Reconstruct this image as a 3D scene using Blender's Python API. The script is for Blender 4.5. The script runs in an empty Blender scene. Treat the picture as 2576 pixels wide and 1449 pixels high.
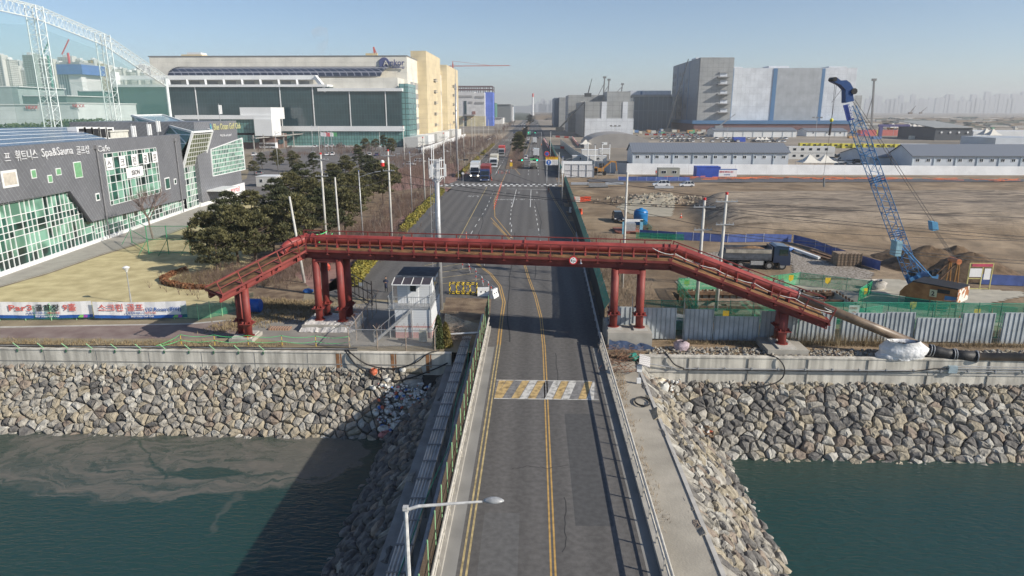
import bpy,math,random
from mathutils import Vector,Matrix
R=math.radians;PI=math.pi
V=Vector
random.seed(7)
rnd=random.Random(7)
U=rnd.uniform
sc=bpy.context.scene;col=sc.collection
CH=20.0;PITCH=R(14.56);YAW=R(1.84);FOC=1717.0
_r=V((math.cos(YAW),math.sin(YAW),0))
_f=V((-math.sin(YAW)*math.cos(PITCH),math.cos(YAW)*math.cos(PITCH),-math.sin(PITCH)))
_u=_r.cross(_f)
def ray(px,py):return _f+_r*((px-1288)/FOC)-_u*((py-724.5)/FOC)
def G(px,py,z=0):
 d=ray(px,py);t=(z-CH)/d.z;return V((t*d.x,t*d.y,z))
def A(px,py,Y):
 d=ray(px,py);t=Y/d.y;return V((t*d.x,Y,CH+t*d.z))
def AX(px,py,X):
 d=ray(px,py);t=X/d.x;return V((X,t*d.y,CH+t*d.z))
MC={}
def nn(nt,t,**k):
 n=nt.nodes.new(t)
 for a,b in k.items():setattr(n,a,b)
 return n
def mat(name,c,rough=.7,metal=0,var=.12,s=2.5,bump=0,bs=None,alpha=1,emis=0,c2=None,lo=.35,hi=.65,det=5,spec=.5,coat=0):
 if name in MC:return MC[name]
 m=bpy.data.materials.new(name);m.use_nodes=True;nt=m.node_tree;b=nt.nodes['Principled BSDF']
 tc=nn(nt,'ShaderNodeTexCoord');no=nn(nt,'ShaderNodeTexNoise');no.inputs['Scale'].default_value=s;no.inputs['Detail'].default_value=det
 nt.links.new(tc.outputs['Object'],no.inputs['Vector'])
 cr=nn(nt,'ShaderNodeValToRGB');e=cr.color_ramp.elements
 e[0].position=lo;e[1].position=hi
 e[0].color=(*[x*(1-var)for x in c],1);e[1].color=(*(c2 if c2 else[min(1,x*(1+var))for x in c]),1)
 nt.links.new(no.outputs['Fac'],cr.inputs['Fac']);nt.links.new(cr.outputs['Color'],b.inputs['Base Color'])
 b.inputs['Roughness'].default_value=rough;b.inputs['Metallic'].default_value=metal
 b.inputs['Specular IOR Level'].default_value=spec
 if coat:b.inputs['Coat Weight'].default_value=coat
 if alpha<1:b.inputs['Alpha'].default_value=alpha
 if emis:
  b.inputs['Emission Color'].default_value=(*c,1);b.inputs['Emission Strength'].default_value=emis
 if bump:
  n2=nn(nt,'ShaderNodeTexNoise');n2.inputs['Scale'].default_value=bs or s*3;n2.inputs['Detail'].default_value=6
  nt.links.new(tc.outputs['Object'],n2.inputs['Vector'])
  bp=nn(nt,'ShaderNodeBump');bp.inputs['Strength'].default_value=min(1,bump);bp.inputs['Distance'].default_value=.1
  nt.links.new(n2.outputs['Fac'],bp.inputs['Height']);nt.links.new(bp.outputs['Normal'],b.inputs['Normal'])
 MC[name]=m;return m
def grid(name,c1,c2,line,w,h,mort=.04,off=0,rough=.5,rot=0,metal=0,world=False,sq=1,spec=.5):
 """cladding / curtain wall: cells of w x h metres, u = x+y, v = z"""
 if name in MC:return MC[name]
 m=bpy.data.materials.new(name);m.use_nodes=True;nt=m.node_tree;b=nt.nodes['Principled BSDF']
 tc=nn(nt,'ShaderNodeTexCoord');sx=nn(nt,'ShaderNodeSeparateXYZ');nt.links.new(tc.outputs['Object'],sx.inputs[0])
 ad=nn(nt,'ShaderNodeMath',operation='ADD');nt.links.new(sx.outputs[0],ad.inputs[0]);nt.links.new(sx.outputs[1],ad.inputs[1])
 cb=nn(nt,'ShaderNodeCombineXYZ');nt.links.new(ad.outputs[0],cb.inputs[0]);nt.links.new(sx.outputs[2],cb.inputs[1])
 mp=nn(nt,'ShaderNodeMapping');mp.inputs['Rotation'].default_value=(0,0,rot);nt.links.new(cb.outputs[0],mp.inputs[0])
 br=nn(nt,'ShaderNodeTexBrick');br.offset=off;br.squash=sq
 br.inputs['Color1'].default_value=(*c1,1);br.inputs['Color2'].default_value=(*c2,1);br.inputs['Mortar'].default_value=(*line,1)
 br.inputs['Scale'].default_value=1;br.inputs['Brick Width'].default_value=w;br.inputs['Row Height'].default_value=h
 br.inputs['Mortar Size'].default_value=mort;br.inputs['Mortar Smooth'].default_value=.1
 nt.links.new(mp.outputs[0],br.inputs['Vector'])
 no=nn(nt,'ShaderNodeTexNoise');no.inputs['Scale'].default_value=.15;no.inputs['Detail'].default_value=6
 nt.links.new(tc.outputs['Object'],no.inputs['Vector'])
 mr=nn(nt,'ShaderNodeMapRange');mr.inputs[1].default_value=.3;mr.inputs[2].default_value=.7;mr.inputs[3].default_value=.86;mr.inputs[4].default_value=1.1
 nt.links.new(no.outputs['Fac'],mr.inputs[0])
 mx=nn(nt,'ShaderNodeVectorMath',operation='SCALE');nt.links.new(br.outputs['Color'],mx.inputs[0]);nt.links.new(mr.outputs[0],mx.inputs['Scale'])
 nt.links.new(mx.outputs[0],b.inputs['Base Color'])
 b.inputs['Roughness'].default_value=rough;b.inputs['Metallic'].default_value=metal;b.inputs['Specular IOR Level'].default_value=spec
 MC[name]=m;return m
def stripes(name,c1,c2,period,axis=0,duty=.5,rough=.6,diag=0):
 if name in MC:return MC[name]
 m=bpy.data.materials.new(name);m.use_nodes=True;nt=m.node_tree;b=nt.nodes['Principled BSDF']
 tc=nn(nt,'ShaderNodeTexCoord');sx=nn(nt,'ShaderNodeSeparateXYZ');nt.links.new(tc.outputs['Object'],sx.inputs[0])
 src=sx.outputs[axis if axis<3 else 0]
 if axis==3:
  a=nn(nt,'ShaderNodeMath',operation='ADD');nt.links.new(sx.outputs[0],a.inputs[0]);nt.links.new(sx.outputs[1],a.inputs[1]);src=a.outputs[0]
 if axis==4:
  a=nn(nt,'ShaderNodeMath',operation='ADD');nt.links.new(sx.outputs[0],a.inputs[0]);nt.links.new(sx.outputs[2],a.inputs[1]);src=a.outputs[0]
 d=nn(nt,'ShaderNodeMath',operation='DIVIDE');nt.links.new(src,d.inputs[0]);d.inputs[1].default_value=period
 f=nn(nt,'ShaderNodeMath',operation='FRACT');nt.links.new(d.outputs[0],f.inputs[0])
 g=nn(nt,'ShaderNodeMath',operation='GREATER_THAN');nt.links.new(f.outputs[0],g.inputs[0]);g.inputs[1].default_value=duty
 mx=nn(nt,'ShaderNodeMix',data_type='RGBA');nt.links.new(g.outputs[0],mx.inputs[0]);mx.inputs[6].default_value=(*c1,1);mx.inputs[7].default_value=(*c2,1)
 nt.links.new(mx.outputs[2],b.inputs['Base Color']);b.inputs['Roughness'].default_value=rough
 MC[name]=m;return m
def net(name,c,alpha,cell=.05,rough=.8,soft=True):
 """open mesh seen from afar: part of the light passes"""
 if name in MC:return MC[name]
 m=bpy.data.materials.new(name);m.use_nodes=True;nt=m.node_tree;b=nt.nodes['Principled BSDF']
 tc=nn(nt,'ShaderNodeTexCoord');no=nn(nt,'ShaderNodeTexNoise');no.inputs['Scale'].default_value=cell;no.inputs['Detail'].default_value=4
 nt.links.new(tc.outputs['Object'],no.inputs['Vector'])
 mr=nn(nt,'ShaderNodeMapRange');mr.inputs[1].default_value=.3;mr.inputs[2].default_value=.7;mr.inputs[3].default_value=alpha*.8;mr.inputs[4].default_value=min(1,alpha*1.2)
 nt.links.new(no.outputs['Fac'],mr.inputs[0]);nt.links.new(mr.outputs[0],b.inputs['Alpha'])
 b.inputs['Base Color'].default_value=(*c,1);b.inputs['Roughness'].default_value=rough;b.inputs['Specular IOR Level'].default_value=.1
 MC[name]=m;return m
def hsh(i):return((i*2654435761)%4294967296)/4294967296
class MB:
 def __init__(s):s.v=[];s.f=[];s.m=[]
 def add(s,vs,fs,m=0):
  o=len(s.v);s.v+=[(v[0],v[1],v[2])for v in vs];s.f+=[[i+o for i in f]for f in fs];s.m+=[m]*len(fs)
 def box(s,x0,x1,y0,y1,z0,z1,m=0):
  s.add([(x0,y0,z0),(x1,y0,z0),(x1,y1,z0),(x0,y1,z0),(x0,y0,z1),(x1,y0,z1),(x1,y1,z1),(x0,y1,z1)],[(0,3,2,1),(4,5,6,7),(0,1,5,4),(1,2,6,5),(2,3,7,6),(3,0,4,7)],m)
 def beam(s,p,q,w,h=None,m=0,up=None):
  p=V(p);q=V(q);d=(q-p)
  if d.length<1e-6:return
  d.normalize();h=w if h is None else h
  u=V(up)if up else V((0,0,1))
  if abs(d.dot(u))>.98:u=V((0,1,0))if abs(d.y)<.9 else V((1,0,0))
  a=d.cross(u).normalized()*(w/2);b=a.cross(d).normalized()*(h/2)
  vs=[p-a-b,p+a-b,p+a+b,p-a+b,q-a-b,q+a-b,q+a+b,q-a+b]
  s.add(vs,[(0,3,2,1),(4,5,6,7),(0,1,5,4),(1,2,6,5),(2,3,7,6),(3,0,4,7)],m)
 def tube(s,p,q,r,n=8,r2=None,m=0,cap=True):
  s.pipe([p,q],[r,r if r2 is None else r2],n,m,cap)
 def pipe(s,pts,r,n=8,m=0,cap=True):
  pts=[V(p)for p in pts];k=len(pts);rr=r if isinstance(r,(list,tuple))else[r]*k
  o=len(s.v);ref=None
  for i,p in enumerate(pts):
   d=(pts[min(i+1,k-1)]-pts[max(i-1,0)]).normalized()
   if ref is None:
    ref=V((0,0,1))if abs(d.z)<.9 else V((1,0,0))
   a=(ref-d*ref.dot(d)).normalized();ref=a;b=d.cross(a)
   for j in range(n):
    t=2*PI*j/n;w=p+(a*math.cos(t)+b*math.sin(t))*rr[i];s.v.append((w.x,w.y,w.z))
  for i in range(k-1):
   for j in range(n):
    j2=(j+1)%n;s.f.append([o+i*n+j,o+i*n+j2,o+(i+1)*n+j2,o+(i+1)*n+j]);s.m.append(m)
  if cap:
   s.f.append([o+j for j in range(n)][::-1]);s.m.append(m)
   s.f.append([o+(k-1)*n+j for j in range(n)]);s.m.append(m)
 def lathe(s,prof,n=12,c=(0,0,0),m=0):
  o=len(s.v)
  for r,z in prof:
   for j in range(n):
    t=2*PI*j/n;s.v.append((c[0]+r*math.cos(t),c[1]+r*math.sin(t),c[2]+z))
  for i in range(len(prof)-1):
   for j in range(n):
    j2=(j+1)%n;s.f.append([o+i*n+j,o+i*n+j2,o+(i+1)*n+j2,o+(i+1)*n+j]);s.m.append(m)
  s.f.append([o+j for j in range(n)][::-1]);s.m.append(m)
  s.f.append([o+(len(prof)-1)*n+j for j in range(n)]);s.m.append(m)
 def prism(s,pts,d,m=0,caps=True):
  d=V(d);n=len(pts);vs=[V(p)for p in pts]+[V(p)+d for p in pts]
  fs=[[i,(i+1)%n,n+(i+1)%n,n+i]for i in range(n)]
  if caps:fs+=[list(range(n))[::-1],list(range(n,2*n))]
  s.add(vs,fs,m)
 def face(s,pts,m=0):s.add(pts,[list(range(len(pts)))],m)
 def build(s,name,mats,parent=None,loc=None,smooth=False,**tags):
  if not isinstance(mats,(list,tuple)):mats=[mats]
  if parent is not None:L=V(parent.get('org',(0,0,0)))
  elif loc is not None:L=V(loc)
  else:
   xs=[v[0]for v in s.v];ys=[v[1]for v in s.v];zs=[v[2]for v in s.v]
   L=V(((min(xs)+max(xs))/2,(min(ys)+max(ys))/2,min(zs)))
  me=bpy.data.meshes.new(name);me.from_pydata([(v[0]-L.x,v[1]-L.y,v[2]-L.z)for v in s.v],[],s.f)
  for x in mats:me.materials.append(x)
  me.polygons.foreach_set('material_index',s.m)
  if smooth:me.polygons.foreach_set('use_smooth',[True]*len(s.f))
  me.update()
  o=bpy.data.objects.new(name,me);col.objects.link(o)
  o['org']=tuple(L)
  if parent is not None:o.parent=parent
  else:o.location=L
  for k,v in tags.items():o[k]=v
  return o
def thing(name,label,cat,loc=(0,0,0),group=None):
 o=bpy.data.objects.new(name,None);col.objects.link(o);o.location=loc;o['org']=tuple(loc)
 o.empty_display_size=.3
 o['label']=label;o['category']=cat
 if group:o['group']=group
 return o
def tag(o,label,cat,group=None,kind=None):
 if label:o['label']=label
 if cat:o['category']=cat
 if group:o['group']=group
 if kind:o['kind']=kind
 return o
def struct(mb,name,m,**k):
 o=mb.build(name,m,**k);o['kind']='structure';return o
def place(root,loc,rz=0,scale=None):
 root.location=loc;root.rotation_euler=(0,0,rz)
 if scale:root.scale=(scale,)*3 if not isinstance(scale,(tuple,list))else scale
 return root
def dup(root,loc,rz=0,label=None,group=None,scale=None,first=[set()]):
 def cp(o,par):
  c=o.copy();col.objects.link(c);c.parent=par
  for ch in[x for x in KIDS.get(o.name,o.children)]:cp(ch,c)
  return c
 c=cp(root,None);place(c,loc,rz,scale)
 if label:c['label']=label
 if group:c['group']=group
 return c
KIDS={}
USED=set()
def put(root,loc,rz=0,label=None,group=None,scale=None):
 """first call moves the prototype itself, later calls copy it"""
 if root.name not in KIDS:
  def reg(o):
   KIDS[o.name]=list(o.children)
   for c in o.children:reg(c)
  reg(root)
 if root.name in USED:return dup(root,loc,rz,label,group,scale)
 USED.add(root.name);place(root,loc,rz,scale)
 if label:root['label']=label
 if group:root['group']=group
 return root
def text(s,size,m,parent,origin,ux,uz=(0,0,1),name='lettering',depth=.02,align='LEFT',bold=0,sx=1,width=None):
 """letters on the plane spanned by ux (reading direction) and uz (up)"""
 cu=bpy.data.curves.new(name,'FONT');cu.body=s;cu.size=size;cu.extrude=depth;cu.align_x=align;cu.offset=bold;cu.resolution_u=2
 t=bpy.data.objects.new('tmp',cu);col.objects.link(t)
 dg=bpy.context.evaluated_depsgraph_get();me=bpy.data.meshes.new_from_object(t.evaluated_get(dg));bpy.data.objects.remove(t)
 if width:
  xs=[v.co.x for v in me.vertices];sx=width/max(.01,max(xs)-min(xs));origin=V(origin)-V(ux).normalized()*min(xs)*sx
 ux=V(ux).normalized();uz=V(uz).normalized();n=ux.cross(uz)
 M=Matrix(((ux.x*sx,uz.x,n.x,origin[0]),(ux.y*sx,uz.y,n.y,origin[1]),(ux.z*sx,uz.z,n.z,origin[2]),(0,0,0,1)))
 L=V(parent.get('org',(0,0,0)))if parent is not None else V(origin)
 me.transform(Matrix.Translation(-L)@M)
 me.materials.clear();me.materials.append(m)
 o=bpy.data.objects.new(name,me);col.objects.link(o)
 if parent is not None:o.parent=parent
 else:o.location=L
 return o
def sheet(name,pts,z,m,kind='structure'):
 """flat ground polygon from world xy points"""
 mb=MB();mb.face([(p[0],p[1],z)for p in pts]);o=mb.build(name,m,loc=(0,0,0));o['kind']=kind;return o
def gp(*ps):return[G(*p)for p in ps]
SUN_TRAVEL=R(158.7);SUN_EL=R(29)
w=bpy.data.worlds.new('World');sc.world=w;w.use_nodes=True;nt=w.node_tree
sky=nt.nodes.new('ShaderNodeTexSky');sky.sky_type='NISHITA';sky.sun_disc=False;sky.sun_elevation=SUN_EL
az=math.atan2(-math.cos(SUN_TRAVEL),-math.sin(SUN_TRAVEL))
sky.sun_rotation=az;sky.air_density=.8;sky.dust_density=.2;sky.ozone_density=2.5;sky.altitude=0
bg=nt.nodes['Background'];bg.inputs[1].default_value=.10;nt.links.new(sky.outputs[0],bg.inputs[0])
sl=bpy.data.lights.new('sun','SUN');sl.energy=5;sl.angle=R(.53);sl.color=(1,.92,.80)
so=bpy.data.objects.new('sun',sl);col.objects.link(so)
dv=V((math.cos(SUN_TRAVEL)*math.cos(SUN_EL),math.sin(SUN_TRAVEL)*math.cos(SUN_EL),-math.sin(SUN_EL)))
so.rotation_euler=dv.to_track_quat('-Z','Y').to_euler();so.location=(30,-20,60)
cd=bpy.data.cameras.new('camera');cam=bpy.data.objects.new('camera',cd);col.objects.link(cam);sc.camera=cam
cam.location=(0,0,CH);cam.rotation_euler=(PI/2-PITCH,0,YAW);cd.sensor_width=36;cd.lens=36*FOC/2576;cd.clip_end=30000;cd.clip_start=.2
sc.view_settings.view_transform='Standard';sc.view_settings.look='None';sc.view_settings.exposure=.32;sc.view_settings.gamma=1
sc.cycles.max_bounces=6;sc.cycles.volume_bounces=0;sc.cycles.transparent_max_bounces=24;sc.cycles.diffuse_bounces=3;sc.cycles.glossy_bounces=2
hz=MB();hz.box(-6000,6500,-260,9300,-9,235)
hm=bpy.data.materials.new('haze');hm.use_nodes=True;ht=hm.node_tree
for n in list(ht.nodes):
 if n.type!='OUTPUT_MATERIAL':ht.nodes.remove(n)
pv=ht.nodes.new('ShaderNodeVolumePrincipled');pv.inputs['Color'].default_value=(.93,.95,.97,1);pv.inputs['Density'].default_value=.0002;pv.inputs['Anisotropy'].default_value=.2
ht.links.new(pv.outputs[0],ht.nodes['Material Output'].inputs['Volume'])
ho=hz.build('haze',hm,loc=(0,0,0));ho['kind']='stuff';ho['label']='pale winter haze over the whole district'
M_asph=mat('asphalt',(.105,.105,.112),.85,var=.16,s=1.2,bump=.15,bs=40,det=8)
M_asph2=mat('asphalt_pale',(.17,.165,.16),.9,var=.14,s=.5,bump=.1,bs=30,det=8)
M_conc=mat('concrete',(.36,.34,.30),.85,var=.14,s=.9,bump=.15,bs=12,det=8)
M_concd=mat('concrete_dark',(.27,.26,.24),.9,var=.2,s=.8,bump=.2,bs=10,det=8)
M_concw=mat('concrete_pale',(.47,.45,.41),.8,var=.12,s=1.5)
M_dirt=mat('dirt',(.24,.185,.125),.95,var=.28,s=.12,bump=.5,bs=2,c2=(.33,.27,.19),det=10)
M_white=mat('road_white',(.52,.52,.5),.7,var=.4,s=3,lo=.2,hi=.6,det=8)
M_yel=mat('road_yellow',(.42,.26,.08),.7,var=.3,s=3,lo=.2,hi=.6,det=8)
M_yelp=mat('road_yellow_worn',(.42,.33,.16),.8,var=.35,s=2,det=8)
M_whp=mat('road_white_worn',(.36,.36,.35),.8,var=.35,s=2,det=8)
M_steel=mat('galvanised_steel',(.42,.43,.44),.45,metal=.4,var=.12,s=4)
M_pole=mat('pole_concrete',(.50,.49,.46),.8,var=.15,s=1.5)
M_black=mat('black_rubber',(.02,.02,.022),.6,var=.3,s=6)
M_wht=mat('white_paint',(.74,.75,.75),.5,var=.06,s=2)
M_glassd=mat('dark_glass',(.025,.04,.05),.12,var=.3,s=1,spec=.8)
M_red=mat('signal_red',(.6,.06,.04),.5,var=.1)
M_brick=mat('brick_paving',(.26,.15,.125),.9,var=.2,s=1,bump=.1,det=8)
M_rope=mat('white_rope',(.7,.7,.68),.8)
def water_mat():
 m=bpy.data.materials.new('water');m.use_nodes=True;nt=m.node_tree;b=nt.nodes['Principled BSDF']
 L=nt.links.new
 tc=nn(nt,'ShaderNodeTexCoord')
 def noise(s,vec,det=4,dist=0):
  n=nn(nt,'ShaderNodeTexNoise');n.inputs['Scale'].default_value=s;n.inputs['Detail'].default_value=det;n.inputs['Distortion'].default_value=dist
  L(vec,n.inputs['Vector']);return n
 def ma(op,a,b_=None,c=None,clamp=False):
  n=nn(nt,'ShaderNodeMath',operation=op);n.use_clamp=clamp
  for i,x in enumerate((a,b_,c)):
   if x is None:continue
   if isinstance(x,(int,float)):n.inputs[i].default_value=x
   else:L(x,n.inputs[i])
  return n.outputs[0]
 P=tc.outputs['Object'];sx=nn(nt,'ShaderNodeSeparateXYZ');L(P,sx.inputs[0]);x,y=sx.outputs[0],sx.outputs[1]
 nz=noise(.28,P,5);nz2=noise(.9,P,6);nb=noise(.06,P,3)
 d1=ma('MULTIPLY',ma('SUBTRACT',nz.outputs[0],.5),1.1);d2=ma('MULTIPLY',ma('SUBTRACT',nz2.outputs[0],.5),.35)
 d0=ma('MULTIPLY',ma('SUBTRACT',nb.outputs[0],.5),.8)
 def ell(cx,cy,rx,ry,k=1):
  u=ma('DIVIDE',ma('SUBTRACT',x,cx),rx);v=ma('DIVIDE',ma('SUBTRACT',y,cy),ry)
  r=ma('SQRT',ma('ADD',ma('MULTIPLY',u,u),ma('MULTIPLY',v,v)))
  return u,v,ma('ADD',ma('ADD',r,ma('MULTIPLY',d1,k)),ma('ADD',ma('MULTIPLY',d2,k),ma('MULTIPLY',d0,k)))
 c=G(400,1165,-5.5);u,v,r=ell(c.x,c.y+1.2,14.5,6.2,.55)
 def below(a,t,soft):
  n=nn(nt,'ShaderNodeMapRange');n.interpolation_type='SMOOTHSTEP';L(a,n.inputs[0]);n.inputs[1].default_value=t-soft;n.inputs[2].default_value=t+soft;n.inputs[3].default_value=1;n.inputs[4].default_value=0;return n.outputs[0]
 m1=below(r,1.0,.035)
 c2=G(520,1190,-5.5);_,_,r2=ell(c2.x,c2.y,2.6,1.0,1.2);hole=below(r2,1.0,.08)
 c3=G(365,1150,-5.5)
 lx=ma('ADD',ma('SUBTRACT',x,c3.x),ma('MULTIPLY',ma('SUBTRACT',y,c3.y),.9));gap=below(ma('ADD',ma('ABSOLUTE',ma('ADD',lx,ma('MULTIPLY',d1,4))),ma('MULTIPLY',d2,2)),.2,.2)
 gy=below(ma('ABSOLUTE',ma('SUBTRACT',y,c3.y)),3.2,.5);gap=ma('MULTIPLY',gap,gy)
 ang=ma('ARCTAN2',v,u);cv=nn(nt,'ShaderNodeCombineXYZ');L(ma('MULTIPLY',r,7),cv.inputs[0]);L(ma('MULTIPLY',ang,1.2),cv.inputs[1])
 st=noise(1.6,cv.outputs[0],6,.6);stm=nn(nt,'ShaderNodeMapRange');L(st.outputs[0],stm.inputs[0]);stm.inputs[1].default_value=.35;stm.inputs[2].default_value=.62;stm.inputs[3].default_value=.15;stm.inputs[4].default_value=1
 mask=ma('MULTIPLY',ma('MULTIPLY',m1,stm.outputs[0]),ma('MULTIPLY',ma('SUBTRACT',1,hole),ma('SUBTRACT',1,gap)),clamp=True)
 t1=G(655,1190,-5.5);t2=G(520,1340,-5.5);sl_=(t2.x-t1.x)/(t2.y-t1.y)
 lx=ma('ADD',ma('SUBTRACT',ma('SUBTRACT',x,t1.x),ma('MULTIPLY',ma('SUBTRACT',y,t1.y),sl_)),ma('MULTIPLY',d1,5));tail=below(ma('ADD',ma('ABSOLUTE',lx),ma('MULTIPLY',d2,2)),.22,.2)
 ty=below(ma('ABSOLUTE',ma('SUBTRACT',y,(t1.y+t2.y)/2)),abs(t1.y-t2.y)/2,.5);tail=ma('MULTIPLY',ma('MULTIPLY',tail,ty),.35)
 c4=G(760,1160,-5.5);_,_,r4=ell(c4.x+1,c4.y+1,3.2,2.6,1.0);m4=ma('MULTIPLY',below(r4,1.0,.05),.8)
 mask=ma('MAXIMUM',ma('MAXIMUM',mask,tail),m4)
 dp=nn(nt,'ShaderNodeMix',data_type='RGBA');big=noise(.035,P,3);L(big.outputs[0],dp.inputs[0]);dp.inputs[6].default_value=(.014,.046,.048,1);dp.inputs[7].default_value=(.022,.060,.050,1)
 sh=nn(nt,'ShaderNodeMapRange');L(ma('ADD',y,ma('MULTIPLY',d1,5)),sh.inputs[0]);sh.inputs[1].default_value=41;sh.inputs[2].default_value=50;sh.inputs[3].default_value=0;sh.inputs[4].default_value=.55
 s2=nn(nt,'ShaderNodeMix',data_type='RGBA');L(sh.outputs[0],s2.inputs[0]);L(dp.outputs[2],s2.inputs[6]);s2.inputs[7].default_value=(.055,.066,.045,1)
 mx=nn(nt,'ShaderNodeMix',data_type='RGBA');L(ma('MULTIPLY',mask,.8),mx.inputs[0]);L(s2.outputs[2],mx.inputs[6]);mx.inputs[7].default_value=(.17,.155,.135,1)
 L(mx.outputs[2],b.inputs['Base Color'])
 rg=nn(nt,'ShaderNodeMapRange');L(mask,rg.inputs[0]);rg.inputs[3].default_value=.08;rg.inputs[4].default_value=.45;L(rg.outputs[0],b.inputs['Roughness'])
 b.inputs['IOR'].default_value=1.33
 mp=nn(nt,'ShaderNodeMapping');mp.inputs['Scale'].default_value=(.8,2.4,1);mp.inputs['Rotation'].default_value=(0,0,.5);L(P,mp.inputs[0])
 w1=noise(1.5,mp.outputs[0],7,.6);bp=nn(nt,'ShaderNodeBump');bp.inputs['Strength'].default_value=.5;bp.inputs['Distance'].default_value=.2
 L(w1.outputs[0],bp.inputs['Height']);L(bp.outputs['Normal'],b.inputs['Normal'])
 return m
WZ=-5.5
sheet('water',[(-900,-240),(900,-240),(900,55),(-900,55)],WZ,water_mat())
sheet('sea_bed',[(-900,-240),(900,-240),(900,56),(-900,56)],-8,M_dirt)
M_gl=mat('ground_brown',(.23,.185,.12),.95,var=.25,s=.25,bump=.4,bs=3,c2=(.31,.26,.17),det=10)
M_far=mat('far_ground',(.22,.19,.15),.95,var=.35,s=.012,det=10,c2=(.34,.29,.23))
mb=MB();mb.face([(-900,54.9,0),(6.6,54.9,0),(6.6,330,0),(-900,330,0)]);struct(mb,'ground',M_gl,loc=(0,0,0))
mb=MB();mb.face([(-5900,330,0),(8,330,0),(8,9200,0),(-5900,9200,0)]);mb.face([(8,222,0),(6400,222,0),(6400,9200,0),(8,9200,0)]);mb.face([(-5900,54.9,0),(-900,54.9,0),(-900,330,0),(-5900,330,0)]);mb.face([(230,54.9,0),(6400,54.9,0),(6400,222,0),(230,222,0)])
struct(mb,'far_ground',M_far,loc=(0,0,0))
mb=MB();mb.box(-4.5,6.2,-230,54.898,-7.5,-.003)
struct(mb,'causeway',M_concd,loc=(0,0,0))
mb=MB();mb.box(-7.35,-4.5,-230,57.5,-7.5,-1.0);mb.face([(-7.35,0,-.996),(-6.95,0,-.996),(-6.95,57,-.996),(-7.35,57,-.996)]);struct(mb,'service_slab',M_concd,loc=(0,0,0))
mb=MB();mb.box(6.2,8.75,-230,55.5,-7.5,-.3,0);mb.box(8.55,8.77,-230,52,-7.4,-.22,1);struct(mb,'causeway_pavement',[mat('pavement_concrete',(.36,.33,.275),.9,var=.16,s=.5,bump=.2,bs=9,det=9),M_concw],loc=(0,0,0))
def asph_road():
 m=mat('road_asphalt',(.106,.101,.096),.9,var=.16,s=3,bump=.25,bs=30,det=12);nt=m.node_tree;b=nt.nodes['Principled BSDF']
 src=b.inputs['Base Color'].links[0].from_socket
 tc=nn(nt,'ShaderNodeTexCoord');sx=nn(nt,'ShaderNodeSeparateXYZ');nt.links.new(tc.outputs['Object'],sx.inputs[0])
 a=nn(nt,'ShaderNodeMath',operation='MULTIPLY_ADD');nt.links.new(sx.outputs[0],a.inputs[0]);a.inputs[1].default_value=2*PI/1.95;a.inputs[2].default_value=.55
 s=nn(nt,'ShaderNodeMath',operation='SINE');nt.links.new(a.outputs[0],s.inputs[0])
 no=nn(nt,'ShaderNodeTexNoise');no.inputs['Scale'].default_value=.08;nt.links.new(tc.outputs['Object'],no.inputs['Vector'])
 mu=nn(nt,'ShaderNodeMath',operation='MULTIPLY');nt.links.new(s.outputs[0],mu.inputs[0]);nt.links.new(no.outputs['Fac'],mu.inputs[1])
 mr=nn(nt,'ShaderNodeMapRange');nt.links.new(mu.outputs[0],mr.inputs[0]);mr.inputs[1].default_value=-.6;mr.inputs[2].default_value=.6;mr.inputs[3].default_value=.88;mr.inputs[4].default_value=1.16
 vm=nn(nt,'ShaderNodeVectorMath',operation='SCALE');nt.links.new(src,vm.inputs[0]);nt.links.new(mr.outputs[0],vm.inputs['Scale'])
 nt.links.new(vm.outputs[0],b.inputs['Base Color']);return m
M_road=asph_road()
Z1,Z2,Z3,Z4=.004,.008,.012,.016
sheet('bridge_road',[(-4.5,-230),(6.2,-230),(6.2,56.5),(-4.5,56.5)],Z1,M_road)
LE=[(-4.5,56.5),(-4.6,64),(-7,70),(-17,71.5),(-24.5,73.5),(-24.2,90),(-22.9,105),(-22.6,135),(-22.2,185),(-60,190),(-61,203),(-22,211),(-22.4,300),(-24,480),(-60,484),(-60,500),(-24,503),(-25,1700)]
REdge=[(-1,1700),(8.6,500),(8.2,232),(7.9,190),(7.4,117),(6.9,72),(6.55,56.5)]
def fan(name,left,right,z,m):
 mb=MB();mb.face([(p[0],p[1],z)for p in left]+[(p[0],p[1],z)for p in right]);return struct(mb,name,m,loc=(0,0,0))
REdge=[(6,1700),(8.6,500),(8.2,232),(7.9,190),(7.4,117),(6.9,72),(6.55,56.5)]
fan('main_road',LE,REdge,Z1,M_road)
def strip(mb,pts,w,z,m=0,dash=None,gap=None):
 pts=[V((p[0],p[1],0))for p in pts]
 if dash is None:
  n=len(pts)
  nor=[]
  for i in range(n):
   d=(pts[min(i+1,n-1)]-pts[max(i-1,0)]).normalized();nor.append(V((-d.y,d.x,0))*(w/2))
  for i in range(n-1):
   a,b=pts[i],pts[i+1];mb.face([(*(a-nor[i]).xy,z),(*(b-nor[i+1]).xy,z),(*(b+nor[i+1]).xy,z),(*(a+nor[i]).xy,z)],m)
 else:
  for i in range(len(pts)-1):
   a,b=pts[i],pts[i+1];L=(b-a).length;d=(b-a)/L;t=0
   while t<L:
    e=min(L,t+dash);strip(mb,[a+d*t,a+d*e],w,z,m);t+=dash+gap
def g2(*ps):return[(G(*p).x,G(*p).y)for p in ps]
cl=g2((1367,860),(1361,800),(1347,745),(1330,700),(1312,640),(1280,600),(1240,560))
cl=[(1.0,-230),(1.0,50),(.98,57)]+[(x,y)for x,y in cl]
my=MB();strip(my,[(x-.1,y)for x,y in cl],.09,Z2);strip(my,[(x+.1,y)for x,y in cl],.09,Z2)
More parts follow.
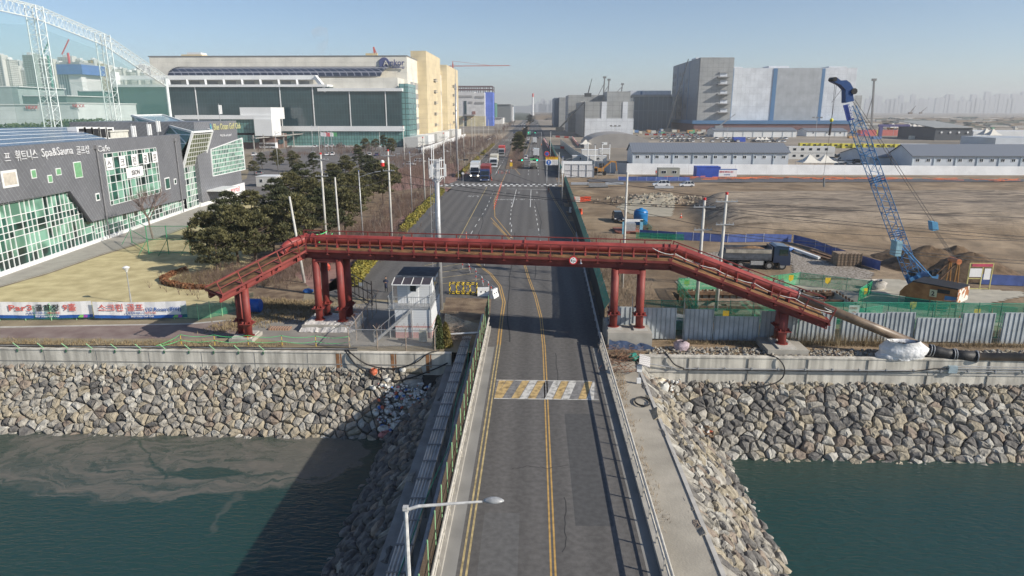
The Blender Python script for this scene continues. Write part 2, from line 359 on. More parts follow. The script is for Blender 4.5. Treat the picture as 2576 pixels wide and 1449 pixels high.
el=[(-3.0,-230),(-3.0,57)]+g2((1262,800),(1268,760),(1258,720),(1235,690),(1205,667),(1170,640))
mw=MB();strip(mw,[(x-.12,y)for x,y in el[:2]],.1,Z2);strip(mw,[(x+.12,y)for x,y in el[:2]],.1,Z2)
strip(my,[(x-.12,y)for x,y in el[1:]],.12,Z2);strip(my,[(x+.12,y)for x,y in el[1:]],.12,Z2)
for i in range(9):
 y0=76+i*3.1;strip(mw,[(-15.5+i*.25,y0),(-6.5-i*.85,y0+5.2)],.14,Z2)
strip(mw,g2((1085,655),(1150,610),(1225,470)),.14,Z2)
re=g2((1480,640),(1455,600),(1420,540),(1395,500),(1380,470))
strip(my,re,.13,Z2);strip(my,[(x-.35,y)for x,y in re],.13,Z2)
strip(my,g2((1282,600),(1235,548)),.14,Z2)
strip(my,g2((1290,600),(1245,545),(1243,505),(1275,430)),.14,Z2)
strip(my,[(-7.0,247),(-4.5,222)],.15,Z2);strip(my,g2((1310,424),(1340,340)),.15,Z2)
my.build('yellow_road_marking',M_yel,loc=(0,0,0),kind='structure');mw.build('worn_yellow_road_marking',M_yelp,loc=(0,0,0),kind='structure')
ml=MB()
for pts in([(1300,668),(1302,620),(1250,560)],):pass
strip(ml,g2((1303,1000),(1303,999)),.1,Z2)
for a,b in(((1347,575),(1340,475)),((1380,590),(1330,474))):pass
for x0,y0,x1,y1 in((1046,0,0,0),):pass
def dashes(p,q,d=3,gp_=5,w=.13):strip(ml,g2(p,q),w,Z2,0,d,gp_)
dashes((1283,655),(1287,565),2.5,3.2);dashes((1283,565),(1288,500),2.5,3.2)
dashes((1367,650),(1345,520),2.5,3.2)
strip(ml,g2((1288,521),(1299,477)),.15,Z2);strip(ml,g2((1334,521),(1336,477)),.15,Z2)
strip(ml,g2((1275,475),(1385,477)),.3,Z2)
dashes((1145,655),(1225,520),3,4);dashes((1225,520),(1242,480),3,4)
for r in range(2):
 for k in range(22):
  a=-26+k*1.55+r*.75;y0=187.5+r*3.6;ml.face([(a,y0,Z2),(a+.75,y0,Z2),(a+.75,y0+2.8,Z2),(a,y0+2.8,Z2)])
for x in(-19.2,-15.9,-12.6,-9.3):strip(ml,[(x,222),(x-1.6,900)],.15,Z2,0,5,8)
for x in(-1.9,1.4):strip(ml,[(x,222),(x-.6,900)],.15,Z2,0,5,8)
strip(ml,[(-12.6,222),(-12.8,262)],.2,Z2)
strip(ml,[(-22,214),(-15.5,262)],.15,Z2);strip(ml,[(-18.4,222),(-15.9,268)],.15,Z2)
for k in range(12):ml.face([(-22+k*1.2,488,Z2),(-21.4+k*1.2,488,Z2),(-21.4+k*1.2,496,Z2),(-22+k*1.2,496,Z2)])
ml.build('white_road_marking',M_white,loc=(0,0,0),kind='structure')
mq=MB();gut=g2((1225,880),(1180,1120),(1150,1449))
mq.face([(-4.25,-230,Z2),(-3.35,-230,Z2),(-3.35,56.4,Z2),(-4.25,56.4,Z2)]);mq.face([(5.2,-230,Z2),(5.75,-230,Z2),(5.75,56.4,Z2),(5.2,56.4,Z2)])
mq.build('road_gutter',mat('gutter_concrete',(.24,.235,.22),.9,var=.12,s=.5,det=8),loc=(0,0,0),kind='structure')
mbp=MB();y0,y1=45.3,48.9;xs=-2.75
mbp.face([(-2.75,y0,Z2),(4.75,y0,Z2),(4.75,y1,Z2),(-2.75,y1,Z2)],2)
cols=[1,1,2,1,0,1,2,0,1,0,2,1,0,2];wd=.62
for k in range(14):
 a=-3.35+k*.6
 if cols[k]==2:continue
 p=[(a,y0),(a+.55,y0),(a+1.35,y1),(a+.8,y1)]
 p=[(min(4.75,max(-2.75,x)),y)for x,y in p];mbp.face([(x,y,Z3)for x,y in p],cols[k])
for y in(y0,y1-.14):mbp.face([(-2.75,y,Z4),(4.75,y,Z4),(4.75,y+.12,Z4),(-2.75,y+.12,Z4)],0)
mbp.build('striped_road_marking',[mat('bump_white',(.42,.41,.38),.8,var=.45,s=2.5,lo=.3,hi=.55,det=10),mat('bump_yellow',(.38,.27,.12),.8,var=.5,s=2.5,lo=.3,hi=.6,det=10),mat('bump_grey',(.19,.185,.18),.8,var=.3,s=3)],loc=(0,0,0),kind='structure')
def rtext(s,px,py,size,rz=0,m=M_white,stretch=1.6):
 p=G(px,py);ux=V((math.cos(rz),math.sin(rz),0));uy=V((-math.sin(rz),math.cos(rz),0))*1
 o=text(s,size,m,None,(p.x,p.y,Z3),ux,uy,name='road_lettering',depth=.001,align='CENTER',bold=.04)
 o.scale=(1,stretch,1);o['kind']='structure';return o
rtext('신항대로',1268,503,1.15,0,M_whp);rtext('시 청',1304,503,1.5,0,M_whp);rtext('제1·2터',1350,503,1.2,0,M_whp)
rtext('US',1192,492,2.4,PI,M_whp)
def arrow(mb,x,y,L,rz,turn=0):
 c,s=math.cos(rz),math.sin(rz)
 def T(u,v):return(x+u*c-v*s,y+u*s+v*c,Z2)
 mb.face([T(-.09,0),T(.09,0),T(.09,L*.6),T(-.09,L*.6)])
 if not turn:mb.face([T(-.35,L*.6),T(.35,L*.6),T(0,L)])
 else:mb.face([T(-.09,L*.5),T(turn*.8,L*.5),T(turn*.8,L*.62),T(-.09,L*.62)]);mb.face([T(turn*.8,L*.38),T(turn*1.5,L*.56),T(turn*.8,L*.75)])
mr=MB()
for px,py,rz,tn in((1271,487,0,-1),(1305,487,0,0),(1351,487,0,0),(1120,478,PI,0),(1108,497,PI+.3,1),(1105,530,PI-.2,0),(1208,391,PI,-1),(1187,350,PI,1),(1233,421,PI,1)):
 p=G(px,py);arrow(mr,p.x,p.y,4.2 if tn==0 else 4,rz,tn)
mr.build('arrow_road_marking',M_whp,loc=(0,0,0),kind='structure')
mb=MB()
for pts in([(1283,860),(1277,780),(1282,700),(1290,650),(1296,575)],[(1345,700),(1352,620),(1362,560),(1345,500)],[(1200,600),(1215,560),(1212,520)],[(1400,1000),(1402,930),(1399,880)],[(1290,1180),(1330,1172),(1380,1178),(1440,1170)],[(1420,1250),(1424,1330),(1415,1400)],[(1150,560),(1260,540),(1330,545)]):
 q=g2(*pts);P=[]
 for i in range(len(q)-1):
  for k in range(6):f=k/6;P.append((q[i][0]+(q[i+1][0]-q[i][0])*f+U(-.08,.08),q[i][1]+(q[i+1][1]-q[i][1])*f+U(-.08,.08)))
 strip(mb,P,.05 if pts[0][1]>870 else.12,Z2+.001)
mb.build('road_crack',mat('crack_tar',(.04,.04,.04),.9),loc=(0,0,0),kind='structure')
for i,(x0,y0,x1,y1)in enumerate(((-.9,88,2.2,118),(-13,132,-9.5,165),(1.5,140,5.0,170),(-19,100,-16.8,128),(-2.4,14,-.6,31),(2.2,30,4.1,43))):sheet('road_patch',[(x0,y0),(x1,y0),(x1,y1),(x0,y1)],Z1+.002,mat('asphalt_patch_%d'%(i%2),((.078,)*3 if i%2 else(.118,.116,.113)),.9,var=.15,s=3,bump=.2,bs=30,det=10))
M_lawn=mat('dry_lawn',(.50,.42,.22),.95,var=.14,s=.5,bump=.4,bs=8,c2=(.60,.52,.29),det=10)
M_path=mat('stone_path',(.36,.34,.30),.85,var=.1,s=.7,det=8)
M_bike=mat('red_cycle_path',(.225,.16,.145),.9,var=.18,s=.5,c2=(.27,.215,.19),det=9)
M_litter=mat('leaf_litter',(.17,.11,.07),.95,var=.35,s=.7,bump=.8,bs=6,c2=(.26,.19,.12),det=10)
M_cpark=mat('car_park_asphalt',(.15,.14,.135),.9,var=.15,s=.3,det=8)
lw=gp((0,724),(120,690),(250,645),(400,600),(505,560),(560,590),(640,650),(560,720),(620,770),(500,800),(0,792))
sheet('lawn',[(p.x,p.y)for p in lw]+[(-62,62.5)],Z1,M_lawn)
sheet('lawn_beyond',g2((505,556),(640,500),(700,540),(600,600),(500,570)),Z1,M_lawn)
fp=[(-66,60),(-67.5,82),(-70,119),(-73,150),(-76,190),(-70,190),(-66,150)]
lg=gp((500,557),(400,595),(250,640),(120,685),(0,719))
sheet('paved_path',fp+[(p.x,p.y)for p in lg]+[(-58,60)],Z2,M_path)
kb=MB();strip(kb,[(p.x,p.y)for p in gp((505,557),(400,597),(250,642),(120,687),(0,721))],.2,.03);kb.build('path_kerb',M_concw,loc=(0,0,0),kind='structure')
sheet('cycle_path',g2((0,826),(200,820),(480,815),(600,806),(640,848),(560,851),(300,852),(0,850)),Z1,M_bike)
sheet('cycle_path_edge',g2((0,821),(200,818),(480,813),(640,798),(640,801),(480,816),(200,821),(0,825)),Z2,M_concw)
sheet('concrete_apron',g2((590,848),(600,812),(700,795),(860,768),(960,760),(1090,760),(1100,870),(880,872),(770,868),(640,850)),Z1,mat('apron_concrete',(.25,.235,.21),.9,var=.14,s=.4,det=9))
sheet('bare_soil',g2((1122,748),(1236,752),(1233,800),(1150,812),(1112,800)),Z2,M_litter)
sheet('brick_pavement_near',g2((740,690),(800,655),(990,560),(1120,470),(1135,475),(1010,600),(880,720),(800,740)),Z1,M_brick)
sheet('footpath_asphalt',g2((905,668),(960,628),(1050,545),(1118,480),(1127,483),(1070,548),(990,622),(930,675)),Z2,M_asph)
sheet('bush_ground',g2((560,590),(700,560),(960,430),(1120,440),(1110,478),(980,570),(790,665),(760,760),(560,775)),Z1-.001,M_litter)
sheet('car_park',g2((520,480),(620,450),(640,385),(800,362),(960,350),(1075,345),(1160,350),(1110,440),(960,452),(700,470),(640,500)),Z1,M_cpark)
sheet('brick_pavement_far',g2((960,430),(1060,415),(1150,410),(1185,440),(1130,462),(1000,480),(960,460)),Z2,M_brick)
sheet('gate_yard',g2((620,470),(700,462),(760,470),(700,520),(610,500)),Z3,M_cpark)
kb=MB()
kp=g2((872,722),(900,697),(950,640),(1003,588),(1060,532),(1118,478));strip(kb,kp,.25,.13);strip(kb,[(-21.9,222),(-22.3,300),(-24,478)],.3,.13)
for(x,y)in((0,0),):pass
kb.build('kerb',M_conc,loc=(0,0,0),kind='structure')
mi=MB();mp=g2((1272,425),(1302,425),(1325,340),(1328,318),(1318,318),(1290,352));mi.prism([(x,y,0)for x,y in mp],(0,0,.16));mi.build('median_island',M_litter,loc=(0,0,0),kind='structure')
mi=MB();mi.prism([(-12,520,0),(-6.5,520,0),(-6.5,1500,0),(-14,1500,0)],(0,0,.16));mi.build('far_median',M_litter,loc=(0,0,0),kind='structure')
def stained():
 m=mat('wall_concrete',(.58,.55,.48),.88,var=.12,s=.5,bump=.15,bs=8,det=8);nt=m.node_tree;b=nt.nodes['Principled BSDF']
 src=b.inputs['Base Color'].links[0].from_socket;tc=nn(nt,'ShaderNodeTexCoord')
 mp=nn(nt,'ShaderNodeMapping');mp.inputs['Scale'].default_value=(1.3,1,.12);nt.links.new(tc.outputs['Object'],mp.inputs[0])
 n=nn(nt,'ShaderNodeTexNoise');n.inputs['Scale'].default_value=1.6;n.inputs['Detail'].default_value=8;nt.links.new(mp.outputs[0],n.inputs['Vector'])
 r=nn(nt,'ShaderNodeMapRange');nt.links.new(n.outputs['Fac'],r.inputs[0]);r.inputs[1].default_value=.35;r.inputs[2].default_value=.6;r.inputs[3].default_value=.66;r.inputs[4].default_value=1.1
 v=nn(nt,'ShaderNodeVectorMath',operation='SCALE');nt.links.new(src,v.inputs[0]);nt.links.new(r.outputs[0],v.inputs['Scale'])
 nt.links.new(v.outputs[0],b.inputs['Base Color']);return m
M_wall=stained();M_rust=mat('rust_stain',(.26,.13,.06),.9,var=.4,s=2,det=8)
mb=MB();mb.box(-900,-6.9,54.35,54.75,-3,.02);mb.box(-900,-6.9,54.3,54.8,.02,.1,0);mb.box(-900,-6.9,54.32,54.35,-1.02,-.94,1)
for k in range(40):mb.box(-10-k*4.6-.02,-10-k*4.6+.02,54.33,54.35,-1.8,.02,1)
for x in(-16.6,-11.9,-8.9):mb.box(x-.17,x+.12,54.335,54.352,-1.7,0,2);mb.box(x+.2,x+.3,54.336,54.352,-1.2,0,2)
wl=mb.build('sea_wall',[M_wall,M_concd,M_rust],loc=(-30,54.5,-3));tag(wl,'long weathered concrete sea wall with rust streaks, left of the road','sea wall')
mb=MB();mb.box(8.9,600,53.9,54.35,-3.4,.12);mb.box(8.9,600,53.85,54.4,.12,.22);mb.box(9.2,600,53.83,53.9,-1.15,-1.0,3)
for k in range(40):mb.box(13+k*4.9-.025,13+k*4.9+.025,53.83,53.9,-2.3,.12,1)
mb.box(8.9,9.6,53.6,58,-3.2,-.25)
wr=mb.build('sea_wall',[M_wall,M_concd,M_rust,M_concw],loc=(30,54,-3));tag(wr,'pale concrete sea wall with pipe conduits along its face, right of the road','sea wall')
t=thing('wall_conduit','grey cable conduits clamped along the right sea wall','conduit',(30,53.8,-.6))
mb=MB();mb.pipe([(9.6,53.7,-.35),(12,53.72,-.75),(33,53.72,-.72),(80,53.72,-.7)],.045,6);mb.build('pipe',M_steel,t)
for z in(-.5,-.32):mb=MB();mb.pipe([(34.6,53.72,z),(80,53.72,z)],.045,6);mb.build('pipe',M_steel,t)
mb=MB();mb.pipe([(12.5,53.66,-.85),(20,53.66,-.83),(28,53.66,-.82),(31.5,53.66,-.74),(33,53.66,-.5),(34.3,53.66,-.5)],.05,6);mb.build('cable',M_black,t)
mb=MB();mb.box(34.1,34.8,53.55,53.83,-.85,-.25);mb.build('junction_box',mat('box_grey_blue',(.30,.38,.42),.5),t)
for k in range(14):mb=MB();mb.box(11.5+k*2.2,11.62+k*2.2,53.64,53.83,-.83,-.62);mb.build('bracket',M_steel,t)
def hose(pts,lab,r=.06):
 P=[V(p)for p in pts];out=[]
 for i in range(len(P)-1):
  p0=P[max(i-1,0)];p1=P[i];p2=P[i+1];p3=P[min(i+2,len(P)-1)]
  for k in range(6):
   t=k/6;out.append(.5*((2*p1)+(p2-p0)*t+(2*p0-5*p1+4*p2-p3)*t*t+(3*p1-p0-3*p2+p3)*t**3))
 out.append(P[-1]);mb=MB();mb.pipe(out,r,6);return tag(mb.build('hose',M_black,smooth=True),lab,'hose')
hose([(-16,55.2,.1),(-15.4,54.2,.05),(-14,54.1,-.9),(-12,54.15,-1.25),(-10,54.1,-.7),(-8.9,54.2,.1),(-8,54.9,.15)],'upper black hose sagging over the left sea wall')
hose([(-16.2,55.2,.1),(-15.7,54.2,0),(-14.6,53.9,-1.2),(-12.4,53.4,-2.0),(-10.6,53.5,-1.9),(-8.4,53.9,-1.2),(-7.2,54.2,-.7)],'lower black hose hanging in a long loop under the left sea wall')
hose([(11.2,54.6,.25),(11.3,53.8,.2),(11.8,53.7,-.4),(12.6,53.68,-.75)],'short black hose bending over the top of the right sea wall')
hose([(19.5,54.6,.3),(20.3,53.8,.15),(20.8,53.6,-.6),(20.6,53.4,-1.4),(19.6,53.2,-1.9),(17.5,53.0,-2.05)],'black hose looping down the middle of the right sea wall')
hose([(7.9+.55*math.cos(a),45.6+.8*math.sin(a),-.25+.012*a)for a in[x*.7 for x in range(19)]],'coiled dark hose lying on the concrete pavement',.035)
def voro(pts,bounds):
 cells=[]
 H={}
 for i,(x,y)in enumerate(pts):H.setdefault((int(x//1.2),int(y//1.2)),[]).append(i)
 for i,(x,y)in enumerate(pts):
  poly=[(x-1.3,y-1.3),(x+1.3,y-1.3),(x+1.3,y+1.3),(x-1.3,y+1.3)]
  gx,gy=int(x//1.2),int(y//1.2)
  for a in(-2,-1,0,1,2):
   for b in(-2,-1,0,1,2):
    for j in H.get((gx+a,gy+b),()):
     if j==i:continue
     qx,qy=pts[j];mx,my=(x+qx)/2,(y+qy)/2;nx,ny=qx-x,qy-y
     out=[]
     for k in range(len(poly)):
      p,q=poly[k],poly[(k+1)%len(poly)]
      dp=(p[0]-mx)*nx+(p[1]-my)*ny;dq=(q[0]-mx)*nx+(q[1]-my)*ny
      if dp<=0:out.append(p)
      if dp*dq<0:
       s=dp/(dp-dq);out.append((p[0]+s*(q[0]-p[0]),p[1]+s*(q[1]-p[1])))
     poly=out
     if len(poly)<3:break
    if len(poly)<3:break
   if len(poly)<3:break
  if len(poly)>=3:cells.append((x,y,poly))
 return cells
def rockmat(n,c,c2):return mat(n,c,.92,var=.3,s=2.2,bump=.9,bs=7,c2=c2,det=10,lo=.3,hi=.7)
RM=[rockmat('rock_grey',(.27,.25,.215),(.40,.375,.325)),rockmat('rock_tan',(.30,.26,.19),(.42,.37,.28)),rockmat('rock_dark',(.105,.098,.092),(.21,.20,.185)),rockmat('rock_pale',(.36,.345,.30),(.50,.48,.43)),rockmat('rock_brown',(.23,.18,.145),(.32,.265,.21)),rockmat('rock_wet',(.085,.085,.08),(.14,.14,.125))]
def rock(mb,poly,cx,cy,T,h,m):
 """poly on the slope plane; T maps (u,v,height) to world"""
 area=abs(sum(poly[i][0]*poly[(i+1)%len(poly)][1]-poly[(i+1)%len(poly)][0]*poly[i][1]for i in range(len(poly))))/2
 if area<.04:return False
 pp=[]
 for i in range(len(poly)):
  a,b=poly[i],poly[(i+1)%len(poly)];pp.append(a)
  if math.hypot(a[0]-b[0],a[1]-b[1])>.35:pp.append(((a[0]+b[0])/2+U(-.035,.035),(a[1]+b[1])/2+U(-.035,.035)))
 n=len(pp);tx,ty=U(-.2,.2),U(-.2,.2)
 rings=[(1.0-.03,-.5),(.95,h*.1),(.86,h*.62),(.62,h*.97)]
 vs=[]
 for sc_,hh in rings:
  for i,(a,b)in enumerate(pp):
   j=.035 if hh>0 else 0
   u=cx+(a-cx)*sc_+U(-j,j);v=cy+(b-cy)*sc_+U(-j,j)
   z=hh+(tx*(u-cx)+ty*(v-cy)if hh>h*.3 else 0)+(U(-.05,.05)if hh>0 else 0)
   vs.append(T(u,v,z))
 vs.append(T(cx+U(-.08,.08),cy+U(-.08,.08),h*1.05+U(-.04,.06)))
 fs=[]
 for r in range(3):
  for i in range(n):
   k=(i+1)%n;fs.append((r*n+i,r*n+k,(r+1)*n+k,(r+1)*n+i))
 for i in range(n):fs.append((3*n+i,3*n+(i+1)%n,4*n))
 mb.add(vs,fs,m);return True
ROCKN=[0]
def slope_rocks(u0,u1,v1,T,size,where,nmax,weights,wetfrom=None,jit=.42,h=(.22,.42),bedpad=0,order=None):
 pts=[];r=0;v=-.1
 while v<v1+.3:
  sz=size*(.55 if v<.5 else(.8 if v<1.1 else 1));u=u0+(r%2)*sz*.5
  while u<u1:
   s=sz*U(.6,1.7);pts.append((u+U(-jit,jit)*sz*.7,v+U(-jit,jit)*sz*.75));u+=s
  v+=sz*.86;r+=1
 pts=[p for p in pts if rnd.random()>.08];pts+=[(U(u0,u1),U(0,v1))for _ in range(int(len(pts)*.16))]
 cells=voro(pts,None)
 cells.sort(key=order or(lambda c:-c[1]))
 rest=MB();k=0
 for cx,cy,poly in cells:
  kind=rnd.choices(range(5),weights)[0]
  if wetfrom is not None and cy>wetfrom+U(-.15,.15):kind=5
  names=['grey','tan','dark grey','pale','brown','wet dark']
  one=MB();tgt=one if k<nmax else rest
  if not rock(tgt,poly,cx,cy,T,U(*h),0 if k<nmax else kind):continue
  if k<nmax:
   o=one.build('boulder',RM[kind]);row=['at the waterline','low down','half way up','near the top'][min(3,int((v1-cy)/(v1/4.0)+.001))if v1>0 else 0]
   tag(o,f'{names[kind]} angular boulder {row} of {where}','boulder','boulders of the '+where.replace('the ',''))
   k+=1
 if rest.v:
  o=rest.build('riprap',RM,loc=(0,0,0));tag(o,'tightly packed angular rocks of '+where,None,None,'stuff')
def slopeT(ax,ay,az,du,dv):
 du=V(du).normalized();dv=V(dv).normalized();n=dv.cross(du)
 if n.z<0:n=-n
 o=V((ax,ay,az));return lambda u,v,h:o+du*u+dv*v+n*h
TL=slopeT(-58,54.3,-1.75,(1,0,0),(0,-4.6,-4.0))
slope_rocks(0,47.5,6.3,TL,.68,'the left rock slope',85,[5,3.4,2.2,2.2,1],wetfrom=None,order=lambda c:-(c[1]+.02*c[0])if c[1]<5.8 else 99)
TR=slopeT(9.8,53.95,-2.25,(1,0,0),(0,-6.7,-3.5))
slope_rocks(0,42,8.2,TR,.84,'the right rock slope',110,[4.5,2.4,3.6,1.8,1],order=lambda c:-c[1]if c[1]<7.6 else 99)
TS=slopeT(9.35,-20,-1.25,(0,1,0),(5.2,0,-4.3))
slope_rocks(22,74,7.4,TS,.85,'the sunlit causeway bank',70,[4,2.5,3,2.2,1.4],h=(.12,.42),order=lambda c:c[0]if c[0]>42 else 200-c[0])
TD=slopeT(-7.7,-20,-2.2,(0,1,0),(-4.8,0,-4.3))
slope_rocks(25,73.5,6.4,TD,1.0,'the shaded causeway bank',30,[1,.1,8,0,1.2],h=(.2,.55),order=lambda c:c[0]if c[0]>42 else 200-c[0])  # mostly dark rock: this bank's deep shade is put into the rock colours
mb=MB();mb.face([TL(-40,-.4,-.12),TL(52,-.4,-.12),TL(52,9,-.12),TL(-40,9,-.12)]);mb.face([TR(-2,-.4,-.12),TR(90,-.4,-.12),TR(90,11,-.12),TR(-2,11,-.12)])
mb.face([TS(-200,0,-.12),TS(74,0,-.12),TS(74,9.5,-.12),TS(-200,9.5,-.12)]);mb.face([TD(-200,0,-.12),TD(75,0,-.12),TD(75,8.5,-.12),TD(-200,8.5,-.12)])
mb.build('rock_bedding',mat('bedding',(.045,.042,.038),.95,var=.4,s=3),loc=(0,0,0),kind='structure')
def blobm(mb,c,r,sq=(1,1,1),m=0,n=8,jit=.12,rz=0):
 o=len(mb.v);ca,sa=math.cos(rz),math.sin(rz)
 K=5
 for i in range(1,K):
  th=PI*i/K
  for j in range(n):
   ph=2*PI*j/n;k=r*(1+U(-jit,jit));x=k*math.sin(th)*math.cos(ph)*sq[0];y=k*math.sin(th)*math.sin(ph)*sq[1];z=k*math.cos(th)*sq[2]
   mb.v.append((c[0]+x*ca-y*sa,c[1]+x*sa+y*ca,c[2]+z))
 top=len(mb.v);mb.v.append((c[0],c[1],c[2]+r*sq[2]));bot=len(mb.v);mb.v.append((c[0],c[1],c[2]-r*sq[2]))
 for i in range(K-2):
  for j in range(n):
   j2=(j+1)%n;mb.f.append([o+i*n+j,o+i*n+j2,o+(i+1)*n+j2,o+(i+1)*n+j]);mb.m.append(m)
 for j in range(n):
  j2=(j+1)%n;mb.f.append([top,o+j,o+j2]);mb.m.append(m);mb.f.append([bot,o+(K-2)*n+j2,o+(K-2)*n+j]);mb.m.append(m)
M_foam=mat('foam_white',(.60,.60,.57),.85,var=.2,s=5);M_ored=mat('buoy_orange',(.55,.14,.07),.6,var=.25,s=5);M_pink=mat('faded_pink',(.5,.2,.19),.7,var=.2,s=5);M_blue=mat('tarp_blue',(.03,.13,.40),.5,var=.3,s=3,bump=.3)
def onTL(px,py,h=.35):
 n=(TL(0,0,1)-TL(0,0,0));p=TL(0,0,h);d=ray(px,py);t=(p-V((0,0,CH))).dot(n)/d.dot(n);return V((0,0,CH))+d*t
def onp(T,px,py,h=.35):
 n=(T(0,0,1)-T(0,0,0));p=T(0,0,h);d=ray(px,py);t=(p-V((0,0,CH))).dot(n)/d.dot(n);return V((0,0,CH))+d*t
for px,py,sq,mm,lab,rz in((945,1037,(.28,.6,.28),M_foam,'dirty white cylindrical float stranded on the rocks, left one of two lying together',.4),(975,1032,(.28,.6,.28),M_foam,'dirty white cylindrical float stranded on the rocks, right one of two lying together',.3),(965,1078,(.5,.3,.3),M_foam,'white float lying above the pink drum',.2),(1002,1108,(.85,.4,.4),M_foam,'largest netted white float at the water line by the slab',.2),(968,1092,(.6,.3,.3),M_pink,'faded pink drum lying among the floats',.5),(1000,1070,(.6,.4,.4),M_foam,'netted white float in the middle of the litter pile',.6),(1075,1062,(.4,.35,.35),M_foam,'round white float tucked against the dark slab',0),(1048,988,(.35,.2,.2),M_foam,'slim white float near the top of the litter pile',.5),(1040,1045,(.5,.5,.35),M_foam,'bundle of white foam wrapped in net beside the slab',0),(940,935,(.34,.34,.34),M_ored,'orange ball buoy at the foot of the left sea wall',0),(1013,930,(.3,.24,.24),M_foam,'white drum lying at the foot of the left sea wall',0),(938,975,(.2,.35,.2),M_foam,'small white float above the pair of floats',.9),(975,955,(.3,.2,.2),M_foam,'white float half way up the left rock slope',.2)):
 mb=MB();c=onTL(px,py,.4);blobm(mb,c,1,sq,0,10,.06,rz);tag(mb.build('float',mm,smooth=True),lab,'float','stranded floats by the left slab')
mb=MB()
for k in range(560):
 px=U(950,1085);py=U(965,1115)
 if py>1118-.2*(1080-px)or px>1105-.35*(py-930)or rnd.random()<(1000-px)/90:continue
 c=onTL(px,py,U(.3,.5));s=U(.04,.17);blobm(mb,c,s,(1,U(.6,1.6),U(.5,1)),rnd.choices([0,1,2,3],[12,1,1,1])[0],5,.3,U(0,3))
o=mb.build('foam_litter',[M_foam,M_ored,M_pink,M_blue],loc=(0,0,0));tag(o,'scattered foam pieces and bottles washed up beside the slab','litter',None,'stuff')
mb=MB();onr=[]
for k in range(260):
 px=1625+abs(rnd.gauss(0,34));py=950+abs(rnd.gauss(0,42))
 c=onp(TR,px,py,U(.25,.5));s=U(.04,.16);blobm(mb,c,s,(1,U(.6,1.6),U(.5,1)),rnd.choices([0,1,2,3,4],[9,1,1,.6,6])[0],5,.3,U(0,3))
for k in range(60):
 c=onp(TR,U(1650,1790),U(1070,1100),.45);blobm(mb,c,U(.04,.12),(1,2,1),rnd.choices([0,1,4],[3,1,6])[0],5,.3,U(0,3))
o=mb.build('foam_litter',[M_foam,M_ored,M_pink,M_blue,mat('driftwood',(.20,.13,.08),.9)],loc=(0,0,0));tag(o,'foam, bags and driftwood caught in the corner below the right wall','litter',None,'stuff')
def sack(px,py,z,r,sq,mm,lab,cat='sack',T=None,name='sack'):
 c=onp(T,px,py,.4)if T else G(px,py,z);mb=MB();blobm(mb,(c.x,c.y,c.z+r*sq[2]*.7),r,sq,0,12,.16);return tag(mb.build(name,mm,smooth=True),lab,cat)
sack(1668,988,0,.5,(1,.7,1.2),M_foam,'white sack hanging on the rocks below the right wall corner',T=TR)
sack(1655,962,0,.45,(1.3,.8,.6),mat('sack_cream',(.55,.5,.4),.9),'cream coiled sack on the rocks by the right wall corner',T=TR)
def sm(a,b,x):
 t=min(1,max(0,(x-a)/(b-a)));return t*t*(3-2*t)
from mathutils import noise as mn
def hgt(x,y):
 h=.12*mn.noise(V((x*.15,y*.15,0)))+.05*mn.noise(V((x*.7,y*.7,3)))
 edge=33+(y-115)*.12-3*mn.noise(V((y*.07,0,5)))
 toe=106+max(0,(x-45))*.06
 e=sm(edge-6,edge+3,x)*sm(toe,toe+16,y)*(1-sm(140,160,y-.12*x))
 h+=3.2*e*(1+.12*mn.noise(V((x*.05,y*.12,1))))
 if e>.5:h+=.10*math.sin(y*2.2+2.5*mn.noise(V((x*.04,y*.08,2))))+.16*mn.noise(V((x*.2,y*1.1,9)))
 r=math.exp(-((x-28)/7)**2-((y-157)/5)**2);h+=1.5*r*(1+.5*mn.noise(V((x*.5,y*.5,4))))
 r=math.exp(-((x-11.5)/3)**2-((y-172)/4)**2);h+=.8*r
 p=sm(16,17,x)*(1-sm(33.5,34.5,x))*sm(64.6,65.2,y)*(1-sm(75.8,76.6,y));h-=3.2*p
 if y<62:h*=sm(57,62,y)
 return h
